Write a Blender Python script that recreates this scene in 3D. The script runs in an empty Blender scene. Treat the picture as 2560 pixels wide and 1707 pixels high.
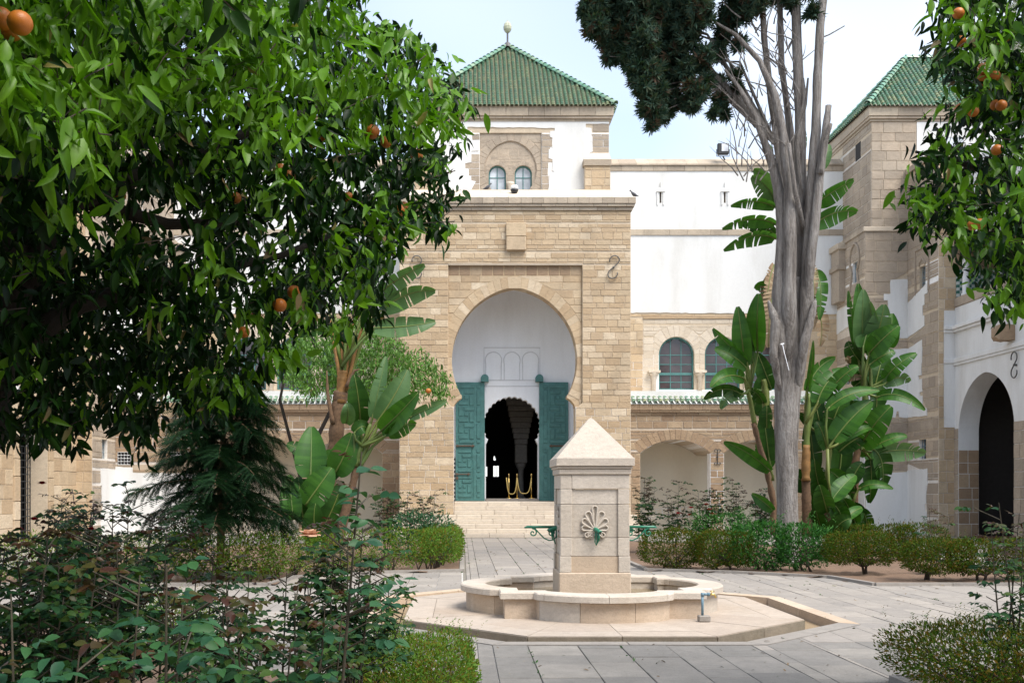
import bpy, math, random
import numpy as np
from mathutils import Vector, Matrix

# ------------------------------------------------------------------ camera, sky, sun, exposure
SC = bpy.context.scene
COL = SC.collection
F, VX, HY, EYE = 2550.0, 1155.0, 1225.0, 1.72      # focal length and vanishing point in photo pixels, eye height in metres
cam = bpy.data.cameras.new('camera')
cam.sensor_width = 36.0
cam.lens = F / 2560 * 36.0
cam.shift_x = (1280 - VX) / 2560
cam.shift_y = (HY - 853.5) / 2560
cam.clip_start, cam.clip_end = 0.05, 3000
cam_o = bpy.data.objects.new('camera', cam)
cam_o.location = (0, 0, EYE)
cam_o.rotation_euler = (math.radians(90), 0, 0)
COL.objects.link(cam_o)
SC.camera = cam_o

SUN_EL, SUN_AZ = 58.0, 136.0          # azimuth clockwise from +Y (the way the camera looks)
SUN_STRENGTH, SUN_ANGLE = 2.7, 36.0
SKY_STRENGTH = 0.13
EXPOSURE = 1.14
world = bpy.data.worlds.new('World')
SC.world = world
world.use_nodes = True
wn, wl = world.node_tree.nodes, world.node_tree.links
wn.clear()
w_out = wn.new('ShaderNodeOutputWorld')
w_bg = wn.new('ShaderNodeBackground')
w_bg.inputs['Strength'].default_value = SKY_STRENGTH
w_sky = wn.new('ShaderNodeTexSky')
w_sky.sky_type = 'NISHITA'
w_sky.sun_disc = False
w_sky.sun_elevation = math.radians(SUN_EL)
w_sky.sun_rotation = math.radians(SUN_AZ)
w_sky.air_density, w_sky.dust_density, w_sky.ozone_density = 1.0, 0.6, 1.2
w_tc = wn.new('ShaderNodeTexCoord')
w_map = wn.new('ShaderNodeMapping')
w_map.inputs['Location'].default_value = (-2.3, -0.4, 0.2)
w_map.inputs['Scale'].default_value = (-1.0, 1.0, 2.2)
w_noise = wn.new('ShaderNodeTexNoise')
w_noise.inputs['Scale'].default_value = 0.9
w_noise.inputs['Detail'].default_value = 3
w_noise.inputs['Roughness'].default_value = 0.5
w_ramp = wn.new('ShaderNodeValToRGB')
w_ramp.color_ramp.elements[0].position = 0.48
w_ramp.color_ramp.elements[1].position = 0.66
w_ramp.color_ramp.elements[0].color = (0.34, 0.34, 0.34, 1)
w_ramp.color_ramp.elements[1].color = (1, 1, 1, 1)
w_mix = wn.new('ShaderNodeMixRGB')
w_mix.inputs[2].default_value = (5.0, 5.25, 5.5, 1)      # thin bright cloud veil
wl.new(w_tc.outputs['Generated'], w_map.inputs['Vector'])
wl.new(w_map.outputs['Vector'], w_noise.inputs['Vector'])
wl.new(w_noise.outputs['Fac'], w_ramp.inputs['Fac'])
wl.new(w_ramp.outputs['Color'], w_mix.inputs['Fac'])
wl.new(w_sky.outputs['Color'], w_mix.inputs[1])
wl.new(w_mix.outputs['Color'], w_bg.inputs['Color'])
wl.new(w_bg.outputs['Background'], w_out.inputs['Surface'])

sun = bpy.data.lights.new('sun', 'SUN')
sun.energy = SUN_STRENGTH
sun.angle = math.radians(SUN_ANGLE)
sun.color = (1.0, 0.95, 0.87)
sun_o = bpy.data.objects.new('sun', sun)
_e, _a = math.radians(SUN_EL), math.radians(SUN_AZ)
_sd = Vector((math.cos(_e) * math.sin(_a), math.cos(_e) * math.cos(_a), math.sin(_e)))
sun_o.rotation_euler = (-_sd).to_track_quat('-Z', 'Y').to_euler()
sun_o.location = _sd * 60
COL.objects.link(sun_o)

SC.view_settings.view_transform = 'Standard'
SC.view_settings.look = 'None'
SC.view_settings.exposure = EXPOSURE
SC.view_settings.gamma = 1.0
SC.view_settings.use_curve_mapping = False
SC.cycles.max_bounces = 6
SC.cycles.diffuse_bounces = 4
SC.cycles.glossy_bounces = 3
SC.cycles.transmission_bounces = 4
SC.cycles.transparent_max_bounces = 6
SC.cycles.use_denoising = True

# ------------------------------------------------------------------ helpers
RN = random.Random(11)
def at(px, py, d):
    return Vector(((px - VX) / F * d, d, EYE + (HY - py) / F * d))
def atx(px, d): return (px - VX) / F * d
def atz(py, d): return EYE + (HY - py) / F * d
XC = 1.98                                 # axis of the gatehouse, steps and path
ORG = {}
def tag(o, label=None, cat=None, group=None, kind=None):
    if label: o['label'] = label
    if cat: o['category'] = cat
    if group: o['group'] = group
    if kind: o['kind'] = kind
    return o
def thing(name, label, cat, loc=(0, 0, 0), group=None):
    o = bpy.data.objects.new(name, None)
    o.empty_display_size = 0.2
    o.location = loc
    COL.objects.link(o)
    ORG[o.name] = Vector(loc)
    return tag(o, label, cat, group)
def link_mesh(name, me, parent=None, org=None):
    o = bpy.data.objects.new(name, me)
    COL.objects.link(o)
    if parent is not None:
        o.parent = parent
        ORG[o.name] = ORG[parent.name]
    else:
        ORG[o.name] = Vector(org) if org is not None else Vector((0, 0, 0))
        o.location = ORG[o.name]
    return o
class MB:
    """Collects faces in world coordinates; build() links them as one mesh object."""
    def __init__(s): s.v, s.f, s.mi = [], [], []
    def add(s, vs, fs, m=0):
        b = len(s.v)
        s.v.extend([tuple(p) for p in vs])
        s.f.extend([tuple(i + b for i in f) for f in fs])
        s.mi.extend([m] * len(fs))
        return s
    def hexa(s, p, m=0):                  # p: 4 bottom + 4 top points, same winding
        return s.add(p, [(3, 2, 1, 0), (4, 5, 6, 7), (0, 1, 5, 4), (1, 2, 6, 5), (2, 3, 7, 6), (3, 0, 4, 7)], m)
    def box(s, x0, x1, y0, y1, z0, z1, m=0):
        return s.hexa([(x0, y0, z0), (x1, y0, z0), (x1, y1, z0), (x0, y1, z0),
                       (x0, y0, z1), (x1, y0, z1), (x1, y1, z1), (x0, y1, z1)], m)
    def bbox(s, x0, x1, y0, y1, z0, z1, b=0.01, m=0):     # box with chamfered edges all round
        xs, ys, zs = (x0, x1), (y0, y1), (z0, z1)
        v, idx = [], {}
        for i in (0, 1):
            for j in (0, 1):
                for k in (0, 1):
                    dx, dy, dz = (b, -b)[i], (b, -b)[j], (b, -b)[k]
                    for a in range(3):
                        q = [xs[i] + dx, ys[j] + dy, zs[k] + dz]
                        q[a] = (xs[i], ys[j], zs[k])[a]
                        idx[i, j, k, a] = len(v); v.append(q)
        f = []
        def g(*t): return idx[t]
        f.append((g(0,0,0,0), g(0,0,1,0), g(0,1,1,0), g(0,1,0,0))); f.append((g(1,0,0,0), g(1,1,0,0), g(1,1,1,0), g(1,0,1,0)))
        f.append((g(0,0,0,1), g(1,0,0,1), g(1,0,1,1), g(0,0,1,1))); f.append((g(0,1,0,1), g(0,1,1,1), g(1,1,1,1), g(1,1,0,1)))
        f.append((g(0,0,0,2), g(0,1,0,2), g(1,1,0,2), g(1,0,0,2))); f.append((g(0,0,1,2), g(1,0,1,2), g(1,1,1,2), g(0,1,1,2)))
        for k in (0, 1):
            for i in (0, 1):
                f.append((g(i,0,k,0), g(i,1,k,0), g(i,1,k,2), g(i,0,k,2)))
                f.append((g(0,i,k,1), g(1,i,k,1), g(1,i,k,2), g(0,i,k,2)))
                f.append((g(i,k,0,0), g(i,k,1,0), g(i,k,1,1), g(i,k,0,1)))
        for i in (0, 1):
            for j in (0, 1):
                for k in (0, 1): f.append((g(i,j,k,0), g(i,j,k,1), g(i,j,k,2)))
        return s.add(v, f, m)
    def tube(s, pts, rad, n=8, m=0, caps=True, flat=1.0):
        pts = [Vector(p) for p in pts]
        if not isinstance(rad, (list, tuple)): rad = [rad] * len(pts)
        vs, fs = [], []
        up = None
        for i, p in enumerate(pts):
            t = (pts[min(i + 1, len(pts) - 1)] - pts[max(i - 1, 0)])
            t = t.normalized() if t.length > 1e-9 else Vector((0, 0, 1))
            if up is None:
                up = Vector((0, 0, 1)) if abs(t.z) < 0.9 else Vector((1, 0, 0))
            a = t.cross(up)
            if a.length < 1e-6: a = t.cross(Vector((0, 1, 0.3)))
            a.normalize(); b = a.cross(t).normalized(); up = b
            for k in range(n):
                w = 2 * math.pi * k / n
                vs.append(p + a * (math.cos(w) * rad[i]) + b * (math.sin(w) * rad[i] * flat))
        for i in range(len(pts) - 1):
            for k in range(n):
                fs.append((i*n + k, i*n + (k+1) % n, (i+1)*n + (k+1) % n, (i+1)*n + k))
        if caps:
            fs.append(tuple(range(n - 1, -1, -1))); fs.append(tuple((len(pts)-1)*n + k for k in range(n)))
        return s.add(vs, fs, m)
    def lathe(s, c, prof, n=16, m=0):     # prof: (radius, z)
        vs, fs = [], []
        for r, z in prof:
            for k in range(n):
                w = 2 * math.pi * k / n
                vs.append((c[0] + r * math.cos(w), c[1] + r * math.sin(w), c[2] + z))
        for i in range(len(prof) - 1):
            for k in range(n): fs.append((i*n + k, i*n + (k+1) % n, (i+1)*n + (k+1) % n, (i+1)*n + k))
        fs.append(tuple(range(n - 1, -1, -1))); fs.append(tuple((len(prof)-1)*n + k for k in range(n)))
        return s.add(vs, fs, m)
    def prism(s, poly, z0, z1, m=0):      # poly (x, y) extruded up
        n = len(poly)
        vs = [(x, y, z0) for x, y in poly] + [(x, y, z1) for x, y in poly]
        fs = [tuple(range(n - 1, -1, -1)), tuple(range(n, 2*n))] + [(i, (i+1) % n, n + (i+1) % n, n + i) for i in range(n)]
        return s.add(vs, fs, m)
    def build(s, name, mats, parent=None, smooth=False, org=None, kind=None, label=None):
        me = bpy.data.meshes.new(name)
        o0 = ORG[parent.name] if parent is not None else (Vector(org) if org is not None else Vector((0, 0, 0)))
        vs = [(p[0] - o0.x, p[1] - o0.y, p[2] - o0.z) for p in s.v]
        me.from_pydata(vs, [], s.f)
        if not isinstance(mats, (list, tuple)): mats = [mats]
        for m in mats: me.materials.append(m)
        if len(mats) > 1: me.polygons.foreach_set('material_index', s.mi)
        if smooth: me.polygons.foreach_set('use_smooth', [True] * len(me.polygons))
        me.update()
        o = link_mesh(name, me, parent, org)
        if kind: o['kind'] = kind
        if label: o['label'] = label
        return o
def big_mesh(name, mat, parts, parent=None, org=None, smooth=True, kind=None):
    """parts: list of (template verts (k,3), tris (t,3), M (n,3,3), P (n,3)) -> one mesh."""
    V, T, base = [], [], 0
    for tv, tf, M, P in parts:
        n, k = len(P), len(tv)
        if n == 0: continue
        v = np.einsum('nij,kj->nki', M, tv) + P[:, None, :]
        V.append(v.reshape(-1, 3))
        T.append((tf[None] + (np.arange(n) * k)[:, None, None] + base).reshape(-1, 3))
        base += n * k
    V = np.concatenate(V); T = np.concatenate(T)
    o0 = np.array(ORG[parent.name] if parent is not None else (org or (0, 0, 0)))
    me = bpy.data.meshes.new(name)
    me.vertices.add(len(V)); me.vertices.foreach_set('co', (V - o0).astype(np.float32).ravel())
    me.loops.add(T.size); me.loops.foreach_set('vertex_index', T.astype(np.int32).ravel())
    me.polygons.add(len(T))
    me.polygons.foreach_set('loop_start', np.arange(0, T.size, 3, dtype=np.int32))
    me.polygons.foreach_set('loop_total', np.full(len(T), 3, dtype=np.int32))
    if smooth: me.polygons.foreach_set('use_smooth', np.ones(len(T), dtype=bool))
    me.materials.append(mat)
    me.update(calc_edges=True); me.validate()
    o = link_mesh(name, me, parent, org)
    if kind: o['kind'] = kind
    return o
def copy_tree(o, parent=None):
    c = o.copy(); COL.objects.link(c)
    ORG[c.name] = Vector(ORG.get(o.name, (0, 0, 0)))
    if parent is not None:
        c.parent = parent
        c.matrix_parent_inverse = o.matrix_parent_inverse.copy()
    for ch in [k for k in o.children if k is not c]: copy_tree(ch, c)
    return c

# ------------------------------------------------------------------ materials
class NT:
    def __init__(s, name):
        s.m = bpy.data.materials.new(name); s.m.use_nodes = True
        s.n, s.l = s.m.node_tree.nodes, s.m.node_tree.links
        s.n.clear()
        s.out = s.n.new('ShaderNodeOutputMaterial')
        s.b = s.n.new('ShaderNodeBsdfPrincipled')
        s.l.new(s.b.outputs[0], s.out.inputs['Surface'])
        s.geo = s.n.new('ShaderNodeNewGeometry')
        s.inf = s.n.new('ShaderNodeObjectInfo')
    def link(s, a, b): s.l.new(a, b); return b
    def math(s, op, a, b=None, clamp=False):
        n = s.n.new('ShaderNodeMath'); n.operation = op; n.use_clamp = clamp
        for i, v in enumerate((a, b)):
            if v is None: continue
            if isinstance(v, (int, float)): n.inputs[i].default_value = v
            else: s.l.new(v, n.inputs[i])
        return n.outputs[0]
    def rand(s):
        a = s.math('ADD', s.geo.outputs['Random Per Island'], s.inf.outputs['Random'])
        return s.math('FRACT', a)
    def noise(s, scale, detail=4, rough=0.55, vec=None, stretch=None):
        n = s.n.new('ShaderNodeTexNoise')
        n.inputs['Scale'].default_value = scale; n.inputs['Detail'].default_value = detail
        n.inputs['Roughness'].default_value = rough
        v = vec or s.geo.outputs['Position']
        if stretch:
            mp = s.n.new('ShaderNodeMapping'); mp.inputs['Scale'].default_value = stretch
            s.l.new(v, mp.inputs['Vector']); v = mp.outputs['Vector']
        s.l.new(v, n.inputs['Vector'])
        return n.outputs['Fac']
    def ramp(s, fac, stops, interp='LINEAR'):
        n = s.n.new('ShaderNodeValToRGB'); cr = n.color_ramp; cr.interpolation = interp
        while len(cr.elements) < len(stops): cr.elements.new(0.5)
        for e, (p, c) in zip(cr.elements, stops):
            e.position = p
            e.color = (c, c, c, 1) if isinstance(c, (int, float)) else (*c, 1)
        s.l.new(fac, n.inputs['Fac'])
        return n.outputs['Color']
    def mix(s, fac, a, b, mode='MIX'):
        n = s.n.new('ShaderNodeMixRGB'); n.blend_type = mode
        for i, v in ((0, fac), (1, a), (2, b)):
            if isinstance(v, (int, float)): n.inputs[i].default_value = v if i == 0 else (v, v, v, 1)
            elif isinstance(v, tuple): n.inputs[i].default_value = (*v, 1)
            else: s.l.new(v, n.inputs[i])
        return n.outputs[0]
    def bump(s, h, strength=0.3, dist=0.02):
        n = s.n.new('ShaderNodeBump'); n.inputs['Strength'].default_value = strength; n.inputs['Distance'].default_value = dist
        s.l.new(h, n.inputs['Height']); s.l.new(n.outputs[0], s.b.inputs['Normal'])
    def set(s, **k):
        for a, v in k.items():
            i = s.b.inputs[a.replace('_', ' ')]
            if isinstance(v, (int, float)): i.default_value = v
            elif isinstance(v, tuple): i.default_value = (*v, 1)
            else: s.l.new(v, i)
def stone(name, cols, rough=0.85, scale=3.0, bump=0.35, var=0.5, stain=0.25, stain_col=(0.16, 0.13, 0.10), grain=45, pits=0.0, streak=False):
    t = NT(name)
    r = t.rand()
    n = len(cols)
    c = t.ramp(r, [((i + 0.5) / n, k) for i, k in enumerate(cols)])
    big = t.noise(scale, 6, 0.6)
    c = t.mix(t.math('MULTIPLY', t.ramp(big, [(0.35, 0.0), (0.7, 1.0)]), var), c, tuple(x * 0.72 for x in cols[0]), 'MIX')
    mott = t.noise(grain * 0.22, 6, 0.75, stretch=(0.8, 0.8, 1.6))
    c = t.mix(0.42, c, t.ramp(mott, [(0.3, 0.62), (0.52, 1.0), (0.72, 1.2)]), 'MULTIPLY')
    fine = t.noise(grain, 5, 0.7)
    c = t.mix(0.4, c, t.ramp(fine, [(0.3, 0.62), (0.7, 1.12)]), 'MULTIPLY')
    if stain:
        st = t.noise(0.55, 8, 0.65, stretch=(1.0, 1.0, 0.28 if streak else 0.8))
        c = t.mix(t.math('MULTIPLY', t.ramp(st, [(0.52, 0.0), (0.72, 1.0)]), stain), c, stain_col)
    h = t.math('ADD', t.noise(grain * 0.3, 7, 0.75), t.math('MULTIPLY', big, 0.6))
    if pits:
        vo = t.n.new('ShaderNodeTexVoronoi'); vo.inputs['Scale'].default_value = 42
        t.l.new(t.geo.outputs['Position'], vo.inputs['Vector'])
        pm = t.math('MULTIPLY', t.ramp(vo.outputs['Distance'], [(0.10, 1.0), (0.22, 0.0)]), t.ramp(t.noise(2.2, 3), [(0.5, 0.0), (0.62, 1.0)]))
        c = t.mix(t.math('MULTIPLY', pm, pits), c, (0.17, 0.13, 0.10))
        h = t.math('SUBTRACT', h, t.math('MULTIPLY', pm, 0.8))
    t.set(Base_Color=c, Roughness=rough)
    t.bump(h, bump, 0.05)
    return t.m
def plain(name, col, rough=0.5, metal=0.0, var=0.12, scale=8.0, bump=0.0, spec=None):
    t = NT(name)
    c = t.mix(var, col, t.ramp(t.noise(scale, 5, 0.6), [(0.3, 0.35), (0.7, 1.25)]), 'MULTIPLY')
    t.set(Base_Color=c, Roughness=rough, Metallic=metal)
    if spec is not None: t.b.inputs['Specular IOR Level'].default_value = spec
    if bump: t.bump(t.noise(scale * 3, 5, 0.65), bump, 0.01)
    return t.m
def plaster(name, col, dirt=0.2, dirt_col=(0.52, 0.50, 0.47)):
    t = NT(name)
    a = t.noise(0.9, 8, 0.65, stretch=(1, 1, 0.22))
    c = t.mix(t.math('MULTIPLY', t.ramp(a, [(0.46, 0.0), (0.75, 1.0)]), dirt), col, dirt_col)
    c = t.mix(0.12, c, t.ramp(t.noise(14, 5, 0.6), [(0.3, 0.7), (0.7, 1.1)]), 'MULTIPLY')
    t.set(Base_Color=c, Roughness=0.9)
    t.bump(t.noise(22, 5, 0.6), 0.15, 0.02)
    return t.m
def leafmat(name, cols, rough=0.42, trans=0.25, spec=0.3, tcol=None):
    t = NT(name)
    r = t.rand()
    n = len(cols)
    c = t.ramp(r, [((i + 0.5) / n, k) for i, k in enumerate(cols)])
    c = t.mix(0.3, c, t.ramp(t.noise(30, 3), [(0.3, 0.7), (0.7, 1.2)]), 'MULTIPLY')
    t.set(Base_Color=c, Roughness=rough)
    t.b.inputs['Specular IOR Level'].default_value = spec
    if trans:
        tr = t.n.new('ShaderNodeBsdfTranslucent')
        tc = t.mix(1.0, c, tcol or (1.3, 1.5, 0.5), 'MULTIPLY')
        t.l.new(tc, tr.inputs['Color'])
        mx = t.n.new('ShaderNodeMixShader'); mx.inputs[0].default_value = trans
        t.l.new(t.b.outputs[0], mx.inputs[1]); t.l.new(tr.outputs[0], mx.inputs[2])
        t.l.new(mx.outputs[0], t.out.inputs['Surface'])
    return t.m
def tilemat(name, cols, rough=0.28):
    t = NT(name)
    r = t.rand(); n = len(cols)
    c = t.ramp(r, [((i + 0.5) / n, k) for i, k in enumerate(cols)])
    w = t.noise(9, 5, 0.65)
    c = t.mix(t.math('MULTIPLY', t.ramp(w, [(0.52, 0.0), (0.68, 1.0)]), 0.55), c, (0.36, 0.36, 0.22))
    t.set(Base_Color=c, Roughness=rough)
    t.bump(t.noise(30, 3), 0.2, 0.01)
    return t.m

M = {}
M['stone'] = stone('warm sandstone blocks', [(0.57, 0.425, 0.27), (0.45, 0.32, 0.195), (0.61, 0.47, 0.31), (0.46, 0.325, 0.195), (0.69, 0.565, 0.41), (0.53, 0.405, 0.265)], var=0.35, stain=0.32, bump=0.5)
M['stone_brown'] = stone('brown sandstone blocks', [(0.35, 0.24, 0.15), (0.40, 0.28, 0.175), (0.30, 0.20, 0.125), (0.46, 0.34, 0.22)], var=0.4, stain=0.2, bump=0.5)
M['stone_grey'] = stone('weathered grey sandstone', [(0.40, 0.325, 0.25), (0.45, 0.37, 0.285), (0.35, 0.285, 0.22), (0.48, 0.385, 0.29)], var=0.4, stain=0.4, bump=0.45)
M['stone_pale'] = stone('pale cut stone', [(0.62, 0.53, 0.42), (0.66, 0.57, 0.46), (0.58, 0.49, 0.38)], var=0.25, stain=0.12, bump=0.25)
M['coping'] = stone('weathered coping stone', [(0.50, 0.41, 0.31), (0.44, 0.36, 0.275), (0.55, 0.46, 0.35), (0.38, 0.31, 0.235)], var=0.4, stain=0.55, stain_col=(0.13, 0.11, 0.09), bump=0.35, streak=True)
M['mortar'] = stone('pale lime mortar', [(0.60, 0.49, 0.36)], var=0.3, stain=0.3, stain_col=(0.25, 0.19, 0.13), bump=0.3)
M['mortar_b'] = stone('mortar between brown stones', [(0.50, 0.40, 0.29)], var=0.3, stain=0.3, bump=0.3)
M['white'] = plaster('white limewash', (0.71, 0.705, 0.69), 0.75, (0.53, 0.51, 0.47))
M['white_n'] = plaster('white limewash in the niche', (0.82, 0.83, 0.855), 0.3, (0.50, 0.49, 0.48))
M['cream'] = plaster('cream plaster', (0.74, 0.68, 0.56), 0.2, (0.52, 0.46, 0.37))
M['limestone'] = stone('fountain limestone', [(0.53, 0.46, 0.385), (0.57, 0.50, 0.425), (0.48, 0.415, 0.345)], var=0.3, stain=0.42, stain_col=(0.36, 0.26, 0.17), bump=0.3, grain=70, pits=0.6, streak=True)
M['limestone_tan'] = stone('damp stained limestone', [(0.51, 0.395, 0.29), (0.55, 0.435, 0.33), (0.47, 0.36, 0.265)], var=0.3, stain=0.4, stain_col=(0.42, 0.26, 0.12), bump=0.25, grain=70, pits=0.35, streak=True)
M['paver'] = stone('grey stone pavers', [(0.285, 0.255, 0.225), (0.325, 0.29, 0.253), (0.245, 0.222, 0.20), (0.36, 0.318, 0.275), (0.27, 0.244, 0.22)], var=0.45, stain=0.5, stain_col=(0.20, 0.185, 0.17), bump=0.3, grain=60)
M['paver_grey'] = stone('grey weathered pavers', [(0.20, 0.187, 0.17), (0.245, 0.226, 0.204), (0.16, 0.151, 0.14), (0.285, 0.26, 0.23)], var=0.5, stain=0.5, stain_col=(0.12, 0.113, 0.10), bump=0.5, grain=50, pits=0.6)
M['platform'] = stone('stained platform limestone', [(0.43, 0.36, 0.295), (0.47, 0.39, 0.315), (0.40, 0.325, 0.26)], var=0.4, stain=0.55, stain_col=(0.28, 0.20, 0.125), bump=0.3, grain=60, pits=0.4)
M['joint'] = stone('dark paving joint', [(0.22, 0.20, 0.165)], var=0.3, stain=0.5, stain_col=(0.05, 0.08, 0.03), bump=0.2)
M['step'] = stone('cream step stone', [(0.58, 0.50, 0.405), (0.62, 0.54, 0.44), (0.54, 0.46, 0.375)], var=0.25, stain=0.25, stain_col=(0.33, 0.27, 0.21), bump=0.25)
M['soil'] = stone('bare garden soil', [(0.20, 0.125, 0.08)], var=0.6, stain=0.4, stain_col=(0.09, 0.06, 0.04), bump=0.8, grain=25)
M['channel'] = stone('wet stained channel floor', [(0.36, 0.26, 0.155), (0.31, 0.225, 0.14)], rough=0.35, var=0.4, stain=0.5, stain_col=(0.26, 0.19, 0.10), bump=0.2)
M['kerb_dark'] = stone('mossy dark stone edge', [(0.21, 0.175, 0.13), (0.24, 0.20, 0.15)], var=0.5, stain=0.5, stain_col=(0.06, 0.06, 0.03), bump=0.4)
M['teal'] = plain('weathered teal paint', (0.065, 0.185, 0.175), 0.55, var=0.4, scale=5, bump=0.1)
M['teal_dk'] = plain('teal paint in the grooves', (0.035, 0.14, 0.13), 0.6, var=0.25, scale=5)
M['green_paint'] = plain('green painted iron', (0.015, 0.17, 0.10), 0.35, var=0.3, scale=20)
M['iron'] = plain('grey wrought iron', (0.13, 0.125, 0.12), 0.55, 0.6, var=0.3, scale=14)
M['iron_dk'] = plain('dark iron', (0.045, 0.05, 0.055), 0.5, 0.5, var=0.3, scale=14)
M['rust'] = plain('rusty iron bolt', (0.13, 0.085, 0.06), 0.7, 0.3, var=0.4, scale=14)
M['brass'] = plain('polished brass', (0.72, 0.52, 0.20), 0.25, 1.0, var=0.1)
M['rope'] = plain('gold rope', (0.55, 0.40, 0.13), 0.6, 0.0, var=0.2, scale=60)
M['alu'] = plain('aluminium', (0.72, 0.73, 0.74), 0.4, 0.9, var=0.1)
M['black'] = plain('matt black', (0.02, 0.02, 0.022), 0.5, var=0.2)
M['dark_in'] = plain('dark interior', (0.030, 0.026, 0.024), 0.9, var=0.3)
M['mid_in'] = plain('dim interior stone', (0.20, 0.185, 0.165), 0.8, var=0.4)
M['blue_pipe'] = plain('blue grey painted pipe', (0.13, 0.22, 0.28), 0.5, var=0.3, scale=20)
M['tile'] = tilemat('green glazed tiles', [(0.07, 0.17, 0.10), (0.095, 0.205, 0.12), (0.08, 0.19, 0.135), (0.14, 0.235, 0.12), (0.06, 0.14, 0.105), (0.235, 0.275, 0.15)])
M['tile_b'] = tilemat('turquoise glazed ridge tiles', [(0.13, 0.28, 0.19), (0.17, 0.33, 0.24), (0.10, 0.23, 0.16), (0.24, 0.35, 0.24)])
M['deck'] = stone('mortar bed under tiles', [(0.30, 0.27, 0.18)], var=0.4, stain=0.4, bump=0.3)
def glass(name, col, rough=0.08):
    t = NT(name)
    c = t.mix(0.6, col, t.ramp(t.noise(1.4, 3), [(0.35, 0.4), (0.65, 1.5)]), 'MULTIPLY')
    t.set(Base_Color=c, Roughness=rough)
    t.b.inputs['Specular IOR Level'].default_value = 0.6
    return t.m
M['pane_dk'] = glass('dark window pane', (0.05, 0.034, 0.034))
M['pane_lt'] = glass('milky window pane', (0.50, 0.53, 0.56), 0.3)
M['lamp_glass'] = glass('floodlight glass', (0.62, 0.63, 0.66), 0.12)
t_ = NT('still water'); t_.set(Base_Color=(0.20, 0.15, 0.075), Roughness=0.03); t_.b.inputs['Specular IOR Level'].default_value = 0.6
t_.bump(t_.noise(6, 2), 0.05, 0.01); M['water'] = t_.m
t_ = NT('black and white tile mosaic')
_ck = t_.n.new('ShaderNodeTexChecker'); _ck.inputs['Scale'].default_value = 12; _ck.inputs[1].default_value = (0.6, 0.6, 0.58, 1); _ck.inputs[2].default_value = (0.03, 0.05, 0.07, 1)
t_.l.new(t_.geo.outputs['Position'], _ck.inputs['Vector']); t_.set(Base_Color=_ck.outputs['Color'], Roughness=0.3); M['zellij'] = t_.m
t_ = NT('green and white tile mosaic')
_ck = t_.n.new('ShaderNodeTexChecker'); _ck.inputs['Scale'].default_value = 9; _ck.inputs[1].default_value = (0.55, 0.58, 0.55, 1); _ck.inputs[2].default_value = (0.04, 0.15, 0.12, 1)
t_.l.new(t_.geo.outputs['Position'], _ck.inputs['Vector']); t_.set(Base_Color=_ck.outputs['Color'], Roughness=0.3); M['zellij_g'] = t_.m
# ------------------------------------------------------------------ masonry helpers
def poly_iv(poly, z):
    xs = []
    n = len(poly)
    for i in range(n):
        (u0, z0), (u1, z1) = poly[i], poly[(i + 1) % n]
        if (z0 <= z < z1) or (z1 <= z < z0):
            xs.append(u0 + (u1 - u0) * (z - z0) / (z1 - z0))
    xs.sort()
    return [(xs[i], xs[i + 1]) for i in range(0, len(xs) - 1, 2)]
def free_iv(u0, u1, polys, z):
    iv = []
    for p in polys: iv += poly_iv(p, z)
    iv.sort()
    out, a = [], u0
    for s, e in iv:
        if s > a: out.append((a, min(s, u1)))
        a = max(a, e)
        if a >= u1: break
    if a < u1: out.append((a, u1))
    return [(s, e) for s, e in out if e - s > 1e-4]
def rect(u0, u1, z0, z1): return [(u0, z0), (u1, z0), (u1, z1), (u0, z1)]
class Wall:
    def __init__(s, O, U, N): s.O, s.U, s.N = Vector(O), Vector(U), Vector(N)
    def P(s, u, z, w=0.0): return s.O + s.U * u + s.N * w + Vector((0, 0, z))
def solid(mb, wall, u0, u1, z0, z1, polys, wf, wb, m=0):
    """Wall body between depths wb..wf with polygonal openings (exact trapezoid bands)."""
    lv = sorted({z0, z1} | {p[1] for q in polys for p in q if z0 < p[1] < z1})
    l2 = [lv[0]]
    for z in lv[1:]:
        if z - l2[-1] > 1e-3: l2.append(z)
    for za, zb in zip(l2[:-1], l2[1:]):
        e = (zb - za) * 1e-3
        A, B = free_iv(u0, u1, polys, za + e), free_iv(u0, u1, polys, zb - e)
        if len(A) != len(B): A = B = free_iv(u0, u1, polys, (za + zb) / 2)
        for (a0, b0), (a1, b1) in zip(A, B):
            mb.hexa([wall.P(a0, za, wf), wall.P(b0, za, wf), wall.P(b0, za, wb), wall.P(a0, za, wb),
                     wall.P(a1, zb, wf), wall.P(b1, zb, wf), wall.P(b1, zb, wb), wall.P(a1, zb, wb)], m)
    return mb
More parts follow.
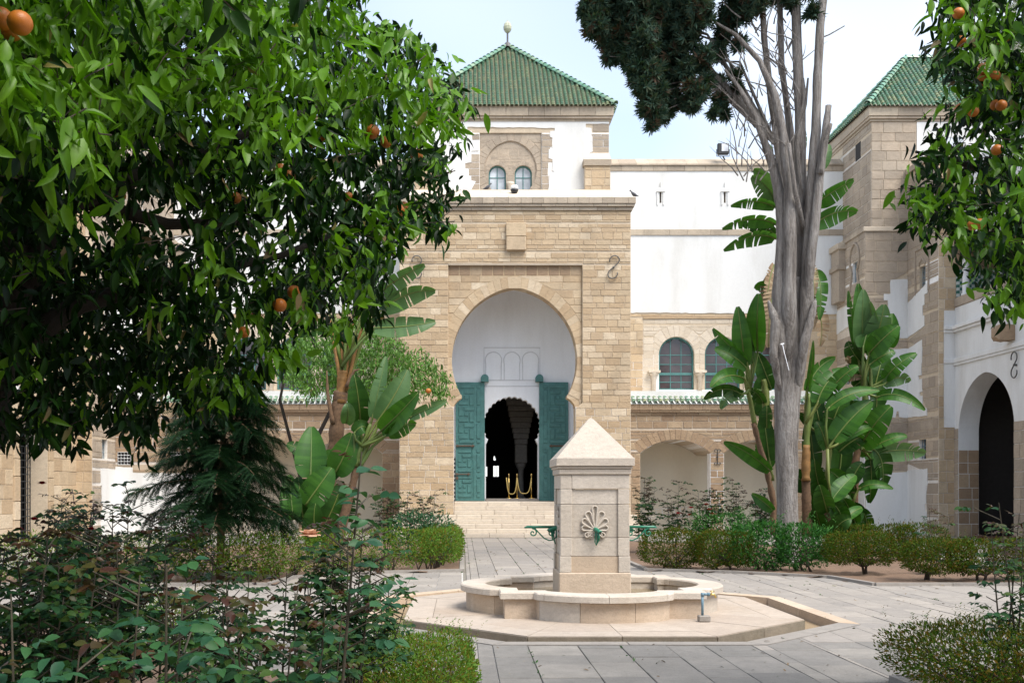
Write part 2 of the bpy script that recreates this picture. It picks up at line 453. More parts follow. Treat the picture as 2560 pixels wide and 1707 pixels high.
def courses(u0, u1, z0, z1, polys, hs, ls, rn, gap=0.022, breaks=()):
    out = []
    z, k = z0, 0
    def row(za, zb, depth=0):
        e = (zb - za) * 0.02
        A, B = free_iv(u0, u1, polys, za + e), free_iv(u0, u1, polys, zb - e)
        if len(A) != len(B):
            if depth < 2 and zb - za > 0.12:
                zm = (za + zb) / 2; row(za, zm, depth + 1); row(zm, zb, depth + 1)
            return
        for (a0, b0), (a1, b1) in zip(A, B):
            L = max(b0, b1) - min(a0, a1)
            if L < 0.07 or min(b0 - a0, b1 - a1) < 0.03: continue
            cuts, u = [], max(a0, a1) + rn.uniform(0.45, 1.0) * rn.uniform(*ls)
            while u < min(b0, b1) - 0.45 * ls[0]:
                cuts.append(u); u += rn.uniform(*ls)
            L0 = [a0] + cuts; L1 = [a1] + cuts; R0 = cuts + [b0]; R1 = cuts + [b1]
            g = gap / 2
            for p0, p1, q0, q1 in zip(L0, L1, R0, R1):
                out.append([(p0 + g, za + g), (q0 - g, za + g), (q1 - g, zb - g), (p1 + g, zb - g)])
    while z < z1 - 0.05:
        h = hs[k % len(hs)] * rn.uniform(0.94, 1.06)
        if z1 - (z + h) < 0.12: h = z1 - z
        for bk in breaks:
            if z + 0.04 < bk < z + h + 0.12: h = bk - z; break
        row(z, z + h); z += h; k += 1
    return out
def ring_blocks(pin, pout, n, gap=0.02):
    """voussoirs between two polylines of equal length"""
    out, m = [], len(pin) - 1
    for k in range(n):
        i, j = round(k * m / n), round((k + 1) * m / n)
        q = [pin[i], pin[j], pout[j], pout[i]]
        cx = sum(p[0] for p in q) / 4; cz = sum(p[1] for p in q) / 4
        r = []
        for (x, z) in q:
            d = math.hypot(cx - x, cz - z) or 1
            r.append((x + (cx - x) / d * gap * 0.7, z + (cz - z) / d * gap * 0.7))
        out.append(r)
    return out
def block_geo(mb, wall, q, wf, wb, ch=0.009):
    cx = sum(p[0] for p in q) / 4; cz = sum(p[1] for p in q) / 4
    ins = []
    for (x, z) in q:
        d = math.hypot(cx - x, cz - z) or 1
        k = min(ch * 1.4, d * 0.3)
        ins.append((x + (cx - x) / d * k, z + (cz - z) / d * k))
    v = [wall.P(x, z, wb) for x, z in q] + [wall.P(x, z, wf - ch) for x, z in q] + [wall.P(x, z, wf) for x, z in ins]
    f = []
    for i in range(4):
        j = (i + 1) % 4
        f += [(i, j, 4 + j, 4 + i), (4 + i, 4 + j, 8 + j, 8 + i)]
    f.append((8, 9, 10, 11))
    mb.add(v, f)
def qarea(q): return abs(sum(q[i][0] * q[(i + 1) % 4][1] - q[(i + 1) % 4][0] * q[i][1] for i in range(4))) / 2
def emit(wall, quads, parent, name, mat, nmax, rn, w0=0.0, proud=(0.012, 0.024)):
    quads = [q for q in quads if qarea(q) > 0.004]
    quads.sort(key=qarea, reverse=True)
    for q in quads[:nmax]:
        mb = MB(); block_geo(mb, wall, q, w0 + rn.uniform(*proud), w0 - 0.01)
        mb.build(name, mat, parent)
    if quads[nmax:]:
        mb = MB()
        for q in quads[nmax:]: block_geo(mb, wall, q, w0 + rn.uniform(*proud), w0 - 0.01)
        mb.build(name + '_infill', mat, parent, kind='stuff')
def arch(cu, hw, zc, za, zb, n=18, off=0.0):
    h = za - zc
    e = max(0.0, (h * h - hw * hw) / (2 * hw)); r = hw + e
    t0 = math.asin(max(-1, min(1, (zb - zc) / r))); t1 = math.acos(e / (r + off)) if e else math.pi / 2
    L = []
    for i in range(n + 1):
        t = t0 + (t1 - t0) * i / n
        L.append((cu + e - (r + off) * math.cos(t), zc + (r + off) * math.sin(t)))
    return L + [(2 * cu - x, z) for x, z in reversed(L[:-1])]
def segarch(cu, hw, zs, za, n=16, off=0.0):
    h = za - zs; r = (hw * hw + h * h) / (2 * h); t = math.asin(hw / r)
    return [(cu + (r + off) * math.sin(-t + 2 * t * i / n), za - r + (r + off) * math.cos(-t + 2 * t * i / n)) for i in range(n + 1)]
def teeth(pts, amp, rn):      # ragged copy of a polygon edge
    out = []
    for i, p in enumerate(pts):
        q = pts[(i + 1) % len(pts)]
        out.append(p)
        L = math.hypot(q[0] - p[0], q[1] - p[1])
        k = int(L / 0.16)
        for j in range(1, k):
            t = j / k
            out.append((p[0] + (q[0] - p[0]) * t + rn.uniform(-amp, amp), p[1] + (q[1] - p[1]) * t + rn.uniform(-amp, amp)))
    return out
def stones_along(parent, name, mat, x0, x1, y0, y1, z0, z1, ls, rn, axis='x', nmax=200, bev=0.008, gap=0.006, jit=0.004):
    """a run of separate stones side by side along an axis"""
    a, b = (x0, x1) if axis == 'x' else (y0, y1)
    u = a
    while u < b - 0.02:
        L = rn.uniform(*ls); e = min(b, u + L)
        if b - e < ls[0] * 0.4: e = b
        mb = MB(); j = rn.uniform(0, jit)
        if axis == 'x': mb.bbox(u + gap / 2, e - gap / 2, y0 - j, y1, z0, z1 - j * 0.3, bev)
        else: mb.bbox(x0 - j, x1, u + gap / 2, e - gap / 2, z0, z1 - j * 0.3, bev)
        mb.build(name, mat, parent)
        u = e
# barrel tile: half cylinder along +y of unit length, lying on z = 0
def barrel(r0, r1, L, n=5, lift=0.02):
    v, f = [], []
    for (y, r, z) in ((0.0, r0, lift), (L, r1, 0.0)):
        for k in range(n + 1):
            w = math.pi * k / n
            v.append((-r * math.cos(w), y, z + r * math.sin(w)))
    for k in range(n):
        a, b, c, d = k, k + 1, n + 2 + k, n + 1 + k
        f += [(a, b, c), (a, c, d)]
    return np.array(v), np.array(f)
def tile_face(name, parent, A, B, C, D, sp=0.18, row=0.16, mat=None, nmax=0):
    """covers the roof face A-B (eave) C-D (top; D above A, C above B) with rows of barrel tiles"""
    A, B, C, D = map(Vector, (A, B, C, D))
    e = (B - A).normalized(); W = (B - A).length
    mid = (C + D) / 2 - (A + B) / 2
    s = mid - e * mid.dot(e); H = s.length; s = s.normalized(); nrm = e.cross(s)
    if nrm.z < 0: nrm = -nrm
    uD, uC = (D - A).dot(e), (C - A).dot(e)
    tv, tf = barrel(sp * 0.44, sp * 0.36, row * 1.25)
    Ms, Ps = [], []
    rot = Matrix((e, s, nrm)).transposed()
    n = int(W / sp)
    for i in range(n):
        u = (i + 0.5) * W / n
        if u < uD: vm = H * u / uD
        elif u > uC: vm = H * (W - u) / (W - uC)
        else: vm = H
        v = -0.07
        while v < vm - row * 0.5:
            a = RN.uniform(-0.03, 0.03)
            m3 = rot @ Matrix.Rotation(a, 3, 'Z')
            Ms.append(np.array(m3)); Ps.append(np.array(A + e * (u + RN.uniform(-.006, .006)) + s * (v + RN.uniform(-.008, .008)) + nrm * 0.012))
            v += row
    if Ps: big_mesh(name, mat or M['tile'], [(tv, tf, np.array(Ms), np.array(Ps))], parent, smooth=True, kind='stuff')
    # mortar bed
    mb = MB()
    mb.add([A - nrm * 0.01, B - nrm * 0.01, C - nrm * 0.01, D - nrm * 0.01], [(0, 1, 2, 3)])
    mb.build('roof_bed', M['deck'], parent)
def hip_tiles(parent, P, Q, name='ridge_tile', L=0.34, r=0.13):
    P, Q = Vector(P), Vector(Q)
    d = (Q - P); n = int(d.length / (L * 0.8)); s = d.normalized()
    e = s.cross(Vector((0, 0, 1))).normalized(); nr = e.cross(s)
    tv, tf = barrel(r, r * 0.82, L, 6, 0.03)
    R3 = np.array(Matrix((e, s, nr)).transposed())
    me = bpy.data.meshes.new(name)
    me.from_pydata([tuple(R3 @ p) for p in tv], [], [tuple(map(int, t)) for t in tf])
    me.materials.append(M['tile_b']); me.polygons.foreach_set('use_smooth', [True] * len(me.polygons))
    for i in range(n):
        o = link_mesh(name, me, parent)
        o.location = P + s * (i * d.length / n) + nr * 0.05 - ORG[parent.name]

# ------------------------------------------------------------------ gatehouse
rn = random.Random(3)
YG = 38.4
gate = thing('gatehouse', 'tall sandstone gatehouse with pointed horseshoe arch and open teal doors', 'building', (XC, YG, 0))
GU0, GU1 = -2.355, 6.35
wf = Wall((0, YG, 0), (1, 0, 0), (0, -1, 0))
wi = Wall((0, YG + 0.1, 0), (1, 0, 0), (0, -1, 0))
JH = 2.29
main_arc = arch(XC, 2.365, 6.64, 9.37, 5.34, 22)
opening = [(XC - JH, 0.0), (XC - JH, 4.82), (XC - JH + 0.03, 4.95), (XC - JH + 0.13, 5.08), (XC - JH + 0.24, 5.17), (XC - JH + 0.3, 5.2), (XC - JH + 0.3, 5.3), (XC - JH + 0.24, 5.34)]
opening = opening + main_arc + [(2 * XC - x, z) for x, z in reversed(opening)]
alf = rect(XC - 2.50, XC + 2.55, 4.85, 10.2)
low = rect(XC - JH, XC + JH, 0.0, 4.85)
tablet = rect(atx(1264.8, YG), atx(1315, YG), 10.71, 11.75)
solid(MB(), wf, GU0, GU1, 0, 12.23, [alf, low], 0, -0.1).build('wall', M['mortar'], gate)
b = MB(); solid(b, wi, GU0, GU1, 0.0, 12.23, [opening], 0, -0.55); b.build('arch_wall', M['stone'], gate)
qs = courses(GU0, GU1, 0.8, 12.22, [alf, low, tablet], [0.27, 0.2, 0.26, 0.19, 0.27, 0.21], (0.34, 0.66), rn, 0.018)
emit(wf, qs, gate, 'block', M['stone'], 300, rn)
ext = arch(XC, 2.365, 6.64, 9.37, 5.34, 22, off=0.45)
ring_in = [(x, z) for x, z in main_arc]
emit(wi, ring_blocks(ring_in, ext, 41, 0.005), gate, 'voussoir', M['stone'], 60, rn, proud=(0.008, 0.014))
ring_poly = [(XC - 3.2, 4.0), (ext[0][0], 4.85)] + ext + [(ext[-1][0], 4.85), (XC + 3.2, 4.0)]
soldier = [[(x + 0.012, 9.82), (x + 0.40 - 0.012, 9.82), (x + 0.40 - 0.012, 10.17), (x + 0.012, 10.17)] for x in np.arange(XC - 2.49, XC + 2.2, 0.42)]
emit(wi, soldier, gate, 'soldier_block', M['stone_brown'], 40, rn, proud=(0.008, 0.016))
qs = courses(XC - 2.49, XC + 2.54, 4.86, 9.81, [ext + [(ext[-1][0], 4.0), (ext[0][0], 4.0)]], [0.3, 0.26, 0.32], (0.4, 0.75), rn)
emit(wi, qs, gate, 'spandrel_block', M['stone'], 80, rn, proud=(0.008, 0.018))
mb = MB(); mb.bbox(XC - 2.50, XC + 2.55, YG - 0.02, YG + 0.09, 10.17, 10.26, 0.012); mb.build('arch_frame_moulding', M['coping'], gate)
mb = MB(); mb.bbox(tablet[0][0], tablet[1][0], YG - 0.17, YG, 11.24, 11.75, 0.015); mb.build('tablet_stone', M['stone'], gate)
mb = MB(); mb.bbox(tablet[0][0], tablet[1][0], YG - 0.17, YG, 10.71, 11.232, 0.03); mb.build('tablet_stone', M['stone'], gate)
# cornice: two mouldings, band and sloped coping with hipped end
stones_along(gate, 'cornice_stone', M['coping'], GU0 - 0.06, GU1 + 0.06, YG - 0.07, YG + 0.3, 12.232, 12.36, (0.5, 0.9), rn)
stones_along(gate, 'cornice_stone', M['coping'], GU0 - 0.13, GU1 + 0.13, YG - 0.14, YG + 0.3, 12.365, 12.46, (0.5, 0.9), rn)
stones_along(gate, 'cornice_stone', M['coping'], GU0 - 0.17, GU1 + 0.17, YG - 0.18, YG + 0.3, 12.465, 12.70, (0.35, 0.6), rn)
for k in range(2):
    f0, f1 = k / 2, (k + 1) / 2
    def sp(fr): return (YG - 0.15 + 1.35 * fr, 12.705 + 0.67 * fr)
    x = GU0 - 0.15
    while x < GU1 + 0.1:
        e = min(x + rn.uniform(0.4, 0.75), GU1 + 0.15)
        (ya, za), (yb, zb) = sp(f0), sp(f1)
        def lim(v, fr): return max(GU0 - 0.15 + 0.75 * fr, min(GU1 + 0.15 - 0.75 * fr, v))
        a0, e0, a1, e1 = lim(x, f0) + .003, lim(e, f0) - .003, lim(x, f1) + .003, lim(e, f1) - .003
        if e0 - a0 > 0.02:
            mb = MB(); mb.hexa([(a0, ya, za - 0.1), (e0, ya, za - 0.1), (e1, yb, za - 0.1), (a1, yb, za - 0.1), (a0, ya + .003, za), (e0, ya + .003, za), (max(e1, a1 + .01), yb - .003, zb), (a1, yb - .003, zb)])
            mb.build('coping_stone', M['stone_pale'], gate)
        x = e
mb = MB(); mb.box(GU0 + 0.55, GU1 - 0.55, YG + 1.15, YG + 9, 12.3, 13.36); mb.build('terrace', M['coping'], gate)
# side walls and core
mb = MB(); mb.box(GU0, XC - 2.9, YG + 0.651, YG + 14.1, 0, 12.28); mb.box(XC + 2.9, GU1, YG + 0.651, YG + 14.1, 0, 12.28); mb.box(XC - 2.9, XC + 2.9, YG + 0.651, YG + 14.1, 10.001, 12.28); mb.build('side_wall', M['white'], gate)
# white niche
YB = 40.85
wb_ = Wall((0, YB, 0), (1, 0, 0), (0, -1, 0))
DX = 2.0
door_arc = arch(DX, 1.13, 4.32, 5.44, 3.75, 40)
sc = [(DX - 1.045, 1.2), (DX - 1.045, 3.55), (DX - 0.99, 3.66)]
k_ = 0
for i, (x, z) in enumerate(door_arc):
    s_ = 0.055 * abs(math.sin(i * math.pi / 4.0))
    d = math.hypot(x - DX, z - 4.32) or 1
    sc.append((x + (x - DX) / d * (s_ - 0.03), z + (z - 4.32) / d * (s_ - 0.03)))
scallop = sc + [(DX + 0.99, 3.66), (DX + 1.045, 3.55), (DX + 1.045, 1.2)]
b = MB(); solid(b, wb_, XC - 2.9, XC + 2.9, 1.28, 10.0, [scallop], 0, -0.45); b.build('niche_back_wall', M['white_n'], gate)
b = MB(); b.box(XC - 2.9, XC - 2.62, YG + 0.66, YB - 0.002, 1.28, 10.0); b.box(XC + 2.62, XC + 2.9, YG + 0.66, YB - 0.002, 1.28, 10.0); b.build('niche_side_wall', M['white_n'], gate)
# half-round niche vault
b = MB(); va = arch(XC, 2.62, 6.9, 9.75, 6.9, 16)
for (x0, z0), (x1, z1) in zip(va[:-1], va[1:]): b.add([(x0, YG + 0.655, z0), (x1, YG + 0.655, z1), (x1, YB - 0.001, z1), (x0, YB - 0.001, z0)], [(0, 1, 2, 3)])
b.build('niche_vault', M['white_n'], gate, smooth=True)
# incised blind arches and frame above the doorway
mb = MB()
def line_on_back(p, w=0.02): mb.tube([wb_.P(x, z, 0.004) for x, z in p], w, 5)
for cx in (DX - 0.74, DX, DX + 0.74):
    line_on_back([(cx - 0.31, 6.12), (cx - 0.31, 6.80), (cx - 0.335, 6.82)] + arch(cx, 0.33, 6.92, 7.25, 6.82, 8) + [(cx + 0.335, 6.82), (cx + 0.31, 6.80), (cx + 0.31, 6.12)])
line_on_back([(DX - 1.12, 6.12), (DX - 1.12, 7.42), (DX + 1.12, 7.42), (DX + 1.12, 6.12), (DX - 1.12, 6.12)])
line_on_back([(DX - 1.1, 5.88), (DX + 1.1, 5.88)])
mb.build('blind_arcade_moulding', plain('grey plaster grooves', (0.60, 0.60, 0.62), 0.9), gate)  # lines drawn in grey on the white back wall
mb = MB(); mb.box(XC - 2.6, -0.27, YB - 0.03, YB, 1.3, 3.05); mb.build('mosaic_dado', M['zellij'], gate)
mb = MB(); mb.box(4.26, XC + 2.6, YB - 0.03, YB, 1.3, 3.05); mb.build('mosaic_dado', M['zellij'], gate)
# doors
def leaf_panels():
    R_ = []
    def r(x0, x1, y0, y1): R_.append(((x0 - 90) / 322, (x1 - 90) / 322, (1445 - y1) / 1335, (1445 - y0) / 1335))
    def mod(y, s=1.0, dx=0.0):
        r(185, 295, y, y + 38); r(125, 170, y, y + 100); r(190, 228, y + 62, y + 100); r(245, 290, y + 62, y + 168); r(125, 228, y + 126, y + 165)
    r(125, 295, 142, 178); r(130, 295, 766, 797)
    for y in (202, 392, 580): mod(y)
    for a, b_ in ((145, 180), (202, 366), (392, 556), (580, 745), (766, 797), (872, 902), (930, 1070), (1092, 1122), (1160, 1186), (1210, 1350), (1376, 1406)): r(325, 362, a, b_)
    for y in (925, 1212):
        r(165, 262, y, y + 32); r(118, 155, y, y + 84); r(172, 205, y + 52, y + 84); r(222, 262, y + 52, y + 140); r(118, 205, y + 106, y + 138)
    r(118, 262, 1090, 1120); r(118, 262, 1166, 1196); r(118, 262, 1376, 1406); r(118, 262, 880, 905)
    return R_
def door(x0, x1, mirror, lab):
    z0, z1, y = 1.30, 6.03, YB - 0.14
    mb = MB(); mb.bbox(x0, x1, y, y + 0.1, z0, z1, 0.008)
    d = mb.build('door', M['teal'], gate, label=lab)
    W, H = x1 - x0, z1 - z0
    def X(u): return x1 - u * W if mirror else x0 + u * W
    for (a, b_, c, e) in leaf_panels():
        xa, xb = sorted((X(a), X(b_))); za, zb = z0 + c * H, z0 + e * H
        m_ = MB(); m_.box(xa - 0.012, xb + 0.012, y - 0.004, y + 0.01, za - 0.012, zb + 0.012, 1); m_.bbox(xa, xb, y - 0.026, y, za, zb, 0.008, 0)
        m_.build('panel', [M['teal'], M['teal_dk']], d)
    # wicket edge, cusped
    m_ = MB()
    pts = [(0.0, 590), (60, 585), (100, 598), (150, 600), (172, 615), (180, 640)]
    for i in range(14):
        pts.append((183 + (5 if i % 2 else -6), 650 + i * 14))
    pts += [(193, 860), (196, 1000), (196, 1330)]
    m_.tube([(X(px / 322), y - 0.002, z1 - (py + 145) / 1335 * H * (1190 / 1335) - 0.0) for px, py in pts], 0.013, 5)
    m_.build('wicket_edge', M['teal_dk'], d)
    for (a, b_, v, th) in ((0.01, 0.65, 828, 0.03), (0.0, 0.5, 1146, 0.022)):
        m_ = MB(); zz = z1 - (v - 110) / 1335 * H
        m_.tube([(X(a), y - 0.05, zz), (X(b_), y - 0.05, zz)], th, 7)
        for q in (a + 0.05, b_ - 0.06): m_.bbox(X(q) - 0.03, X(q) + 0.03, y - 0.07, y, zz - 0.05, zz + 0.05, 0.01)
        m_.build('bolt', M['rust'], d)
    m_ = MB(); zz = z1 - (1190 - 110) / 1335 * H; m_.bbox(X(0.05) - 0.05, X(0.05) + 0.05, y - 0.07, y, zz - 0.06, zz + 0.06, 0.015); m_.build('padlock', M['rust'], d)
    # pivot block
    xc_ = X(1.0)
    m_ = MB(); pr = [(-0.155, 0), (0.155, 0), (0.155, 0.17), (0.11, 0.25), (0.03, 0.29), (-0.03, 0.29), (-0.11, 0.25), (-0.155, 0.17)]
    v = [(xc_ + px, y - 0.12, z1 + 0.012 + pz) for px, pz in pr] + [(xc_ + px, YB - 0.002, z1 + 0.012 + pz) for px, pz in pr]
    n = len(pr); m_.add(v, [tuple(range(n)), tuple(range(2*n - 1, n - 1, -1))] + [(i, (i+1) % n, n + (i+1) % n, n + i) for i in range(n)])
    m_.build('pivot_block', M['teal'], d)
door(-0.255, 0.905, False, 'open teal door leaf nearer the banana plants')
door(3.085, 4.245, True, 'open teal door leaf partly behind the fountain')
mb = MB(); mb.bbox(DX - 1.06, DX + 1.06, YB - 0.2, YB + 0.7, 1.27, 1.385, 0.01); mb.build('threshold', M['paver'], gate)
# dim hall behind the doorway: floor, ceiling, walls, rear wall with windows, muqarnas pier
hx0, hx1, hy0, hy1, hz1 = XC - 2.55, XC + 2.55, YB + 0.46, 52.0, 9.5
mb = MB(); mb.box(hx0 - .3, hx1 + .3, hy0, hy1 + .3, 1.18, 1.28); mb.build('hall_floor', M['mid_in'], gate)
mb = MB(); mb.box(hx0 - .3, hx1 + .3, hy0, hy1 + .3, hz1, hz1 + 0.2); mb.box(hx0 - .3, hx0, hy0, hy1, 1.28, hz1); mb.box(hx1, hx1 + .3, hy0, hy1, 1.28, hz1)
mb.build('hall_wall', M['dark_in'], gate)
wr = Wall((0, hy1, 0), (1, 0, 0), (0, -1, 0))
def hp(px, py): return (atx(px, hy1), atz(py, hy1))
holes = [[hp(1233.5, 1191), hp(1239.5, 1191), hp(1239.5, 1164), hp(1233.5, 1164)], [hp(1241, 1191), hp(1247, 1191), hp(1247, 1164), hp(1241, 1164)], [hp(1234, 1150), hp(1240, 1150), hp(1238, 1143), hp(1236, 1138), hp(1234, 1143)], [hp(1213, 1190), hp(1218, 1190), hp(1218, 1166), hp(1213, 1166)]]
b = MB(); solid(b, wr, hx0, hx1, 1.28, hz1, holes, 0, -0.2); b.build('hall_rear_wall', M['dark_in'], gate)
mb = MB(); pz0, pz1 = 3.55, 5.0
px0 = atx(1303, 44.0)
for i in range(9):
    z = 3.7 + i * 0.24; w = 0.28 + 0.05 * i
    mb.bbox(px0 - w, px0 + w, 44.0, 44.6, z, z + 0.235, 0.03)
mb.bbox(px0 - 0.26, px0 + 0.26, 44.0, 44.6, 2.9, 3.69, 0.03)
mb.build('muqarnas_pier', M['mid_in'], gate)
mb = MB(); mb.lathe((px0, 44.3, 1.28), [(0.2, 0), (0.2, 0.15), (0.13, 0.2), (0.12, 1.3), (0.2, 1.45), (0.26, 1.62)], 12); mb.build('hall_column', M['mid_in'], gate, smooth=True)
# wrought iron wall anchors
def s_anchor(parent, wall, u, z, h, flip=1, tilt=0.0):
    mb = MB(); pts = []
    for i in range(25):
        t = i / 24
        a = math.pi * (0.85 - 1.25 * t) if t <= 0.5 else 0
        pts.append((0, 0))
    pts = []
    r = h * 0.21
    for i in range(11): a = math.radians(200 - 230 * i / 10); pts.append((math.cos(a) * r, h / 2 - r + math.sin(a) * r))
    for i in range(11): a = math.radians(150 + 230 * i / 10); pts.append((math.cos(a) * r, -h / 2 + r + math.sin(a) * r))
    mb.tube([wall.P(u + flip * x + tilt * zz, z + zz, 0.09) for x, zz in pts], 0.022, 6)
    mb.tube([wall.P(u + tilt * 0, z, -0.02), wall.P(u, z, 0.11)], 0.04, 6)
    return mb.build('wall_anchor', M['iron'], parent, smooth=True)
s_anchor(gate, wf, atx(1533, YG), atz(669, YG), 0.86, 1, 0.12)
s_anchor(gate, wf, atx(1042, YG), atz(669, YG), 0.86, 1, 0.0)
# left side dado return and dark wall edge come with the wings

# ------------------------------------------------------------------ entrance steps
steps = thing('entrance_steps', 'eight cream stone steps rising to the gatehouse doors', 'steps', (XC, 37.5, 0))
for k in range(8):
    y = 36.8 + 0.31 * k; z1 = 0.16 * (k + 1)
    hw = 4.55 if k < 5 else JH - 0.01
    yb = y + 0.36 if k < 7 else YB - 0.01
    stones_along(steps, 'step_stone', M['step'], XC - hw, XC + hw, y, yb, z1 - 0.158, z1, (0.9, 1.7), rn, bev=0.012, gap=0.008)
mb = MB(); mb.box(XC - 2.28, XC + 2.28, 38.9, YB - 0.02, 0.3, 1.118); mb.box(XC - 4.5, XC + 4.5, 37.0, 38.38, -0.02, 0.0015); mb.build('step_core', M['step'], steps)
# ------------------------------------------------------------------ glazed window helper
def glazed(parent, wall, cu, hw, z0, zc, za, w_in, nx, zbars, pane, transom=None, fr=0.07, label=None):
    """arched teal window: frame, glazing bars and one pane per light, set at depth w_in"""
    outer = [(cu - hw, z0), (cu - hw, zc)] + arch(cu, hw, zc, za, zc, 12)[1:-1] + [(cu + hw, zc), (cu + hw, z0)]
    inner = [(cu - hw + fr, z0 + fr), (cu - hw + fr, zc)] + arch(cu, hw - fr, zc, za - fr, zc, 12)[1:-1] + [(cu + hw - fr, zc), (cu + hw - fr, z0 + fr)]
    mb = MB(); n = len(outer)
    v = [wall.P(x, z, w_in + 0.05) for x, z in outer] + [wall.P(x, z, w_in + 0.05) for x, z in inner] + [wall.P(x, z, w_in - 0.05) for x, z in outer] + [wall.P(x, z, w_in - 0.05) for x, z in inner]
    f = []
    for i in range(n):
        j = (i + 1) % n
        f += [(i, j, n + j, n + i), (n + i, n + j, 3*n + j, 3*n + i), (2*n + i, 2*n + j, j, i)]
    mb.add(v, f)
    win = mb.build('window', M['teal'], parent, label=label)
    us = [cu - hw + fr + (2 * hw - 2 * fr) * k / nx for k in range(nx + 1)]
    mb = MB()
    hb = 0.016
    for u in us[1:-1]:
        top = za - fr - 0.01 - (abs(u - cu) / hw) ** 2 * (za - zc) * 0.6
        mb.hexa([wall.P(u - hb, z0 + fr, w_in + 0.02), wall.P(u + hb, z0 + fr, w_in + 0.02), wall.P(u + hb, z0 + fr, w_in - 0.02), wall.P(u - hb, z0 + fr, w_in - 0.02),
                 wall.P(u - hb, top, w_in + 0.02), wall.P(u + hb, top, w_in + 0.02), wall.P(u + hb, top, w_in - 0.02), wall.P(u - hb, top, w_in - 0.02)])
    for z in zbars:
        iv = poly_iv(inner, z)
        if not iv: continue
        a, c = iv[0]; h = hb if z != transom else 0.05; d = 0.018 if z != transom else 0.055
        mb.hexa([wall.P(a, z - h, w_in + d), wall.P(c, z - h, w_in + d), wall.P(c, z - h, w_in - d), wall.P(a, z - h, w_in - d),
                 wall.P(a, z + h, w_in + d), wall.P(c, z + h, w_in + d), wall.P(c, z + h, w_in - d), wall.P(a, z + h, w_in - d)])
    mb.build('glazing_bar', M['teal'], win)
    zs = [z0 + fr] + list(zbars) + [za - fr]
    for a, c in zip(us[:-1], us[1:]):
        for zl, zh in zip(zs[:-1], zs[1:]):
            # clip the light to the arch
            q = []
            for k in range(5):
                z = zl + (zh - zl) * k / 4
                iv = poly_iv(inner, min(z, za - fr - 0.012) + 1e-4)
                if iv: q.append((max(a, iv[0][0]), min(c, iv[0][1]), z))
            q = [t for t in q if t[1] - t[0] > 0.02]
            if len(q) < 2: continue
            mb = MB(); t = RN.uniform(-0.006, 0.006)
            for (a0, c0, z0_), (a1, c1, z1_) in zip(q[:-1], q[1:]):
                mb.hexa([wall.P(a0, z0_, w_in + t), wall.P(c0, z0_, w_in), wall.P(c0, z0_, w_in - 0.01), wall.P(a0, z0_, w_in - 0.01 + t),
                         wall.P(a1, z1_, w_in + t), wall.P(c1, z1_, w_in), wall.P(c1, z1_, w_in - 0.01), wall.P(a1, z1_, w_in - 0.01 + t)])
            mb.build('pane', pane, win)
    return win
def grille(parent, wall, u0, u1, z0, z1, w_in, nx, nz, mat=None):
    """small barred window in its recess"""
    mb = MB()
    mb.hexa([wall.P(u0, z0, w_in), wall.P(u1, z0, w_in), wall.P(u1, z0, w_in - 0.02), wall.P(u0, z0, w_in - 0.02),
             wall.P(u0, z1, w_in), wall.P(u1, z1, w_in), wall.P(u1, z1, w_in - 0.02), wall.P(u0, z1, w_in - 0.02)])
    win = mb.build('window', M['black'], parent)
    mb = MB()
    for k in range(nx + 1):
        u = u0 + (u1 - u0) * k / nx; mb.tube([wall.P(u, z0, w_in + 0.07), wall.P(u, z1, w_in + 0.07)], 0.014, 4)
    for k in range(nz + 1):
        z = z0 + (z1 - z0) * k / nz; mb.tube([wall.P(u0, z, w_in + 0.08), wall.P(u1, z, w_in + 0.08)], 0.014, 4)
    mb.build('window_grille', mat or M['blue_pipe'], win)
    return win

# ------------------------------------------------------------------ tower over the gate
rn = random.Random(5)
YT = 40.5
tow = thing('gate_tower', 'square white tower with green tiled pyramid roof above the gatehouse', 'tower', (XC, YT + 3.9, 13.3))
TU0, TU1, TZ0, TZ1 = XC - 3.86, XC + 3.86, 13.30, 16.33
wt = Wall((0, YT, 0), (1, 0, 0), (0, -1, 0))
def c1(px, py, d=YT): return (atx(960 + px / 2.613, d), atz(60 + py / 2.613, d))
frame_poly = teeth([c1(*p) for p in ((567, 1090), (600, 1030), (553, 1020), (555, 972), (530, 965), (530, 912), (570, 905), (570, 832), (620, 828), (620, 782), (580, 778), (575, 702), (545, 698), (545, 674), (1115, 682), (1115, 700), (1085, 703), (1085, 740), (1100, 745), (1100, 818), (1076, 822), (1076, 880), (1100, 885), (1100, 960), (1112, 962), (1112, 972), (1085, 976), (1072, 1090))], 0.015, rn)
quoin_poly = teeth([c1(*p) for p in ((1318, 655), (1318, 678), (1355, 682), (1357, 765), (1345, 770), (1362, 790), (1362, 836), (1345, 840), (1345, 1090), (1480, 1090), (1480, 655))], 0.015, rn)
w1, w2 = c1(741, 0)[0], c1(911, 0)[0]
def winpoly(cu, hw, z0, zc, za): return [(cu - hw, z0), (cu - hw, zc)] + arch(cu, hw, zc, za, zc, 12)[1:-1] + [(cu + hw, zc), (cu + hw, z0)]
wps = [winpoly(c, 0.345, 13.2, 14.30, 14.645) for c in (w1, w2)]
bc = c1(826, 0)[0]
blind = arch(bc, 1.04, 14.45, 15.6, 13.72, 20)
blind_poly = blind + [(blind[-1][0], 13.0), (blind[0][0], 13.0)]
alf_t = rect(c1(625, 0)[0], c1(1030, 0)[0], 13.0, c1(0, 712)[1])
b = MB(); solid(b, wt, TU0, TU1, TZ0, TZ1, [alf_t], 0, -0.06); b.build('wall', M['mortar'], tow)
b = MB(); solid(b, Wall((0, YT + 0.06, 0), (1, 0, 0), (0, -1, 0)), alf_t[0][0], alf_t[1][0], TZ0, alf_t[2][1], [blind_poly], 0, -0.05); b.build('frame_backing', M['stone_grey'], tow)
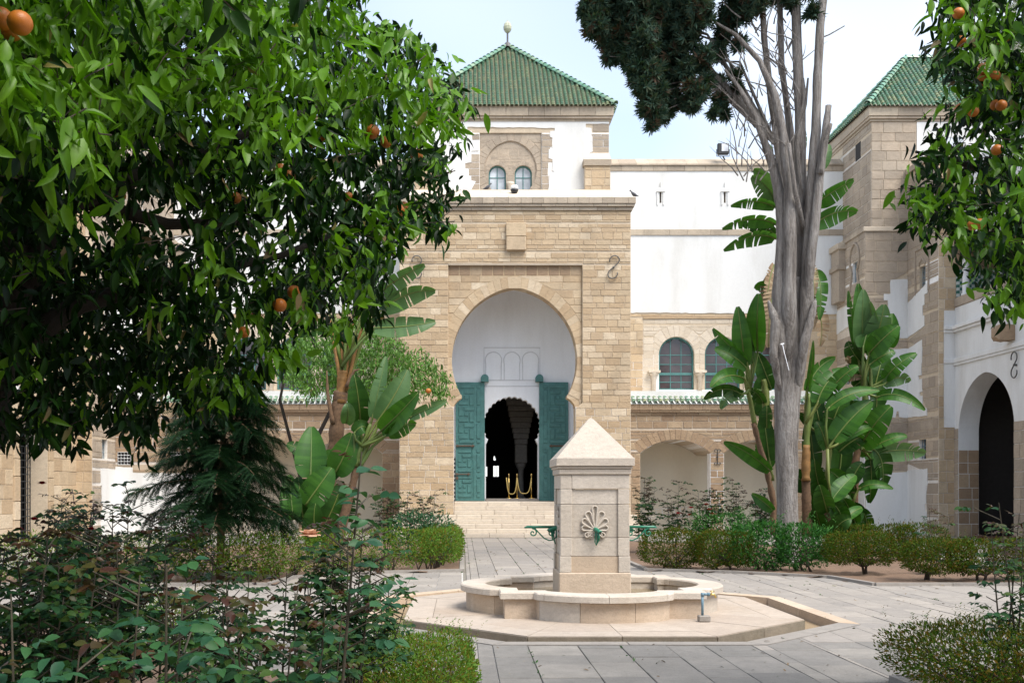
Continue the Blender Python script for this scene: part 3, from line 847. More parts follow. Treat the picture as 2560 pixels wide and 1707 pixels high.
b = MB(); solid(b, Wall((0, YT + 0.11, 0), (1, 0, 0), (0, -1, 0)), alf_t[0][0], alf_t[1][0], TZ0, alf_t[2][1], wps, 0, -0.3); b.build('arch_backing', M['stone_grey'], tow)
b = MB(); b.box(TU0, alf_t[0][0], YT + 0.061, YT + 7.7, TZ0, TZ1); b.box(alf_t[1][0], TU1, YT + 0.061, YT + 7.7, TZ0, TZ1); b.box(alf_t[0][0], alf_t[1][0], YT + 0.6, YT + 7.7, TZ0, TZ1); b.box(alf_t[0][0], alf_t[1][0], YT + 0.061, YT + 0.6, alf_t[2][1], TZ1); b.build('side_wall', M['white'], tow)
rest = solid(MB(), wt, TU0, TU1, TZ0, TZ1 - 0.002, [frame_poly, quoin_poly], 0.03, 0.0); rest.build('plaster', M['white'], tow)
# stones of the frame, quoin, spandrel and blind arch
def in_poly(q, poly):
    cx = sum(p[0] for p in q) / 4; cz = sum(p[1] for p in q) / 4
    return any(a <= cx <= e for a, e in poly_iv(poly, cz))
qs = courses(TU0, TU1, TZ0, TZ1, [alf_t], [0.3, 0.26, 0.32], (0.4, 0.7), rn)
emit(wt, [q for q in qs if in_poly(q, frame_poly) or in_poly(q, quoin_poly)], tow, 'block', M['stone_grey'], 120, rn, proud=(0.010, 0.02))
wt1 = Wall((0, YT + 0.06, 0), (1, 0, 0), (0, -1, 0)); wt2 = Wall((0, YT + 0.11, 0), (1, 0, 0), (0, -1, 0))
bext = arch(bc, 1.04, 14.45, 15.6, 13.72, 20, off=0.34)
emit(wt1, ring_blocks(blind, bext, 21), tow, 'voussoir', M['stone_grey'], 40, rn, proud=(0.008, 0.014))
emit(wt1, courses(alf_t[0][0], alf_t[1][0], TZ0, alf_t[2][1], [bext + [(bext[-1][0], 13.0), (bext[0][0], 13.0)]], [0.3, 0.26], (0.35, 0.6), rn), tow, 'spandrel_block', M['stone_grey'], 40, rn, proud=(0.006, 0.012))
wrs = []
for c in (w1, w2):
    ai, ao = arch(c, 0.355, 14.30, 14.655, 14.30, 12), arch(c, 0.355, 14.30, 14.655, 14.30, 12, off=0.16)
    emit(wt2, ring_blocks(ai, ao, 9, 0.008), tow, 'window_voussoir', M['stone_grey'], 20, rn, proud=(0.004, 0.008))
    wrs.append([(c - 0.37, 13.0), (c - 0.37, 14.30)] + ao + [(c + 0.37, 14.30), (c + 0.37, 13.0)])
emit(wt2, courses(blind[0][0], blind[-1][0], 13.4, 15.55, wrs + [[(alf_t[0][0] - 1, 13.0), (alf_t[0][0] - 1, 17), (bc, 17)] + list(reversed(blind[:21])) + [(blind[0][0], 13.0)], [(alf_t[1][0] + 1, 13.0), (alf_t[1][0] + 1, 17), (bc, 17)] + blind[20:] + [(blind[-1][0], 13.0)]], [0.28, 0.25], (0.35, 0.6), rn), tow, 'infill_block', M['stone_grey'], 40, rn, proud=(0.004, 0.008))
for c in (w1, w2): glazed(tow, wt2, c, 0.345, 13.3, 14.30, 14.645, -0.16, 2, [13.66, 14.18], M['pane_lt'], fr=0.05)
mb = MB(); mb.lathe((bc, YT + 0.12, 13.3), [(0.07, 0), (0.07, 0.32), (0.10, 0.36), (0.09, 0.42), (0.15, 0.58), (0.16, 0.66)], 12); mb.build('colonnette', M['stone_pale'], tow, smooth=True)
# cornice under the eaves (front and both sides)
for (z0, z1, p) in ((16.332, 16.42, 0.05), (16.425, 16.52, 0.12), (16.525, 16.84, 0.16)):
    stones_along(tow, 'cornice_stone', M['coping'], TU0 - p, TU1 + p, YT - p, YT + 0.2, z0, z1, (0.6, 1.1), rn)
    stones_along(tow, 'cornice_stone', M['coping'], TU1 - 0.2, TU1 + p, YT + 0.205, YT + 7.7, z0, z1, (1.5, 2.5), rn, axis='y')
    stones_along(tow, 'cornice_stone', M['coping'], TU0 - p, TU0 + 0.2, YT + 0.205, YT + 7.7, z0, z1, (1.5, 2.5), rn, axis='y')
# buttress at the right shoulder and its twin
for s in (1, -1):
    x0, x1 = sorted((XC + s * (atx(1459.5, YT) - XC), XC + s * (atx(1523, YT) - XC)))
    wbt = Wall((0, YT - 0.3, 0), (1, 0, 0), (0, -1, 0))
    mb = MB(); mb.box(x0, x1, YT - 0.3, YT - 0.001, 13.3, 14.48); bt = mb.build('buttress', M['mortar'], tow)
    emit(wbt, courses(x0, x1, 13.38, 14.47, [], [0.34, 0.3], (0.4, 0.6), rn), bt, 'block', M['stone'], 20, rn)
    mb = MB(); mb.bbox(x0 - 0.06, x1 + 0.04, YT - 0.37, YT - 0.001, 14.482, 14.74, 0.015); mb.build('cap_stone', M['coping'], bt)
    mb = MB(); mb.hexa([(x0 - 0.03, YT - 0.34, 14.742), (x1 + 0.02, YT - 0.34, 14.742), (x1 + .02, YT - .001, 14.742), (x0 - .03, YT - .001, 14.742), (x0 + 0.22, YT - 0.05, 15.08), (x1 - 0.02, YT - 0.05, 15.08), (x1 - .02, YT - .002, 15.1), (x0 + .22, YT - .002, 15.1)]); mb.build('cap_slope', M['stone_pale'], bt)
# roof
E = 4.06; ex0, ex1, ey0, ey1, ez = XC - E, XC + E, YT - 0.2, YT - 0.2 + 2 * E, 16.90
ap = Vector((XC, YT - 0.2 + E, 20.95))
mb = MB(); mb.box(ex0 + 0.05, ex1 - 0.05, ey0 + 0.05, ey1 - 0.05, 16.845, 16.895); mb.build('eave_board', M['coping'], tow)
A_, B_, C_, D_ = (ex0, ey0, ez), (ex1, ey0, ez), (ex1, ey1, ez), (ex0, ey1, ez)
for P_, Q_ in ((A_, B_), (B_, C_), (C_, D_), (D_, A_)):
    tile_face('roof_tiles', tow, P_, Q_, ap, ap)
    hip_tiles(tow, P_, ap)
mb = MB(); mb.tube([ap + Vector((0, 0, -0.1)), ap + Vector((0, 0, 0.72))], 0.04, 8); mb.lathe(ap + Vector((0, 0, -0.05)), [(0.3, 0), (0.22, 0.1), (0.1, 0.25)], 12); mb.build('finial_pole', M['iron'], tow)
mb = MB(); bz = ap + Vector((0, 0, 0.62))
vs, fs, n = [], [], 24
pr = [(0.04, 0), (0.11, 0.06), (0.165, 0.16), (0.18, 0.27), (0.15, 0.39), (0.08, 0.48), (0.03, 0.51), (0.02, 0.57)]
for r, z in pr:
    for k in range(n):
        w = 2 * math.pi * k / n; rr = r * (1 + 0.05 * (k % 2)); vs.append((bz.x + rr * math.cos(w), bz.y + rr * math.sin(w), bz.z + z))
for i in range(len(pr) - 1):
    for k in range(n): fs.append((i*n + k, i*n + (k+1) % n, (i+1)*n + (k+1) % n, (i+1)*n + k))
mb.add(vs, fs); mb.build('finial_ball', plain('weathered ceramic finial', (0.45, 0.46, 0.33), 0.5, var=0.5, scale=6), tow)

# ------------------------------------------------------------------ wings and arcades on both sides of the gatehouse
def wing(s, lab, lab_arc, grp):
    rn = random.Random(21 + s)
    YW, YA = 43.5, 41.0
    def mx(x): return XC + s * (x - XC)
    wg = thing('palace_wing', lab, 'building', (mx(11), YW, 0), grp)
    ww = Wall((mx(0), YW, 0), (s, 0, 0), (0, -1, 0))        # u is the right-hand X, mirrored for the left
    U0, U1 = 5.7, 16.3
    wc = [9.15, 11.11, 13.07]
    wp = [winpoly(c, 0.755, 6.0, 7.50, 8.26) for c in wc]
    slits = [winpoly(x, 0.04, 13.95, 14.40, 14.45) for x in (8.46, 11.2)]
    b = MB(); solid(b, ww, U0, U1, 0, 15.3, wp + slits, 0, -0.35); b.build('wall', M['mortar'], wg)
    edge = teeth([(U0 - 1, 5.0), (U0 - 1, 9.30), (U1 + 1, 9.22), (U1 + 1, 5.0)], 0.02, rn)
    b = MB(); solid(b, ww, U0, U1, 9.2, 15.298, [edge] + slits, 0.03, 0.0); b.build('plaster', M['white'], wg)
    b = MB(); b.box(min(mx(6.3), mx(U1)), max(mx(6.3), mx(U1)), YW - 0.03, YW, 0, 4.9); b.build('arcade_back_wall', M['cream'], wg)
    pale = rect(7.72, 14.4, 5.5, 9.02)
    q1 = courses(6.3, U1, 5.5, 9.22, [pale], [0.34, 0.3, 0.36], (0.45, 0.9), rn)
    emit(ww, q1, wg, 'block', M['stone'], 120, rn)
    rings = []
    for c in wc:
        a_in = arch(c, 0.755, 7.5, 8.26, 7.5, 14); a_out = arch(c, 0.755, 7.5, 8.26, 7.5, 14, off=0.5)
        rings.append([(c - 1.0, 6.0), (c - 1.0, 7.4)] + a_out[3:-3] + [(c + 1.0, 7.4), (c + 1.0, 6.0)])
        lim = [(max(c - 0.98, min(c + 0.98, x)), z) for x, z in a_out]
        emit(ww, ring_blocks(a_in, lim, 13, 0.012), wg, 'voussoir', M['stone_pale'], 40, rn, proud=(0.008, 0.014))
    obs = [[(c - 0.98, 5.0), (c - 0.98, 7.5)] + [(max(c - 0.98, min(c + 0.98, x)), z) for x, z in arch(c, 0.755, 7.5, 8.26, 7.5, 14, off=0.5)] + [(c + 0.98, 7.5), (c + 0.98, 5.0)] for c in wc]
    emit(ww, courses(7.72, 14.4, 5.5, 9.02, obs, [0.3], (0.35, 0.6), rn, 0.014), wg, 'pale_block', M['stone_pale'], 80, rn, proud=(0.008, 0.014))
    for c in wc:                                  # jamb stones beside each window down to the sill
        for k in (-1, 1):
            emit(ww, courses(min(c + k * 0.765, c + k * 0.98), max(c + k * 0.765, c + k * 0.98), 6.75, 7.5, [], [0.37], (0.5, 0.6), rn, 0.014), wg, 'jamb_block', M['stone_pale'], 10, rn, proud=(0.008, 0.014))
    mb = MB(); mb.box(*sorted((mx(7.72), mx(14.4))), YW - 0.05, YW - 0.001, 9.03, 9.10); mb.build('drip_moulding', M['stone'], wg)
    for c in wc: glazed(wg, ww, c, 0.755, 6.0, 7.50, 8.26, -0.2, 3, [6.34, 6.69, 7.1, 7.5], M['pane_dk'], transom=6.69)
    for u in (wc[0] - 0.98, (wc[0] + wc[1]) / 2, (wc[1] + wc[2]) / 2, wc[2] + 0.98):
        mb = MB(); c_ = ww.P(u, 0, 0.06)
        mb.lathe((c_.x, c_.y, 5.5), [(0.09, 0), (0.09, 0.95), (0.12, 1.0), (0.10, 1.05), (0.2, 1.16), (0.22, 1.2)], 12); mb.build('colonnette', M['stone_pale'], wg, smooth=True)
        mb = MB(); a0, a1 = sorted((ww.P(u - 0.25, 0).x, ww.P(u + 0.25, 0).x)); mb.bbox(a0, a1, YW - 0.28, YW + 0.1, 6.705, 6.80, 0.01); mb.build('impost', M['stone_pale'], wg)
    x0, x1 = sorted((mx(U0), mx(U1)))
    stones_along(wg, 'string_stone', M['coping'], x0, x1, YW - 0.07, YW - 0.031, 12.57, 12.82, (0.6, 1.1), rn)
    stones_along(wg, 'parapet_stone', M['coping'], x0, x1, YW - 0.06, YW + 0.3, 15.302, 15.54, (0.5, 1.0), rn)
    xx = x0
    while xx < x1 - 0.05:
        e = min(x1, xx + rn.uniform(0.5, 1.0)); mb = MB()
        mb.hexa([(xx + .003, YW - 0.12, 15.545), (e - .003, YW - 0.12, 15.545), (e - .003, YW + .4, 15.545), (xx + .003, YW + .4, 15.545), (xx + .003, YW - 0.10, 15.62), (e - .003, YW - 0.10, 15.62), (e - .003, YW + .38, 15.95), (xx + .003, YW + .38, 15.95)])
        mb.build('coping_stone', M['coping'], wg); xx = e
    for x in (8.46, 11.2):
        mb = MB()
        c_ = ww.P(x, 0, 0)
        for k in (-1, 1): mb.bbox(c_.x + k * 0.13 - 0.03, c_.x + k * 0.13 + 0.03, YW - 0.07, YW - 0.02, 13.85, 14.4, 0.01)
        v = [(c_.x - 0.19, YW - 0.09, 14.42), (c_.x + 0.19, YW - 0.09, 14.42), (c_.x + 0.19, YW - 0.02, 14.42), (c_.x - 0.19, YW - 0.02, 14.42), (c_.x - 0.05, YW - 0.08, 14.58), (c_.x + 0.05, YW - 0.08, 14.58), (c_.x + 0.05, YW - 0.02, 14.62), (c_.x - 0.05, YW - 0.02, 14.62)]
        mb.hexa(v); mb.tube([(c_.x, YW - 0.07, 14.6), (c_.x, YW - 0.07, 14.82)], 0.022, 6)
        mb.build('slit_niche', M['white'], wg)
        mb = MB(); mb.box(c_.x - 0.1, c_.x + 0.1, YW + 0.3, YW + 0.34, 13.9, 14.6); mb.build('slit_back', M['black'], wg)
    mb = MB(); mb.box(x0, x1, YW + 0.36, YW + 5, 0, 15.2); mb.build('wing_core', M['white'], wg)
    # arcade in front
    ar = thing('arcade', lab_arc, 'arcade', (mx(11), YA, 0), 'arcades beside the gatehouse')
    wa = Wall((mx(0), YA, 0), (s, 0, 0), (0, -1, 0))
    A0, A1 = 6.36, 15.95
    cs = [8.575, 11.94, 15.305]
    ops = [[(c - 1.41, -0.1), (c - 1.41, 3.2)] + segarch(c, 1.41, 3.2, 3.73) + [(c + 1.41, 3.2), (c + 1.41, -0.1)] for c in cs]
    b = MB(); solid(b, wa, A0, 16.8, 0, 3.2, ops, 0, -0.55); solid(b, wa, A0, 16.8, 3.2, 4.73, ops, 0, -2.44); b.build('wall', M['mortar_b'], ar)
    ri = []
    for c in cs:
        i_, o_ = segarch(c, 1.41, 3.2, 3.73), segarch(c, 1.41, 3.2, 3.73, off=0.44)
        o_ = [(c + (x - c) * 1.06, z) for x, z in o_]
        emit(wa, ring_blocks(i_, o_, 16, 0.018), ar, 'voussoir', M['stone_brown'], 60, rn)
        ri.append([(c - 1.41, -0.1), (c - 1.41, 3.2)] + o_ + [(c + 1.41, 3.2), (c + 1.41, -0.1)])
    emit(wa, courses(A0, 16.8, 0, 4.73, ri, [0.3, 0.26, 0.28], (0.35, 0.75), rn, 0.028), ar, 'block', M['stone_brown'], 200, rn)
    x0, x1 = sorted((mx(A0), mx(16.6)))
    stones_along(ar, 'cornice_stone', M['stone_brown'], x0, x1, YA - 0.06, YA + 0.4, 4.732, 4.84, (0.8, 1.3), rn)
    stones_along(ar, 'cornice_stone', M['stone_brown'], x0, x1, YA - 0.14, YA + 0.4, 4.845, 4.92, (0.8, 1.3), rn)
    stones_along(ar, 'cornice_stone', M['stone_brown'], x0, x1, YA - 0.17, YA + 0.4, 4.925, 5.16, (0.5, 0.9), rn)
    mb = MB(); mb.box(x0, x1, YA + 0.42, 43.44, 4.74, 5.75); mb.build('parapet', M['white'], ar)
    tv, tf = barrel(0.095, 0.078, 0.34, 6, 0.025)
    me = bpy.data.meshes.new('eave_tile'); rt = np.array(Matrix.Rotation(math.radians(27), 3, 'X'))
    me.from_pydata([tuple(rt @ p) for p in tv], [], [tuple(map(int, t)) for t in tf]); me.materials.append(M['tile']); me.polygons.foreach_set('use_smooth', [True] * len(me.polygons))
    n = int((x1 - x0) / 0.214)
    for i in range(n):
        for k in range(2):
            o = link_mesh('eave_tile', me, ar)
            o.location = Vector((x0 + (i + 0.5) * (x1 - x0) / n + rn.uniform(-.006, .006), YA - 0.25 + 0.26 * k, 5.19 + 0.135 * k)) - ORG[ar.name]
    mb = MB(); mb.hexa([(x0, YA - 0.2, 5.165), (x1, YA - 0.2, 5.165), (x1, YA + 0.41, 5.165), (x0, YA + 0.41, 5.165), (x0, YA - 0.2, 5.18), (x1, YA - 0.2, 5.18), (x1, YA + 0.41, 5.47), (x0, YA + 0.41, 5.47)]); mb.build('tile_bed', M['deck'], ar)
    # iron anchor on the first pier
    mb = MB(); u = 10.255
    mb.tube([wa.P(u, 2.78, 0.05), wa.P(u, 3.32, 0.05)], 0.016, 6); mb.tube([wa.P(u, 3.05, -0.02), wa.P(u, 3.05, 0.09)], 0.03, 6)
    for sx in (-1, 1):
        for (zz, sz) in ((3.32, 1), (2.78, -1)):
            pts = [(u, zz - sz * 0.06)] + [(u + sx * (0.065 - 0.055 * math.cos(a)), zz + sz * 0.05 * math.sin(a) - sz * 0.01) for a in np.linspace(0.2, 4.6, 12)]
            mb.tube([wa.P(x, z, 0.05) for x, z in pts], 0.013, 5)
    mb.build('wall_anchor', M['iron_dk'], ar)
    mb = MB(); mb.box(x0, x1, YA - 0.0, 43.5, -0.05, 0.02); mb.build('arcade_floor', M['step'], ar)
    return wg, ar
wing(1, 'long white palace wing with arched teal windows behind the cypress trunk', 'brown stone arcade with green eave tiles behind the red roses', 'palace wings beside the gatehouse')
wing(-1, 'white palace wing mostly hidden behind the leafy orange tree', 'brown stone arcade showing beside the gatehouse behind the banana plants', 'palace wings beside the gatehouse')

# ------------------------------------------------------------------ corner towers and side ranges
def corner(s, lab_t, lab_r):
    rn = random.Random(40 + s)
    def mx(x): return XC + s * (x - XC)
    def bx(mb, x0, x1, *a): return mb.box(*sorted((mx(x0), mx(x1))), *a)
    ct = thing('corner_tower', lab_t, 'tower', (mx(19), 42, 0), 'towers closing the wings')
    wl_ = Wall((mx(16.25), 43.5, 0), (0, -1, 0), (-s, 0, 0))     # upper flank, u from the wing towards the camera
    wl0 = Wall((mx(16.0), 43.5, 0), (0, -1, 0), (-s, 0, 0))      # lower flank
    wfr = Wall((mx(0), 40.5, 0), (s, 0, 0), (0, -1, 0))
    up_win = rect(1.35, 1.95, 15.25, 15.95)
    mb = MB(); bx(mb, 16.26, 24, 40.51, 45.4, 12.1, 16.33); mb.build('core', M['dark_in'], ct)
    b = MB(); solid(b, wl_, -2.0, 2.996, 12.1, 16.33, [up_win], 0, -0.25); b.build('flank_wall', M['mortar'], ct)
    b = MB(); solid(b, wfr, 16.254, 24, 12.1, 16.33, [], 0, -0.3); b.build('front_wall', M['mortar'], ct)
    emit(wl_, courses(0, 3.0, 12.1, 16.33, [up_win], [0.4, 0.36], (0.45, 0.8), rn), ct, 'block', M['stone_grey'], 80, rn)
    emit(wfr, courses(16.25, 18.02, 12.1, 16.33, [], [0.4, 0.36], (0.45, 0.8), rn), ct, 'block', M['stone_grey'], 80, rn)
    grille(ct, wl_, 1.35, 1.95, 15.25, 15.95, -0.2, 3, 3)
    b = MB(); solid(b, wfr, 18.05, 24, 14.1, 16.32, [rect(19.2, 19.9, 15.2, 15.7)], 0.03, 0); b.build('plaster', M['white'], ct)
    mb = MB(); bx(mb, 19.2, 19.9, 40.48, 40.495, 15.2, 15.7); mb.build('window', M['pane_lt'], ct)
    for (z0, z1, p) in ((16.332, 16.42, 0.05), (16.425, 16.52, 0.12), (16.525, 16.84, 0.16)):
        a, c = sorted((mx(16.25 - p), mx(24))); stones_along(ct, 'cornice_stone', M['coping'], a, c, 40.5 - p, 40.8, z0, z1, (0.7, 1.2), rn)
        a, c = sorted((mx(16.25 - p), mx(16.5))); stones_along(ct, 'cornice_stone', M['coping'], a, c, 40.805, 45.4, z0, z1, (0.9, 1.4), rn, axis='y')
    ex, ey, ey2, ez = 16.03, 40.28, 45.5, 16.90
    k = (ey2 - ey) / 2; rz = 19.8
    P0, P1, P2, P3 = (mx(ex), ey, ez), (mx(24), ey, ez), (mx(24), ey2, ez), (mx(ex), ey2, ez)
    R0, R1 = (mx(ex + k), ey + k, rz), (mx(24), ey + k, rz)
    if s > 0: tile_face('roof_tiles', ct, P0, P1, R1, R0); tile_face('roof_tiles', ct, P3, P0, R0, R0)
    else: tile_face('roof_tiles', ct, P1, P0, R0, R1); tile_face('roof_tiles', ct, P0, P3, R0, R0)
    mb = MB(); mb.add([P2, P3, R0, R1], [(0, 1, 2, 3)]); mb.build('rear_slope', M['deck'], ct)
    mb = MB(); bx(mb, 16.1, 24, 40.35, 45.4, 16.845, 16.895); mb.build('eave_board', M['coping'], ct)
    hip_tiles(ct, P0, R0); hip_tiles(ct, P3, R0); hip_tiles(ct, R0, R1)
    # lower stage
    lw = rect(1.75, 2.25, 10.15, 11.0); lw2 = rect(0.95, 1.5, 6.1, 6.95)
    solid(MB(), wl0, 0, 2.996, 0, 12.1, [lw, lw2], 0, -0.25).build('lower_flank_wall', M['mortar'], ct)
    solid(MB(), wfr, 16.004, 17.72, 0, 12.1, [], 0, -0.3).build('lower_front_wall', M['mortar'], ct)
    mb = MB(); bx(mb, 16.26, 24, 40.81, 45.4, 0, 12.09); mb.build('lower_core', M['dark_in'], ct)
    grille(ct, wl0, 1.75, 2.25, 10.15, 11.0, -0.18, 2, 4); grille(ct, wl0, 0.95, 1.5, 6.1, 6.95, -0.18, 2, 3)
    # plaster patches with stepped edges on the flank (u 0..3) and the front (u 16..17.7)
    pf = [[(0, 8.35), (0.0, 9.3), (1.4, 9.4), (1.4, 9.1), (3.0, 9.1), (3.0, 8.2), (1.6, 8.2), (1.6, 8.5)], [(0, 0), (0, 6.0), (0.6, 6.0), (0.6, 5.7), (1.2, 5.7), (1.2, 5.5), (3, 5.5), (3, 4.58), (3, 0)]]
    pr_ = [[(16.62, 7.75), (16.62, 8.1), (16.8, 8.1), (16.8, 8.9), (16.9, 8.9), (16.9, 9.25), (16.74, 9.25), (16.74, 9.5), (17.0, 9.5), (17.0, 10.05), (17.69, 10.08), (17.69, 7.75)],
           [(16.05, 4.6), (16.05, 7.2), (17.0, 7.3), (17.69, 7.34), (17.69, 4.58), (17.35, 4.62), (17.33, 4.85), (17.25, 4.85), (17.2, 4.6)],
           [(16.02, 0), (16.02, 2.25), (16.9, 2.25), (16.9, 2.4), (17.69, 2.45), (17.69, 0)]]
    pf = [teeth(p, 0.015, rn) for p in pf]; pr_ = [teeth(p, 0.015, rn) for p in pr_]
    def patch(wall, poly, name='plaster_patch'):
        us = [p[0] for p in poly]; zs = [p[1] for p in poly]; b = MB()
        lv = sorted(set(zs)); lv = [z for i, z in enumerate(lv) if i == 0 or z - lv[i - 1] > 1e-3]
        for za, zb in zip(lv[:-1], lv[1:]):
            e = (zb - za) * 1e-3; A, B = poly_iv(poly, za + e), poly_iv(poly, zb - e)
            if len(A) != len(B): A = B = poly_iv(poly, (za + zb) / 2)
            for (a0, b0), (a1, b1) in zip(A, B):
                b.hexa([wall.P(a0, za, 0.032), wall.P(b0, za, 0.032), wall.P(b0, za, 0), wall.P(a0, za, 0), wall.P(a1, zb, 0.032), wall.P(b1, zb, 0.032), wall.P(b1, zb, 0), wall.P(a1, zb, 0)])
        return b.build(name, M['white'], ct)
    for p in pf: patch(wl0, p)
    for p in pr_: patch(wfr, p)
    emit(wl0, courses(0, 3.0, 0, 12.0, [lw, lw2] + pf, [0.42, 0.38], (0.45, 0.85), rn), ct, 'flank_block', M['stone_grey'], 120, rn)
    emit(wfr, courses(16.0, 17.69, 0, 12.0, pr_, [0.42, 0.38], (0.45, 0.85), rn), ct, 'front_block', M['stone_grey'], 120, rn)
    # sloped weathering between the stages
    mb = MB()
    x0, x1 = (15.93, 17.7)
    a, c = sorted((mx(x0), mx(x1)))
    mb.bbox(a, c, 40.42, 40.55, 11.98, 12.16, 0.015); mb.build('set_off_stone', M['stone_pale'], ct)
    a, c = sorted((mx(15.93), mx(16.3)))
    stones_along(ct, 'set_off_stone', M['coping'], a, c, 40.556, 43.45, 11.98, 12.16, (0.6, 0.9), rn, axis='y')
    # pier against the wing with moulded cap, arched niche moulding round the barred window
    a, c = sorted((mx(15.72), mx(15.998)))
    mb = MB(); mb.box(a, c, 42.55, 43.44, 9.6, 11.75); pier = mb.build('pier', M['stone_grey'], ct)
    a, c = sorted((mx(15.62), mx(15.998)))
    mb = MB(); mb.bbox(a, c, 42.47, 43.44, 11.755, 12.0, 0.02); mb.bbox(a, c, 42.47, 43.44, 10.9, 11.1, 0.02); mb.build('pier_cap', M['coping'], pier)
    mb = MB(); na = [(1.5, 9.75)] + arch(2.0, 0.5, 11.1, 11.75, 10.6, 10) + [(2.5, 9.75)]
    mb.tube([wl0.P(u, z, 0.04) for u, z in na], 0.045, 6); mb.hexa([wl0.P(1.4, 9.6, 0.12), wl0.P(2.6, 9.6, 0.12), wl0.P(2.6, 9.6, 0.0), wl0.P(1.4, 9.6, 0.0), wl0.P(1.4, 9.78, 0.12), wl0.P(2.6, 9.78, 0.12), wl0.P(2.6, 9.78, 0), wl0.P(1.4, 9.78, 0)]); mb.build('niche_moulding', M['stone_grey'], ct)

    # side range: short return wall, then the arched wall facing the court
    sr = thing('side_range', lab_r, 'building', (mx(19), 36, 0), 'side ranges of the court')
    w2 = Wall((mx(17.7), 40.5, 0), (0, -1, 0), (-s, 0, 0))       # u 0..2.6 towards the camera
    w2f = Wall((mx(0), 37.9, 0), (s, 0, 0), (0, -1, 0))
    wa1, wa2 = rect(1.05, 1.55, 9.5, 10.32), rect(1.0, 1.6, 2.92, 3.67)
    solid(MB(), w2, 0, 2.596, 0, 14.2, [wa1, wa2], 0, -0.3).build('return_wall', M['mortar'], sr)
    solid(MB(), w2f, 17.704, 18.35, 0, 14.2, [], 0, -0.3).build('return_front_wall', M['mortar'], sr)
    mb = MB(); bx(mb, 18.01, 24, 38.22, 40.48, 0, 14.2); mb.build('core', M['dark_in'], sr)
    ptch = [teeth(p, 0.015, rn) for p in ([(0.0, 7.75), (0.0, 9.1), (1.75, 9.6), (1.75, 9.2), (1.5, 9.2), (1.5, 8.8), (1.35, 8.8), (1.35, 8.4), (1.5, 8.4), (1.5, 8.0)], [(0, 4.6), (0, 7.3), (1.3, 7.5), (1.3, 6.6), (1.25, 6.6), (1.25, 6.15), (1.0, 6.15), (1.0, 6.0), (1.3, 6.0), (1.3, 5.5), (1.1, 5.5), (1.1, 5.35), (1.35, 5.35), (1.35, 4.85), (1.7, 4.85), (1.7, 4.55)], [(0, 0), (0, 2.5), (1.75, 2.55), (1.75, 1.9), (1.65, 1.9), (1.65, 1.2), (1.5, 1.2), (1.5, 0.9), (1.7, 0.9), (1.7, 0)])]
    for p in ptch:
        o = patch(w2, p); o.parent = sr; o.location = ORG[ct.name] - ORG[sr.name]
    emit(w2, courses(0, 2.6, 0, 14.0, [wa1, wa2] + ptch, [0.42, 0.38], (0.45, 0.85), rn), sr, 'return_block', M['stone_grey'], 150, rn)
    low_white = s > 0
    emit(w2f, courses(17.7, 18.35, 0, 14.0, [rect(17.9, 19, 4.0, 8.4)] if low_white else [], [0.42, 0.38], (0.35, 0.5), rn), sr, 'front_block', M['stone'], 80, rn)
    grille(sr, w2, 1.05, 1.55, 9.5, 10.32, -0.2, 3, 4); grille(sr, w2, 1.0, 1.6, 2.92, 3.67, -0.2, 3, 3)
    mb = MB(); hood = [(0.75, 9.3), (0.75, 11.0), (1.85, 11.0), (1.85, 9.3)]; mb.tube([w2.P(u, z, 0.03) for u, z in hood], 0.04, 5)
    mb.tube([w2.P(u, z, 0.03) for u, z in ((1.05, 10.36), (1.1, 10.5), (1.2, 10.52), (1.3, 10.66), (1.4, 10.52), (1.5, 10.5), (1.55, 10.36))], 0.035, 5); mb.build('window_surround', M['stone_grey'], sr)
    a, c = sorted((mx(17.58), mx(18.4)))
    stones_along(sr, 'cornice_stone', M['coping'], a, c, 37.8, 40.46, 14.2, 14.42, (0.6, 0.9), rn, axis='y')
    # long wall
    XL = 18.3
    wq = Wall((mx(XL), 37.9, 0), (0, -1, 0), (-s, 0, 0))         # u = distance from the corner towards the camera
    if s > 0: au, ahw, azc, aza, mat = 2.2, 1.9, 3.79, 5.85, M['white']
    else: au, ahw, azc, aza, mat = 3.75, 1.15, 3.1, 4.6, M['stone']
    a_in = arch(au, ahw, azc, aza, azc, 16)
    op = [(au - ahw, -0.1), (au - ahw, azc)] + a_in[1:-1] + [(au + ahw, azc), (au + ahw, -0.1)]
    LEN = 13.0
    b = MB(); solid(b, wq, 0.0, LEN, 0, 8.4, [op], 0, -0.75); b.build('court_wall', M['mortar'] if s < 0 else M['white'], sr)
    if s > 0:
        jz = 4.0
        for (u0, u1) in ((-0.02, au - ahw), (au + ahw, au + ahw + 1.2)):
            if u1 - u0 > 0.15: emit(wq, courses(u0, u1, 0, jz, [], [0.5, 0.42], (0.5, 0.8), rn), sr, 'jamb_block', M['stone_grey'], 30, rn, proud=(0.02, 0.035))
        wj = Wall(wq.P(au - ahw, 0, -0.75), (-s, 0, 0), (0, -1, 0))
        emit(wj, courses(0, 0.75, 0, 3.2, [], [0.5, 0.42], (0.4, 0.6), rn), sr, 'reveal_block', M['stone_brown'], 20, rn)
        wj = Wall(wq.P(au + ahw, 0, -0.75), (-s, 0, 0), (0, 1, 0))
        emit(wj, courses(0, 0.75, 0, 3.2, [], [0.5, 0.42], (0.4, 0.6), rn), sr, 'reveal_block', M['stone_brown'], 20, rn)
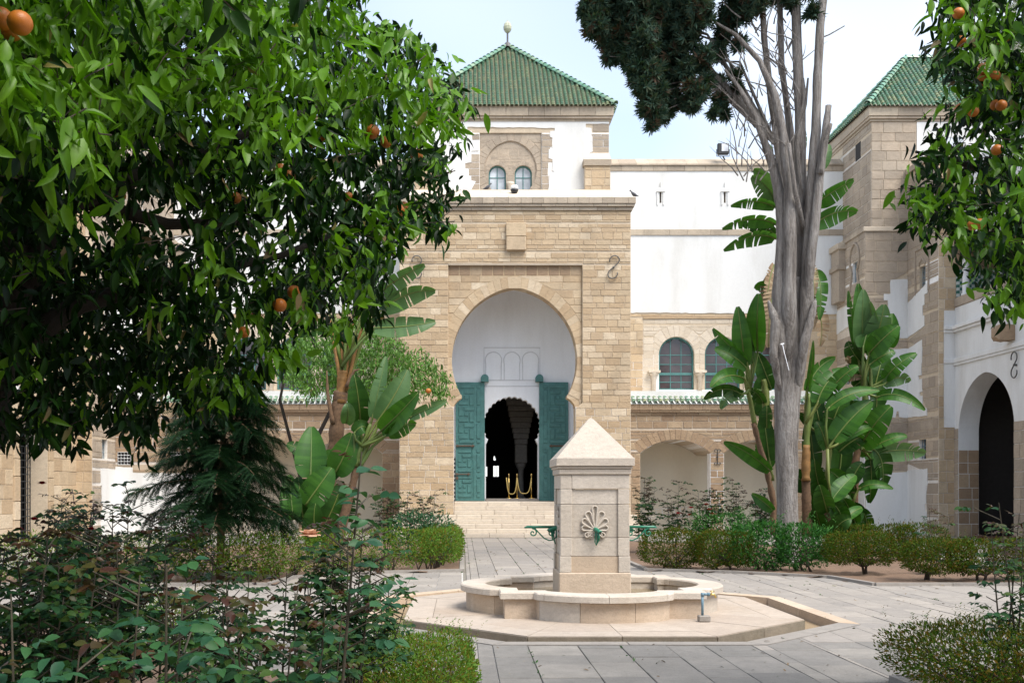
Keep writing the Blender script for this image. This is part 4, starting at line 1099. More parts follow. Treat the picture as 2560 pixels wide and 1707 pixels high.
        for (z0, z1, p) in ((7.55, 7.66, 0.10), (7.66, 7.8, 0.17), (6.32, 6.42, 0.06), (6.42, 6.6, 0.09)):
            a, c = sorted((mx(XL - p), mx(XL))); mb = MB(); mb.bbox(a, c, 37.9 - LEN, 37.88, z0 + .001, z1 - .001, 0.015); mb.build('moulding', M['white'], sr)
            a, c = sorted((mx(XL - p), mx(XL - 0.4))); mb = MB()
        mb = MB(); a, c = sorted((mx(17.9), mx(18.31))); mb.box(a, c, 37.86, 37.9, 4.05, 8.38); mb.build('end_plaster', M['white'], sr)
        for (z0, z1, p) in ((7.55, 7.66, 0.06), (7.66, 7.8, 0.12), (6.42, 6.6, 0.05)):
            a, c = sorted((mx(17.88), mx(18.31))); mb = MB(); mb.bbox(a, c, 37.86 - p, 37.88, z0, z1 - .002, 0.012); mb.build('moulding', M['white'], sr)
        # stone water spout and iron anchor
        c_ = wq.P(3.95, 7.0, 0)
        mb = MB(); pr = [(0.0, 0.26), (0.25, 0.28), (0.5, 0.26), (0.62, 0.16)]
        for i in range(3):
            (w0, h0), (w1_, h1) = pr[i], pr[i + 1]
            mb.hexa([wq.P(3.95 - h0 * .8, 6.95 - h0, w0), wq.P(3.95 + h0 * .8, 6.95 - h0, w0), wq.P(3.95 + h1 * .8, 6.97 - h1, w1_), wq.P(3.95 - h1 * .8, 6.97 - h1, w1_), wq.P(3.95 - h0 * .8, 6.95 + h0 * .9, w0), wq.P(3.95 + h0 * .8, 6.95 + h0 * .9, w0), wq.P(3.95 + h1 * .8, 6.97 + h1 * .9, w1_), wq.P(3.95 - h1 * .8, 6.97 + h1 * .9, w1_)])
        mb.build('water_spout', M['stone_brown'], sr)
        s_anchor(sr, wq, 4.25, 5.85, 0.85, 1, 0.0)
        # inner arch seen through the opening
        wi_ = Wall((mx(XL + 3.2), 37.9, 0), (0, -1, 0), (-s, 0, 0))
        i_, o_ = arch(au + 0.1, 1.5, 3.4, 5.05, 3.4, 12), arch(au + 0.1, 1.5, 3.4, 5.05, 3.4, 12, off=0.4)
        b = MB(); solid(b, wi_, -1, 8, 0, 6.2, [[(au - 1.4, -0.1)] + i_ + [(au + 1.6, -0.1)]], 0, -0.4); b.build('inner_arch_wall', M['cream'], sr)
        emit(wi_, ring_blocks(i_, o_, 17), sr, 'voussoir', M['stone_brown'], 20, rn)
    else:
        emit(wq, courses(0.0, LEN, 0, 8.4, [[(au - ahw - .45, -0.1), (au - ahw - .45, azc)] + arch(au, ahw, azc, aza, azc, 16, off=0.45)[1:-1] + [(au + ahw + .45, azc), (au + ahw + .45, -0.1)]], [0.5, 0.45], (0.6, 1.1), rn), sr, 'court_block', M['stone'], 160, rn)
        emit(wq, ring_blocks(a_in, arch(au, ahw, azc, aza, azc, 16, off=0.43), 15), sr, 'voussoir', M['stone'], 20, rn)
        for k in (-1, 1): emit(wq, courses(*sorted((au + k * (ahw + 0.005), au + k * (ahw + 0.44))), 0, azc, [], [0.8, 0.6], (0.5, 0.6), rn), sr, 'jamb_block', M['stone'], 12, rn, proud=(0.05, 0.07))
        mb = MB(); gx = mx(XL + 0.6)
        for k in range(11): mb.tube([wq.P(au - ahw + k * ahw / 5, 0.05, -0.6), wq.P(au - ahw + k * ahw / 5, 3.2, -0.6)], 0.016, 5)
        for k in range(14): mb.tube([wq.P(au - ahw, 0.1 + k * 0.24, -0.6), wq.P(au + ahw, 0.1 + k * 0.24, -0.6)], 0.016, 5)
        mb.build('gate_grille', M['iron_dk'], sr)
    # dark passage
    mb = MB(); bx(mb, XL + 0.76, 23.5, 38.1, 38.2, 0, 8); bx(mb, XL + 0.76, 23.5, 24.9, 25.0, 0, 8); bx(mb, 23.4, 23.5, 25.0, 38.1, 0, 8); bx(mb, XL + 0.76, 23.5, 25, 38.1, 6.2, 6.4); mb.build('passage_wall', M['dark_in'], sr)
    # loggia above
    mb = MB(); a, c = sorted((mx(XL - 0.03), mx(XL + 0.5))); mb.bbox(a, c, 37.9 - LEN, 37.88, 8.5, 8.84, 0.02); mb.build('loggia_sill', M['stone_grey'], sr)
    mb = MB(); mb.hexa([wq.P(0, 8.402, -0.5), wq.P(LEN, 8.402, -0.5), wq.P(LEN, 8.402, 0.0), wq.P(0, 8.402, 0.0), wq.P(0, 8.49, -0.5), wq.P(LEN, 8.49, -0.5), wq.P(LEN, 8.49, -0.02), wq.P(0, 8.49, -0.02)]); mb.build('sill_bed', M['white'], sr)
    for u in (0.45, 3.0, 5.6):
        c_ = wq.P(u, 8.84, -0.2); mb = MB(); mb.lathe((c_.x, c_.y, 8.845), [(0.17, 0), (0.17, 0.08), (0.12, 0.12), (0.115, 1.5), (0.15, 1.55), (0.13, 1.6), (0.2, 1.85), (0.22, 1.95)], 14); mb.build('loggia_column', M['white'], sr, smooth=True)
    mb = MB(); solid(mb, Wall(wq.P(0, 0, -0.05), (0, -1, 0), (-s, 0, 0)), 0, LEN, 10.8, 13.6, [], 0, -0.4); mb.build('loggia_wall', M['white'], sr)
    mb = MB(); bx(mb, XL + 1.9, XL + 2.0, 25, 37.88, 8.4, 12); bx(mb, XL + 0.5, XL + 2, 25, 37.88, 12.0, 12.1); bx(mb, XL + 0.5, XL + 2, 24.9, 25.0, 8.4, 12); mb.build('loggia_back', M['dark_in'], sr)
    mb = MB(); bx(mb, XL + 0.05, XL + 1.9, 37.80, 37.88, 8.86, 9.9); mb.build('mosaic_dado', M['zellij_g'], sr)
    mb = MB(); bx(mb, XL + 0.05, XL + 1.9, 37.80, 37.88, 9.905, 12); mb.build('loggia_end', M['stone_brown'], sr)
    mb = MB(); bx(mb, XL + 0.76, 23.5, 25, 38.1, -0.05, 0.025); mb.build('passage_floor', plain('brick red passage floor', (0.16, 0.075, 0.05), 0.6), sr)
    if s < 0:
        # low annex with barred windows between tower and arcade
        wx = Wall((mx(0), 40.4, 0), (s, 0, 0), (0, -1, 0))
        an0, an1 = XC - (-10.15 - XC) * 1.0 - 0.0, 17.69
        an0 = 2 * XC + 10.15; hol = [rect(2 * XC - atx(327, 40.4), 2 * XC - atx(295, 40.4), atz(1161, 40.4), atz(1130, 40.4)), rect(2 * XC - atx(459, 40.4), 2 * XC - atx(427, 40.4), atz(1161, 40.4), atz(1130, 40.4))]
        b = MB(); solid(b, wx, an0, an1, 0, 5.2, hol, 0, -0.09); b.build('annex_wall', M['mortar_b'], sr)
        mb = MB(); bx(mb, an0, 16.0, 40.63, 43.3, 0, 5.2); mb.build('annex_core', M['white'], sr)
        mb = MB(); bx(mb, an0, an1, 40.491, 40.499, 0, 5.2); mb.build('annex_inner', M['black'], sr)
        wp_ = teeth([(an0 + 0.05, 0), (an0 + 0.05, 1.5), (an0 + 0.35, 1.5), (an0 + 0.35, 1.7), (an0 + 0.05, 1.7), (an0 + 0.05, 2.35), (17.0, 2.42), (17.0, 2.62), (17.69, 2.65), (17.69, 0)], 0.012, rn)
        o = patch(wx, wp_); o.parent = sr; o.location = ORG[ct.name] - ORG[sr.name]
        emit(wx, courses(an0, an1, 0, 5.2, hol + [wp_], [0.36, 0.4], (0.5, 0.8), rn), sr, 'annex_block', M['stone_brown'], 80, rn)
        for h in hol: grille(sr, wx, h[0][0], h[1][0], h[0][1], h[2][1], -0.05, 4, 4, M['alu'])
corner(1, 'corner tower with green hip roof and barred windows behind the banana plants', 'white side range with a tall dark archway beside the path')
corner(-1, 'sandstone corner tower glimpsed through gaps in the dense orange tree', 'sandstone side range with a dark gated doorway behind the rose bushes')
# ------------------------------------------------------------------ ground, beds, paving
rn = random.Random(8)
mb = MB(); mb.add([(-400, -200, -0.19), (400, -200, -0.19), (400, 900, -0.19), (-400, 900, -0.19)], [(0, 1, 2, 3)])
o = mb.build('ground', M['soil'], None, kind='structure')
FX, FY = 1.86, 14.75                     # fountain centre
def octo(a, b_, c):                      # half-sizes a (x), b (y), cut c
    return [(FX - a + c, FY - b_), (FX + a - c, FY - b_), (FX + a, FY - b_ + c), (FX + a, FY + b_ - c), (FX + a - c, FY + b_), (FX - a + c, FY + b_), (FX - a, FY + b_ - c), (FX - a, FY - b_ + c)]
plat = octo(2.62, 2.92, 1.52)
chan = octo(3.02, 3.20, 1.66)
def mirror(p): return [(2 * XC - x, y) for x, y in p]
bed_far_r = [(3.95, 21.8), (5.6, 21.15), (7.2, 20.0), (7.45, 18.4), (11.6, 18.4), (11.6, 30.5), (3.95, 34.5)]
bed_far_l = [(0.0, 21.6), (-1.7, 21.15), (-3.3, 20.0), (-3.5, 18.4), (-9.6, 18.4), (-9.6, 30.5), (0.0, 34.5)]
bed_near_l = [(0.02, 1.0), (0.02, 9.2), (-1.9, 9.45), (-3.35, 11.1), (-4.9, 12.5), (-12.0, 12.5), (-12.0, 1.0)]
bed_near_r = [(3.9, 1.0), (3.9, 9.2), (5.9, 9.45), (7.3, 11.1), (8.8, 12.5), (14, 12.5), (14, 1.0)]
beds = [bed_far_r, bed_far_l, bed_near_l, bed_near_r]
pav = tag(MB().add([(-16.4, -1, -0.014), (20.4, -1, -0.014), (20.4, 41, -0.014), (-16.4, 41, -0.014)], []).build('paving', M['joint']), kind='structure')
# joint bed between pavers, open over the channel and the planting beds
sw = lambda p: [(y, x) for x, y in p]
class Flat:                              # 'wall' lying on the ground: u = Y, z = X
    def P(s, u, z, w=0.0): return Vector((z, u, w))
fl = Flat()
b = MB(); solid(b, fl, -1, 41, -16.4, 22, [sw(octo(3.13, 3.31, 1.69))] + [sw(p) for p in beds], -0.022, -0.2)
b.build('joint_bed', M['joint'], pav)
obst = [sw(octo(3.245, 3.425, 1.722))] + [sw([(XC + (x - XC) * 1.0, y) for x, y in p]) for p in beds] + [[(36.8, XC - 4.55), (42, XC - 4.55), (42, XC + 4.55), (36.8, XC + 4.55)]]
qs = courses(0.5, 40.9, -14.2, 18.2, obst, [0.44, 0.5, 0.40, 0.53], (0.4, 0.95), rn, 0.009, breaks=sorted({FX - 3.245, FX + 3.245, FX - 1.523, FX + 1.523} | {p[0] for q in beds for p in q}))
def vis(q):
    u = sum(p[0] for p in q) / 4; x = sum(p[1] for p in q) / 4
    px, py = VX + x / u * F, HY + EYE / u * F
    return 0 < px < 2560 and py < 1760
show = [q for q in qs if vis(q)]
hide = [q for q in qs if not vis(q)]
show.sort(key=lambda q: -qarea(q) / (sum(p[0] for p in q) / 4) ** 2)
for q in show[:300]:
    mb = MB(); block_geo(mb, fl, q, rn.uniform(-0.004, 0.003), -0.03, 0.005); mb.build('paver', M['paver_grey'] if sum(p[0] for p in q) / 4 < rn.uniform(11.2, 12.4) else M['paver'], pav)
mb = MB()
for q in show[300:] + hide: block_geo(mb, fl, q, rn.uniform(-0.004, 0.003), -0.03, 0.005)
mb.build('paver_field', M['paver'], pav, kind='stuff')
# beds: soil with kerbs
def bed(poly, name, label, bump=0.06, seed=1):
    r = random.Random(seed)
    t = tag(MB().build(name, M['soil']), kind='structure')
    xs = [p[0] for p in poly]; ys = [p[1] for p in poly]
    mb = MB()
    nx, ny = 40, 40
    pts = {}
    for i in range(nx + 1):
        for j in range(ny + 1):
            x = min(xs) + (max(xs) - min(xs)) * i / nx; y = min(ys) + (max(ys) - min(ys)) * j / ny
            pts[i, j] = (x, y)
    inside = lambda x, y: any(a <= x <= e for a, e in poly_iv(poly, y))
    vid, V = {}, []
    for k, (x, y) in pts.items():
        vid[k] = len(V); V.append((x, y, -0.005 + r.uniform(0, bump)))
    Fs = [(vid[i, j], vid[i+1, j], vid[i+1, j+1], vid[i, j+1]) for i in range(nx) for j in range(ny) if inside(*[(pts[i, j][k] + pts[i+1, j+1][k]) / 2 for k in (0, 1)])]
    mb.add(V, Fs); mb.build('soil', M['soil'], t, smooth=True)
    b = MB(); b.prism(poly, -0.15, -0.012); b.build('soil_base', M['soil'], t)
    n = len(poly)
    for i in range(n):
        p, q = Vector((*poly[i], 0)), Vector((*poly[(i + 1) % n], 0))
        d = q - p; L = d.length; d.normalize(); nn = Vector((-d.y, d.x, 0))
        k = max(1, int(L / 1.1))
        for j in range(k):
            a, c = p + d * (L * j / k + 0.004), p + d * (L * (j + 1) / k - 0.004)
            m_ = MB(); m_.hexa([a - nn * .055 + Vector((0, 0, -.03)), c - nn * .055 + Vector((0, 0, -.03)), c + nn * .055 + Vector((0, 0, -.03)), a + nn * .055 + Vector((0, 0, -.03)), a - nn * .05 + Vector((0, 0, .055)), c - nn * .05 + Vector((0, 0, .055)), c + nn * .05 + Vector((0, 0, .055)), a + nn * .05 + Vector((0, 0, .055))])
            m_.build('kerb_stone', M['paver'], t)
    return t
for p, nm, sd in ((bed_far_r, 'planting_bed', 1), (bed_far_l, 'planting_bed', 2), (bed_near_l, 'planting_bed', 3), (bed_near_r, 'planting_bed', 4)):
    bed(p, nm, '', 0.05, sd)

# fourth side of the court, behind the viewer (mirrored faintly in the window panes)
rw = thing('rear_wing', 'white wing closing the court behind the viewer, seen only as a reflection', 'building', (XC, -8, 0))
wrw = Wall((0, -8, 0), (1, 0, 0), (0, 1, 0))
rwo = [winpoly(x, 0.75, 6.0, 7.5, 8.26) for x in np.arange(-12, 18, 2.4)]
b = MB(); solid(b, wrw, -15, 19, 0, 13.5, rwo, 0, -0.5); b.build('wall', M['white'], rw)
b = MB(); b.box(-15, 19, -14, -8.52, 0, 13.4); b.build('core', M['dark_in'], rw)
b = MB(); b.box(-15.2, 19.2, -14.2, -7.9, 13.51, 13.8); b.build('parapet', M['coping'], rw)
b = MB(); b.box(-15, 19, -7.999, -7.95, 0, 4.0); b.build('stone_base', M['stone_brown'], rw)

# ------------------------------------------------------------------ fountain platform and channel
pf = tag(MB().build('fountain_platform', M['limestone']), kind='structure')
def inset(poly, f): return [(FX + (x - FX) * f, FY + (y - FY) * f) for x, y in poly]
MB().prism(chan, -0.18, -0.12).build('channel_floor', M['channel'], pf)
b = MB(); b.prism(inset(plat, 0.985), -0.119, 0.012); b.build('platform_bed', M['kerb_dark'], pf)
# platform slabs: outer border stones, mitred fields
for i in range(8):
    p, q = Vector((*plat[i], 0)), Vector((*plat[(i + 1) % 8], 0))
    k = 2
    for j in range(k):
        a, c = p.lerp(q, j / k), p.lerp(q, (j + 1) / k)
        ctr = Vector((FX, FY, 0))
        a2, c2 = ctr + (a - ctr) * 0.86, ctr + (c - ctr) * 0.86
        a3, c3 = ctr + (a - ctr) * 0.5, ctr + (c - ctr) * 0.5
        g = (c - a).normalized() * 0.003
        m_ = MB(); Z0, Z1 = Vector((0, 0, -0.118)), Vector((0, 0, 0.03 + rn.uniform(-.002, .002)))
        m_.hexa([a + g + Z0, c - g + Z0, c2 - g + Z0, a2 + g + Z0, a + g + Z1, c - g + Z1, c2 - g + Z1, a2 + g + Z1]); m_.build('platform_slab', M['platform'], pf)
        sh = 0.997
        a2, c2 = ctr + (a2 - ctr) * sh, ctr + (c2 - ctr) * sh
        Z1 = Vector((0, 0, 0.029 + rn.uniform(-.002, .002)))
        m_ = MB(); Z0 = Vector((0, 0, 0.0)); m_.hexa([a2 + g + Z0, c2 - g + Z0, c3 - g + Z0, a3 + g + Z0, a2 + g + Z1, c2 - g + Z1, c3 - g + Z1, a3 + g + Z1]); m_.build('platform_slab', M['platform'], pf)
# riser stones round the platform, darker than the slabs above
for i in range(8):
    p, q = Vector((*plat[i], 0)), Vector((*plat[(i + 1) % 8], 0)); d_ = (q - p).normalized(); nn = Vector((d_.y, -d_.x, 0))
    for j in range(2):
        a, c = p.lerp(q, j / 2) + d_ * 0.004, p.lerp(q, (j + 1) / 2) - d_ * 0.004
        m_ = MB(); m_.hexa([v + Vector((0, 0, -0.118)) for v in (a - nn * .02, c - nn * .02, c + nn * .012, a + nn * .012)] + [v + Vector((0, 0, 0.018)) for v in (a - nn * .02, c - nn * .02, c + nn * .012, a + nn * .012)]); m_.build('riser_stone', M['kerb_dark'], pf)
# channel outer kerb (flush cream stones along the octagon)
co2 = octo(3.24, 3.42, 1.72)
for i in range(8):
    a, c = Vector((*chan[i], 0)), Vector((*chan[(i + 1) % 8], 0)); a2, c2 = Vector((*co2[i], 0)), Vector((*co2[(i + 1) % 8], 0))
    for j in range(2):
        f0, f1 = j / 2 + 0.002, (j + 1) / 2 - 0.002
        q = [a.lerp(c, f0), a.lerp(c, f1), a2.lerp(c2, f1), a2.lerp(c2, f0)]
        m_ = MB(); m_.hexa([v + Vector((0, 0, -0.119)) for v in q] + [v + Vector((0, 0, 0.008)) for v in q]); m_.build('channel_edge_stone', M['paver'] if i in (0, 7, 1) else M['limestone_tan'], pf)

# ------------------------------------------------------------------ fountain
fo = thing('fountain', 'pale stone pillar fountain with pyramid cap in a lobed basin', 'fountain', (FX, FY, 0.03))
PZ = 0.03
quarter = [(-1.30, -1.30), (-0.88, -1.30), (-0.85, -1.42)]
r_, c_ = 1.14, -0.66
a0 = math.asin(0.85 / r_)
quarter += [(r_ * math.sin(-a0 + 2 * a0 * i / 16), c_ - r_ * math.cos(-a0 + 2 * a0 * i / 16)) for i in range(1, 16)]
quarter += [(0.85, -1.42), (0.88, -1.30)]
outl = []
for k in range(4):
    ca, sa = math.cos(k * math.pi / 2), math.sin(k * math.pi / 2)
    outl += [(x * ca - y * sa, x * sa + y * ca) for x, y in quarter]
NO = len(outl)
def ring_piece(i0, i1, fo_, fi_, z0, z1, name, mat, gap=0.003):
    """curved stone between outline indices, outer scale fo_, inner scale fi_"""
    m_ = MB(); O, I = [], []
    for i in range(i0, i1 + 1):
        x, y = outl[i % NO]; O.append([FX + x * fo_, FY + y * fo_]); I.append([FX + x * fi_, FY + y * fi_])
    for L in (O, I):
        for a, bq in ((0, 1), (-1, -2)):
            dx, dy = L[bq][0] - L[a][0], L[bq][1] - L[a][1]; d = math.hypot(dx, dy) or 1
            L[a][0] += dx / d * gap; L[a][1] += dy / d * gap
    n = len(O); ch = 0.018
    def sc2(p, k): return (FX + (p[0] - FX) * k, FY + (p[1] - FY) * k)
    rows = [[(*p, z0) for p in O], [(*p, z1 - ch) for p in O], [(*sc2(p, 0.99), z1) for p in O], [(*sc2(p, 1.01), z1) for p in I], [(*p, z1 - ch) for p in I], [(*p, z0) for p in I]]
    v = [p for r in rows for p in r]; f = []
    for a in range(6):
        bq = (a + 1) % 6
        for i in range(n - 1): f.append((a*n + i, a*n + i + 1, bq*n + i + 1, bq*n + i))
    f.append(tuple(a*n for a in range(6))); f.append(tuple(a*n + n - 1 for a in reversed(range(6))))
    m_.add(v, f); return m_.build(name, mat, fo)
cuts = []
for k in range(4): o_ = k * 20; cuts += [o_, o_ + 3, o_ + 10, o_ + 17]
cuts.append(80)
for a, c in zip(cuts[:-1], cuts[1:]): ring_piece(a, c, 1.045, 0.845, 0.262 + PZ, 0.385, 'rim_stone', M['limestone'])
cuts2 = []
for k in range(4): o_ = k * 20; cuts2 += [o_, o_ + 2, o_ + 7, o_ + 13, o_ + 18]
cuts2.append(80)
for a, c in zip(cuts2[:-1], cuts2[1:]): ring_piece(a, c, 1.0, 0.86, PZ - 0.02, 0.263 + PZ, 'basin_stone', M['limestone_tan'] if rn.random() < 0.5 else M['limestone'])
m_ = MB(); m_.prism([(FX + x * 0.9, FY + y * 0.9) for x, y in outl], PZ - 0.015, 0.06); m_.build('basin_floor', M['limestone_tan'], fo)
m_ = MB(); n = NO; m_.add([(FX + x * 0.88, FY + y * 0.88, 0.19) for x, y in outl], [tuple(range(n))]); m_.build('water', M['water'], fo)
# pillar
def course(w, z0, z1, name, mat, b_=0.008): m_ = MB(); m_.bbox(FX - w / 2, FX + w / 2, FY - w / 2, FY + w / 2, z0, z1, b_); return m_.build(name, mat, fo)
course(1.006, 0.05, 0.566, 'plinth', M['limestone_tan'], 0.012)
def framed(w, z0, z1, mp, mc):
    """a pillar course: corner blocks and recessed panels on all four sides"""
    h = w / 2; pw = 0.162
    m_ = MB(); m_.box(FX - h + .03, FX + h - .03, FY - h + .03, FY + h - .03, z0 + .003, z1 - .003); m_.build('panel_stone', mp, fo)
    for sx in (-1, 1):
        for sy in (-1, 1):
            x0, x1 = sorted((FX + sx * h, FX + sx * (h - pw))); y0, y1 = sorted((FY + sy * h, FY + sy * (h - pw)))
            m_ = MB(); m_.bbox(x0, x1, y0, y1, z0 + .002, z1 - .002, 0.006); m_.build('corner_stone', mc, fo)
framed(0.985, 0.567, 0.798, M['limestone_tan'], M['limestone'])
framed(0.967, 0.799, 1.057, M['limestone'], M['limestone'])
framed(0.967, 1.058, 1.523, M['limestone'], M['limestone'])
framed(0.967, 1.524, 1.737, M['limestone'], M['limestone'])
for (x0, x1) in ((FX - 0.4835, FX - 0.325), (FX - 0.322, FX + 0.4835)):
    m_ = MB(); m_.bbox(x0, x1, FY - 0.4835, FY + 0.4835, 1.739, 1.938, 0.006); m_.build('lintel_stone', M['limestone'], fo)
m_ = MB(); w0, w1_ = 0.505, 0.535
m_.bbox(FX - w0, FX + w0, FY - w0, FY + w0, 1.94, 2.02, 0.008); m_.bbox(FX - 0.522, FX + 0.522, FY - .522, FY + .522, 2.021, 2.055, 0.008); m_.build('neck_moulding', M['limestone'], fo)
m_ = MB(); w = 0.547
m_.bbox(FX - w, FX + w, FY - w, FY + w, 2.058, 2.172, 0.006)
m_.build('cap_slab', M['limestone'], fo)
m_ = MB(); w = 0.535; t = 0.035
m_.hexa([(FX - w, FY - w, 2.173), (FX + w, FY - w, 2.173), (FX + w, FY + w, 2.173), (FX - w, FY + w, 2.173), (FX - t, FY - t, 2.745), (FX + t, FY - t, 2.745), (FX + t, FY + t, 2.745), (FX - t, FY + t, 2.745)])
m_.add([(FX - t, FY - t, 2.746), (FX + t, FY - t, 2.746), (FX + t, FY + t, 2.746), (FX - t, FY + t, 2.746), (FX, FY, 2.765)], [(0, 1, 4), (1, 2, 4), (2, 3, 4), (3, 0, 4)])
m_.build('cap_pyramid', M['limestone'], fo)
# palmette shells on the four faces, spouts and brackets
def palmette(face):
    wl2 = Wall((FX, FY, 0), *{'f': ((1, 0, 0), (0, -1, 0)), 'l': ((0, -1, 0), (-1, 0, 0)), 'r': ((0, 1, 0), (1, 0, 0)), 'b': ((-1, 0, 0), (0, 1, 0))}[face])
    W0 = 0.4535; cz = 1.165
    m_ = MB()
    cols = []
    for k in range(9):
        a = math.radians(-112 + 28 * k); L = [0.16, 0.185, 0.225, 0.275, 0.335, 0.275, 0.225, 0.185, 0.16][k]; wd = [0.030, 0.034, 0.040, 0.042, 0.036, 0.042, 0.040, 0.034, 0.030][k]
        L *= 1.0
        du, dz = math.sin(a) * 0.62 if abs(math.degrees(a)) > 60 else math.sin(a) * 0.8, math.cos(a)
        d = math.hypot(du, dz); du /= d; dz /= d; nu, nz = dz, -du
        out = []
        for i in range(15):
            t = i / 14 * math.pi * 1.0
            # teardrop outline: from base up one side, round the end, back
            s = 1 - abs(1 - 2 * i / 14)
        pts = []
        for i in range(6): f = i / 5; pts.append((f * (L - wd), -wd * f ** 0.8))
        for i in range(1, 8): b2 = -math.pi / 2 + math.pi * i / 8; pts.append((L - wd + wd * math.cos(b2), wd * math.sin(b2)))
        for i in range(5, -1, -1): f = i / 5; pts.append((f * (L - wd), wd * f ** 0.8))
        P3 = [wl2.P(l * du + s * nu, cz + l * dz + s * nz, W0 + 0.026) for l, s in pts]
        m_.tube(P3, 0.0125, 6)
        base = [wl2.P(l * du + s * nu, cz + l * dz + s * nz, W0 + 0.016) for l, s in pts]
        cpt = wl2.P(0.7 * L * du, cz + 0.7 * L * dz, W0 + 0.004)
        m_.add(base + [cpt], [(i, i + 1, len(base)) for i in range(len(base) - 1)])
        back = [wl2.P(l * 1.03 * du + s * 1.25 * nu, cz + l * 1.03 * dz + s * 1.25 * nz, W0 + 0.012) for l, s in pts]
    for sx in (-1, 1):
        pts = [wl2.P(sx * (0.055 + (0.045 - 0.0045 * i * 0.8) * math.cos(i * 0.62)), cz - 0.075 + (0.045 - 0.0036 * i) * math.sin(i * 0.62), W0 + 0.025) for i in range(13)]
        m_.tube(pts, 0.012, 6)
        m_.tube([wl2.P(sx * 0.055, cz - 0.075, W0), wl2.P(sx * 0.055, cz - 0.075, W0 + 0.018)], 0.05, 14)
    m_.tube([wl2.P(0, cz, W0 - .01), wl2.P(0, cz, W0 + 0.02)], 0.07, 12)
    m_.build('palmette', M['limestone'], fo, smooth=False)
    # bronze spout
    s_ = MB(); dz = 0.075
    s_.tube([wl2.P(-0.005, 1.175, W0), wl2.P(0.01, 1.17, W0 + 0.06), wl2.P(0.04, 1.15, W0 + 0.13), wl2.P(0.055, 1.135, W0 + 0.16)], [0.03, 0.033, 0.026, 0.028], 9)
    s_.build('spout', M['green_paint'], fo, smooth=True)
    s_ = MB(); s_.tube([wl2.P(0.008, 1.165, W0 + 0.06), wl2.P(0.0, 1.10, W0 + 0.085), wl2.P(-0.005, 1.0, W0 + 0.075), wl2.P(0.012, 0.955, W0 + 0.06), wl2.P(0.028, 1.0, W0 + 0.075), wl2.P(0.03, 1.08, W0 + 0.09), wl2.P(0.025, 1.13, W0 + 0.09)], 0.016, 7, flat=0.6)
    s_.tube([wl2.P(0.035, 1.13, W0 + 0.11), wl2.P(0.045, 1.07, W0 + 0.11), wl2.P(0.05, 1.01, W0 + 0.1)], [0.018, 0.014, 0.008], 6); s_.build('spout_strap', M['green_paint'], fo, smooth=True)
    s_ = MB(); s_.tube([wl2.P(0.0551, 1.1345, W0 + 0.158), wl2.P(0.0562, 1.133, W0 + 0.163)], 0.016, 9); s_.build('spout_mouth', M['black'], fo)
for f_ in 'flr': palmette(f_)
def bracket(sx):
    m_ = MB(); z = 1.19; x0 = FX + sx * 0.49; y = FY
    m_.tube([(x0 - sx * 0.03, y, z), (x0 + sx * 0.43, y, z), (x0 + sx * 0.475, y, z - 0.012)], [0.019, 0.019, 0.004], 8)
    br = m_.build('bracket_bar', M['green_paint'], fo, smooth=True)
    m_ = MB()
    def spiral(cx, cz, r, a_0, turns, dr): return [(cx + (r - dr * i) * math.cos(a_0 + turns * i), cz + (r - dr * i) * math.sin(a_0 + turns * i)) for i in range(18)]
    s1 = spiral(0.345, -0.085, 0.062, math.pi / 2 - 0.1, 0.50, 0.0034)
    s2 = spiral(0.085, -0.085, 0.066, 0.6, 0.50, 0.0036)
    mid = [(0.345 - 0.03, -0.02), (0.29, -0.05), (0.235, -0.11), (0.18, -0.165), (0.11, -0.195), (0.05, -0.185), (0.005, -0.14), (-0.005, -0.12)]
    m_.tube([(x0 + sx * u, y, z + w) for u, w in s1], 0.0105, 6); m_.tube([(x0 + sx * u, y, z + w) for u, w in s2], 0.0105, 6)
    m_.tube([(x0 + sx * u, y, z + w) for u, w in [(0.36, -0.022)] + mid], 0.0105, 6); m_.tube([(x0 + sx * 0.003, y, z), (x0 + sx * 0.003, y, z - 0.16)], 0.012, 6)
    m_.build('scroll', M['green_paint'], br, smooth=True)
bracket(1); bracket(-1)

# standpipe with brass tap
tp = thing('water_tap', 'blue painted standpipe with brass tap in front of the basin', 'tap', at(1760, 1563, 13.15))
bp = at(1760, 1563, 13.15); bp.z = PZ
ORG[tp.name] = bp.copy(); tp.location = bp
m_ = MB(); m_.bbox(bp.x - 0.075, bp.x + 0.075, bp.y - 0.06, bp.y + 0.06, 0.03, 0.11, 0.01); m_.build('concrete_foot', M['paver'], tp)
m_ = MB(); m_.tube([bp + Vector((-0.02, 0, 0.08)), bp + Vector((-0.02, 0, 0.335))], 0.017, 8); m_.tube([bp + Vector((-0.022, 0, 0.35)), bp + Vector((0.07, 0, 0.35))], 0.017, 8); m_.lathe(bp + Vector((-0.02, 0, 0.325)), [(0.022, 0), (0.022, 0.045)], 8); m_.tube([bp + Vector((0.045, 0, 0.35)), bp + Vector((0.072, 0, 0.35))], 0.024, 8); m_.build('pipe', M['blue_pipe'], tp, smooth=True)
m_ = MB(); m_.tube([bp + Vector((0.07, 0, 0.35)), bp + Vector((0.12, 0, 0.352)), bp + Vector((0.145, 0, 0.335)), bp + Vector((0.15, 0, 0.305))], [0.014, 0.016, 0.013, 0.013], 8); m_.tube([bp + Vector((0.10, 0, 0.36)), bp + Vector((0.10, 0, 0.385))], 0.007, 6); m_.tube([bp + Vector((0.075, 0, 0.39)), bp + Vector((0.135, 0, 0.386))], 0.007, 6); m_.build('tap', M['brass'], tp, smooth=True)

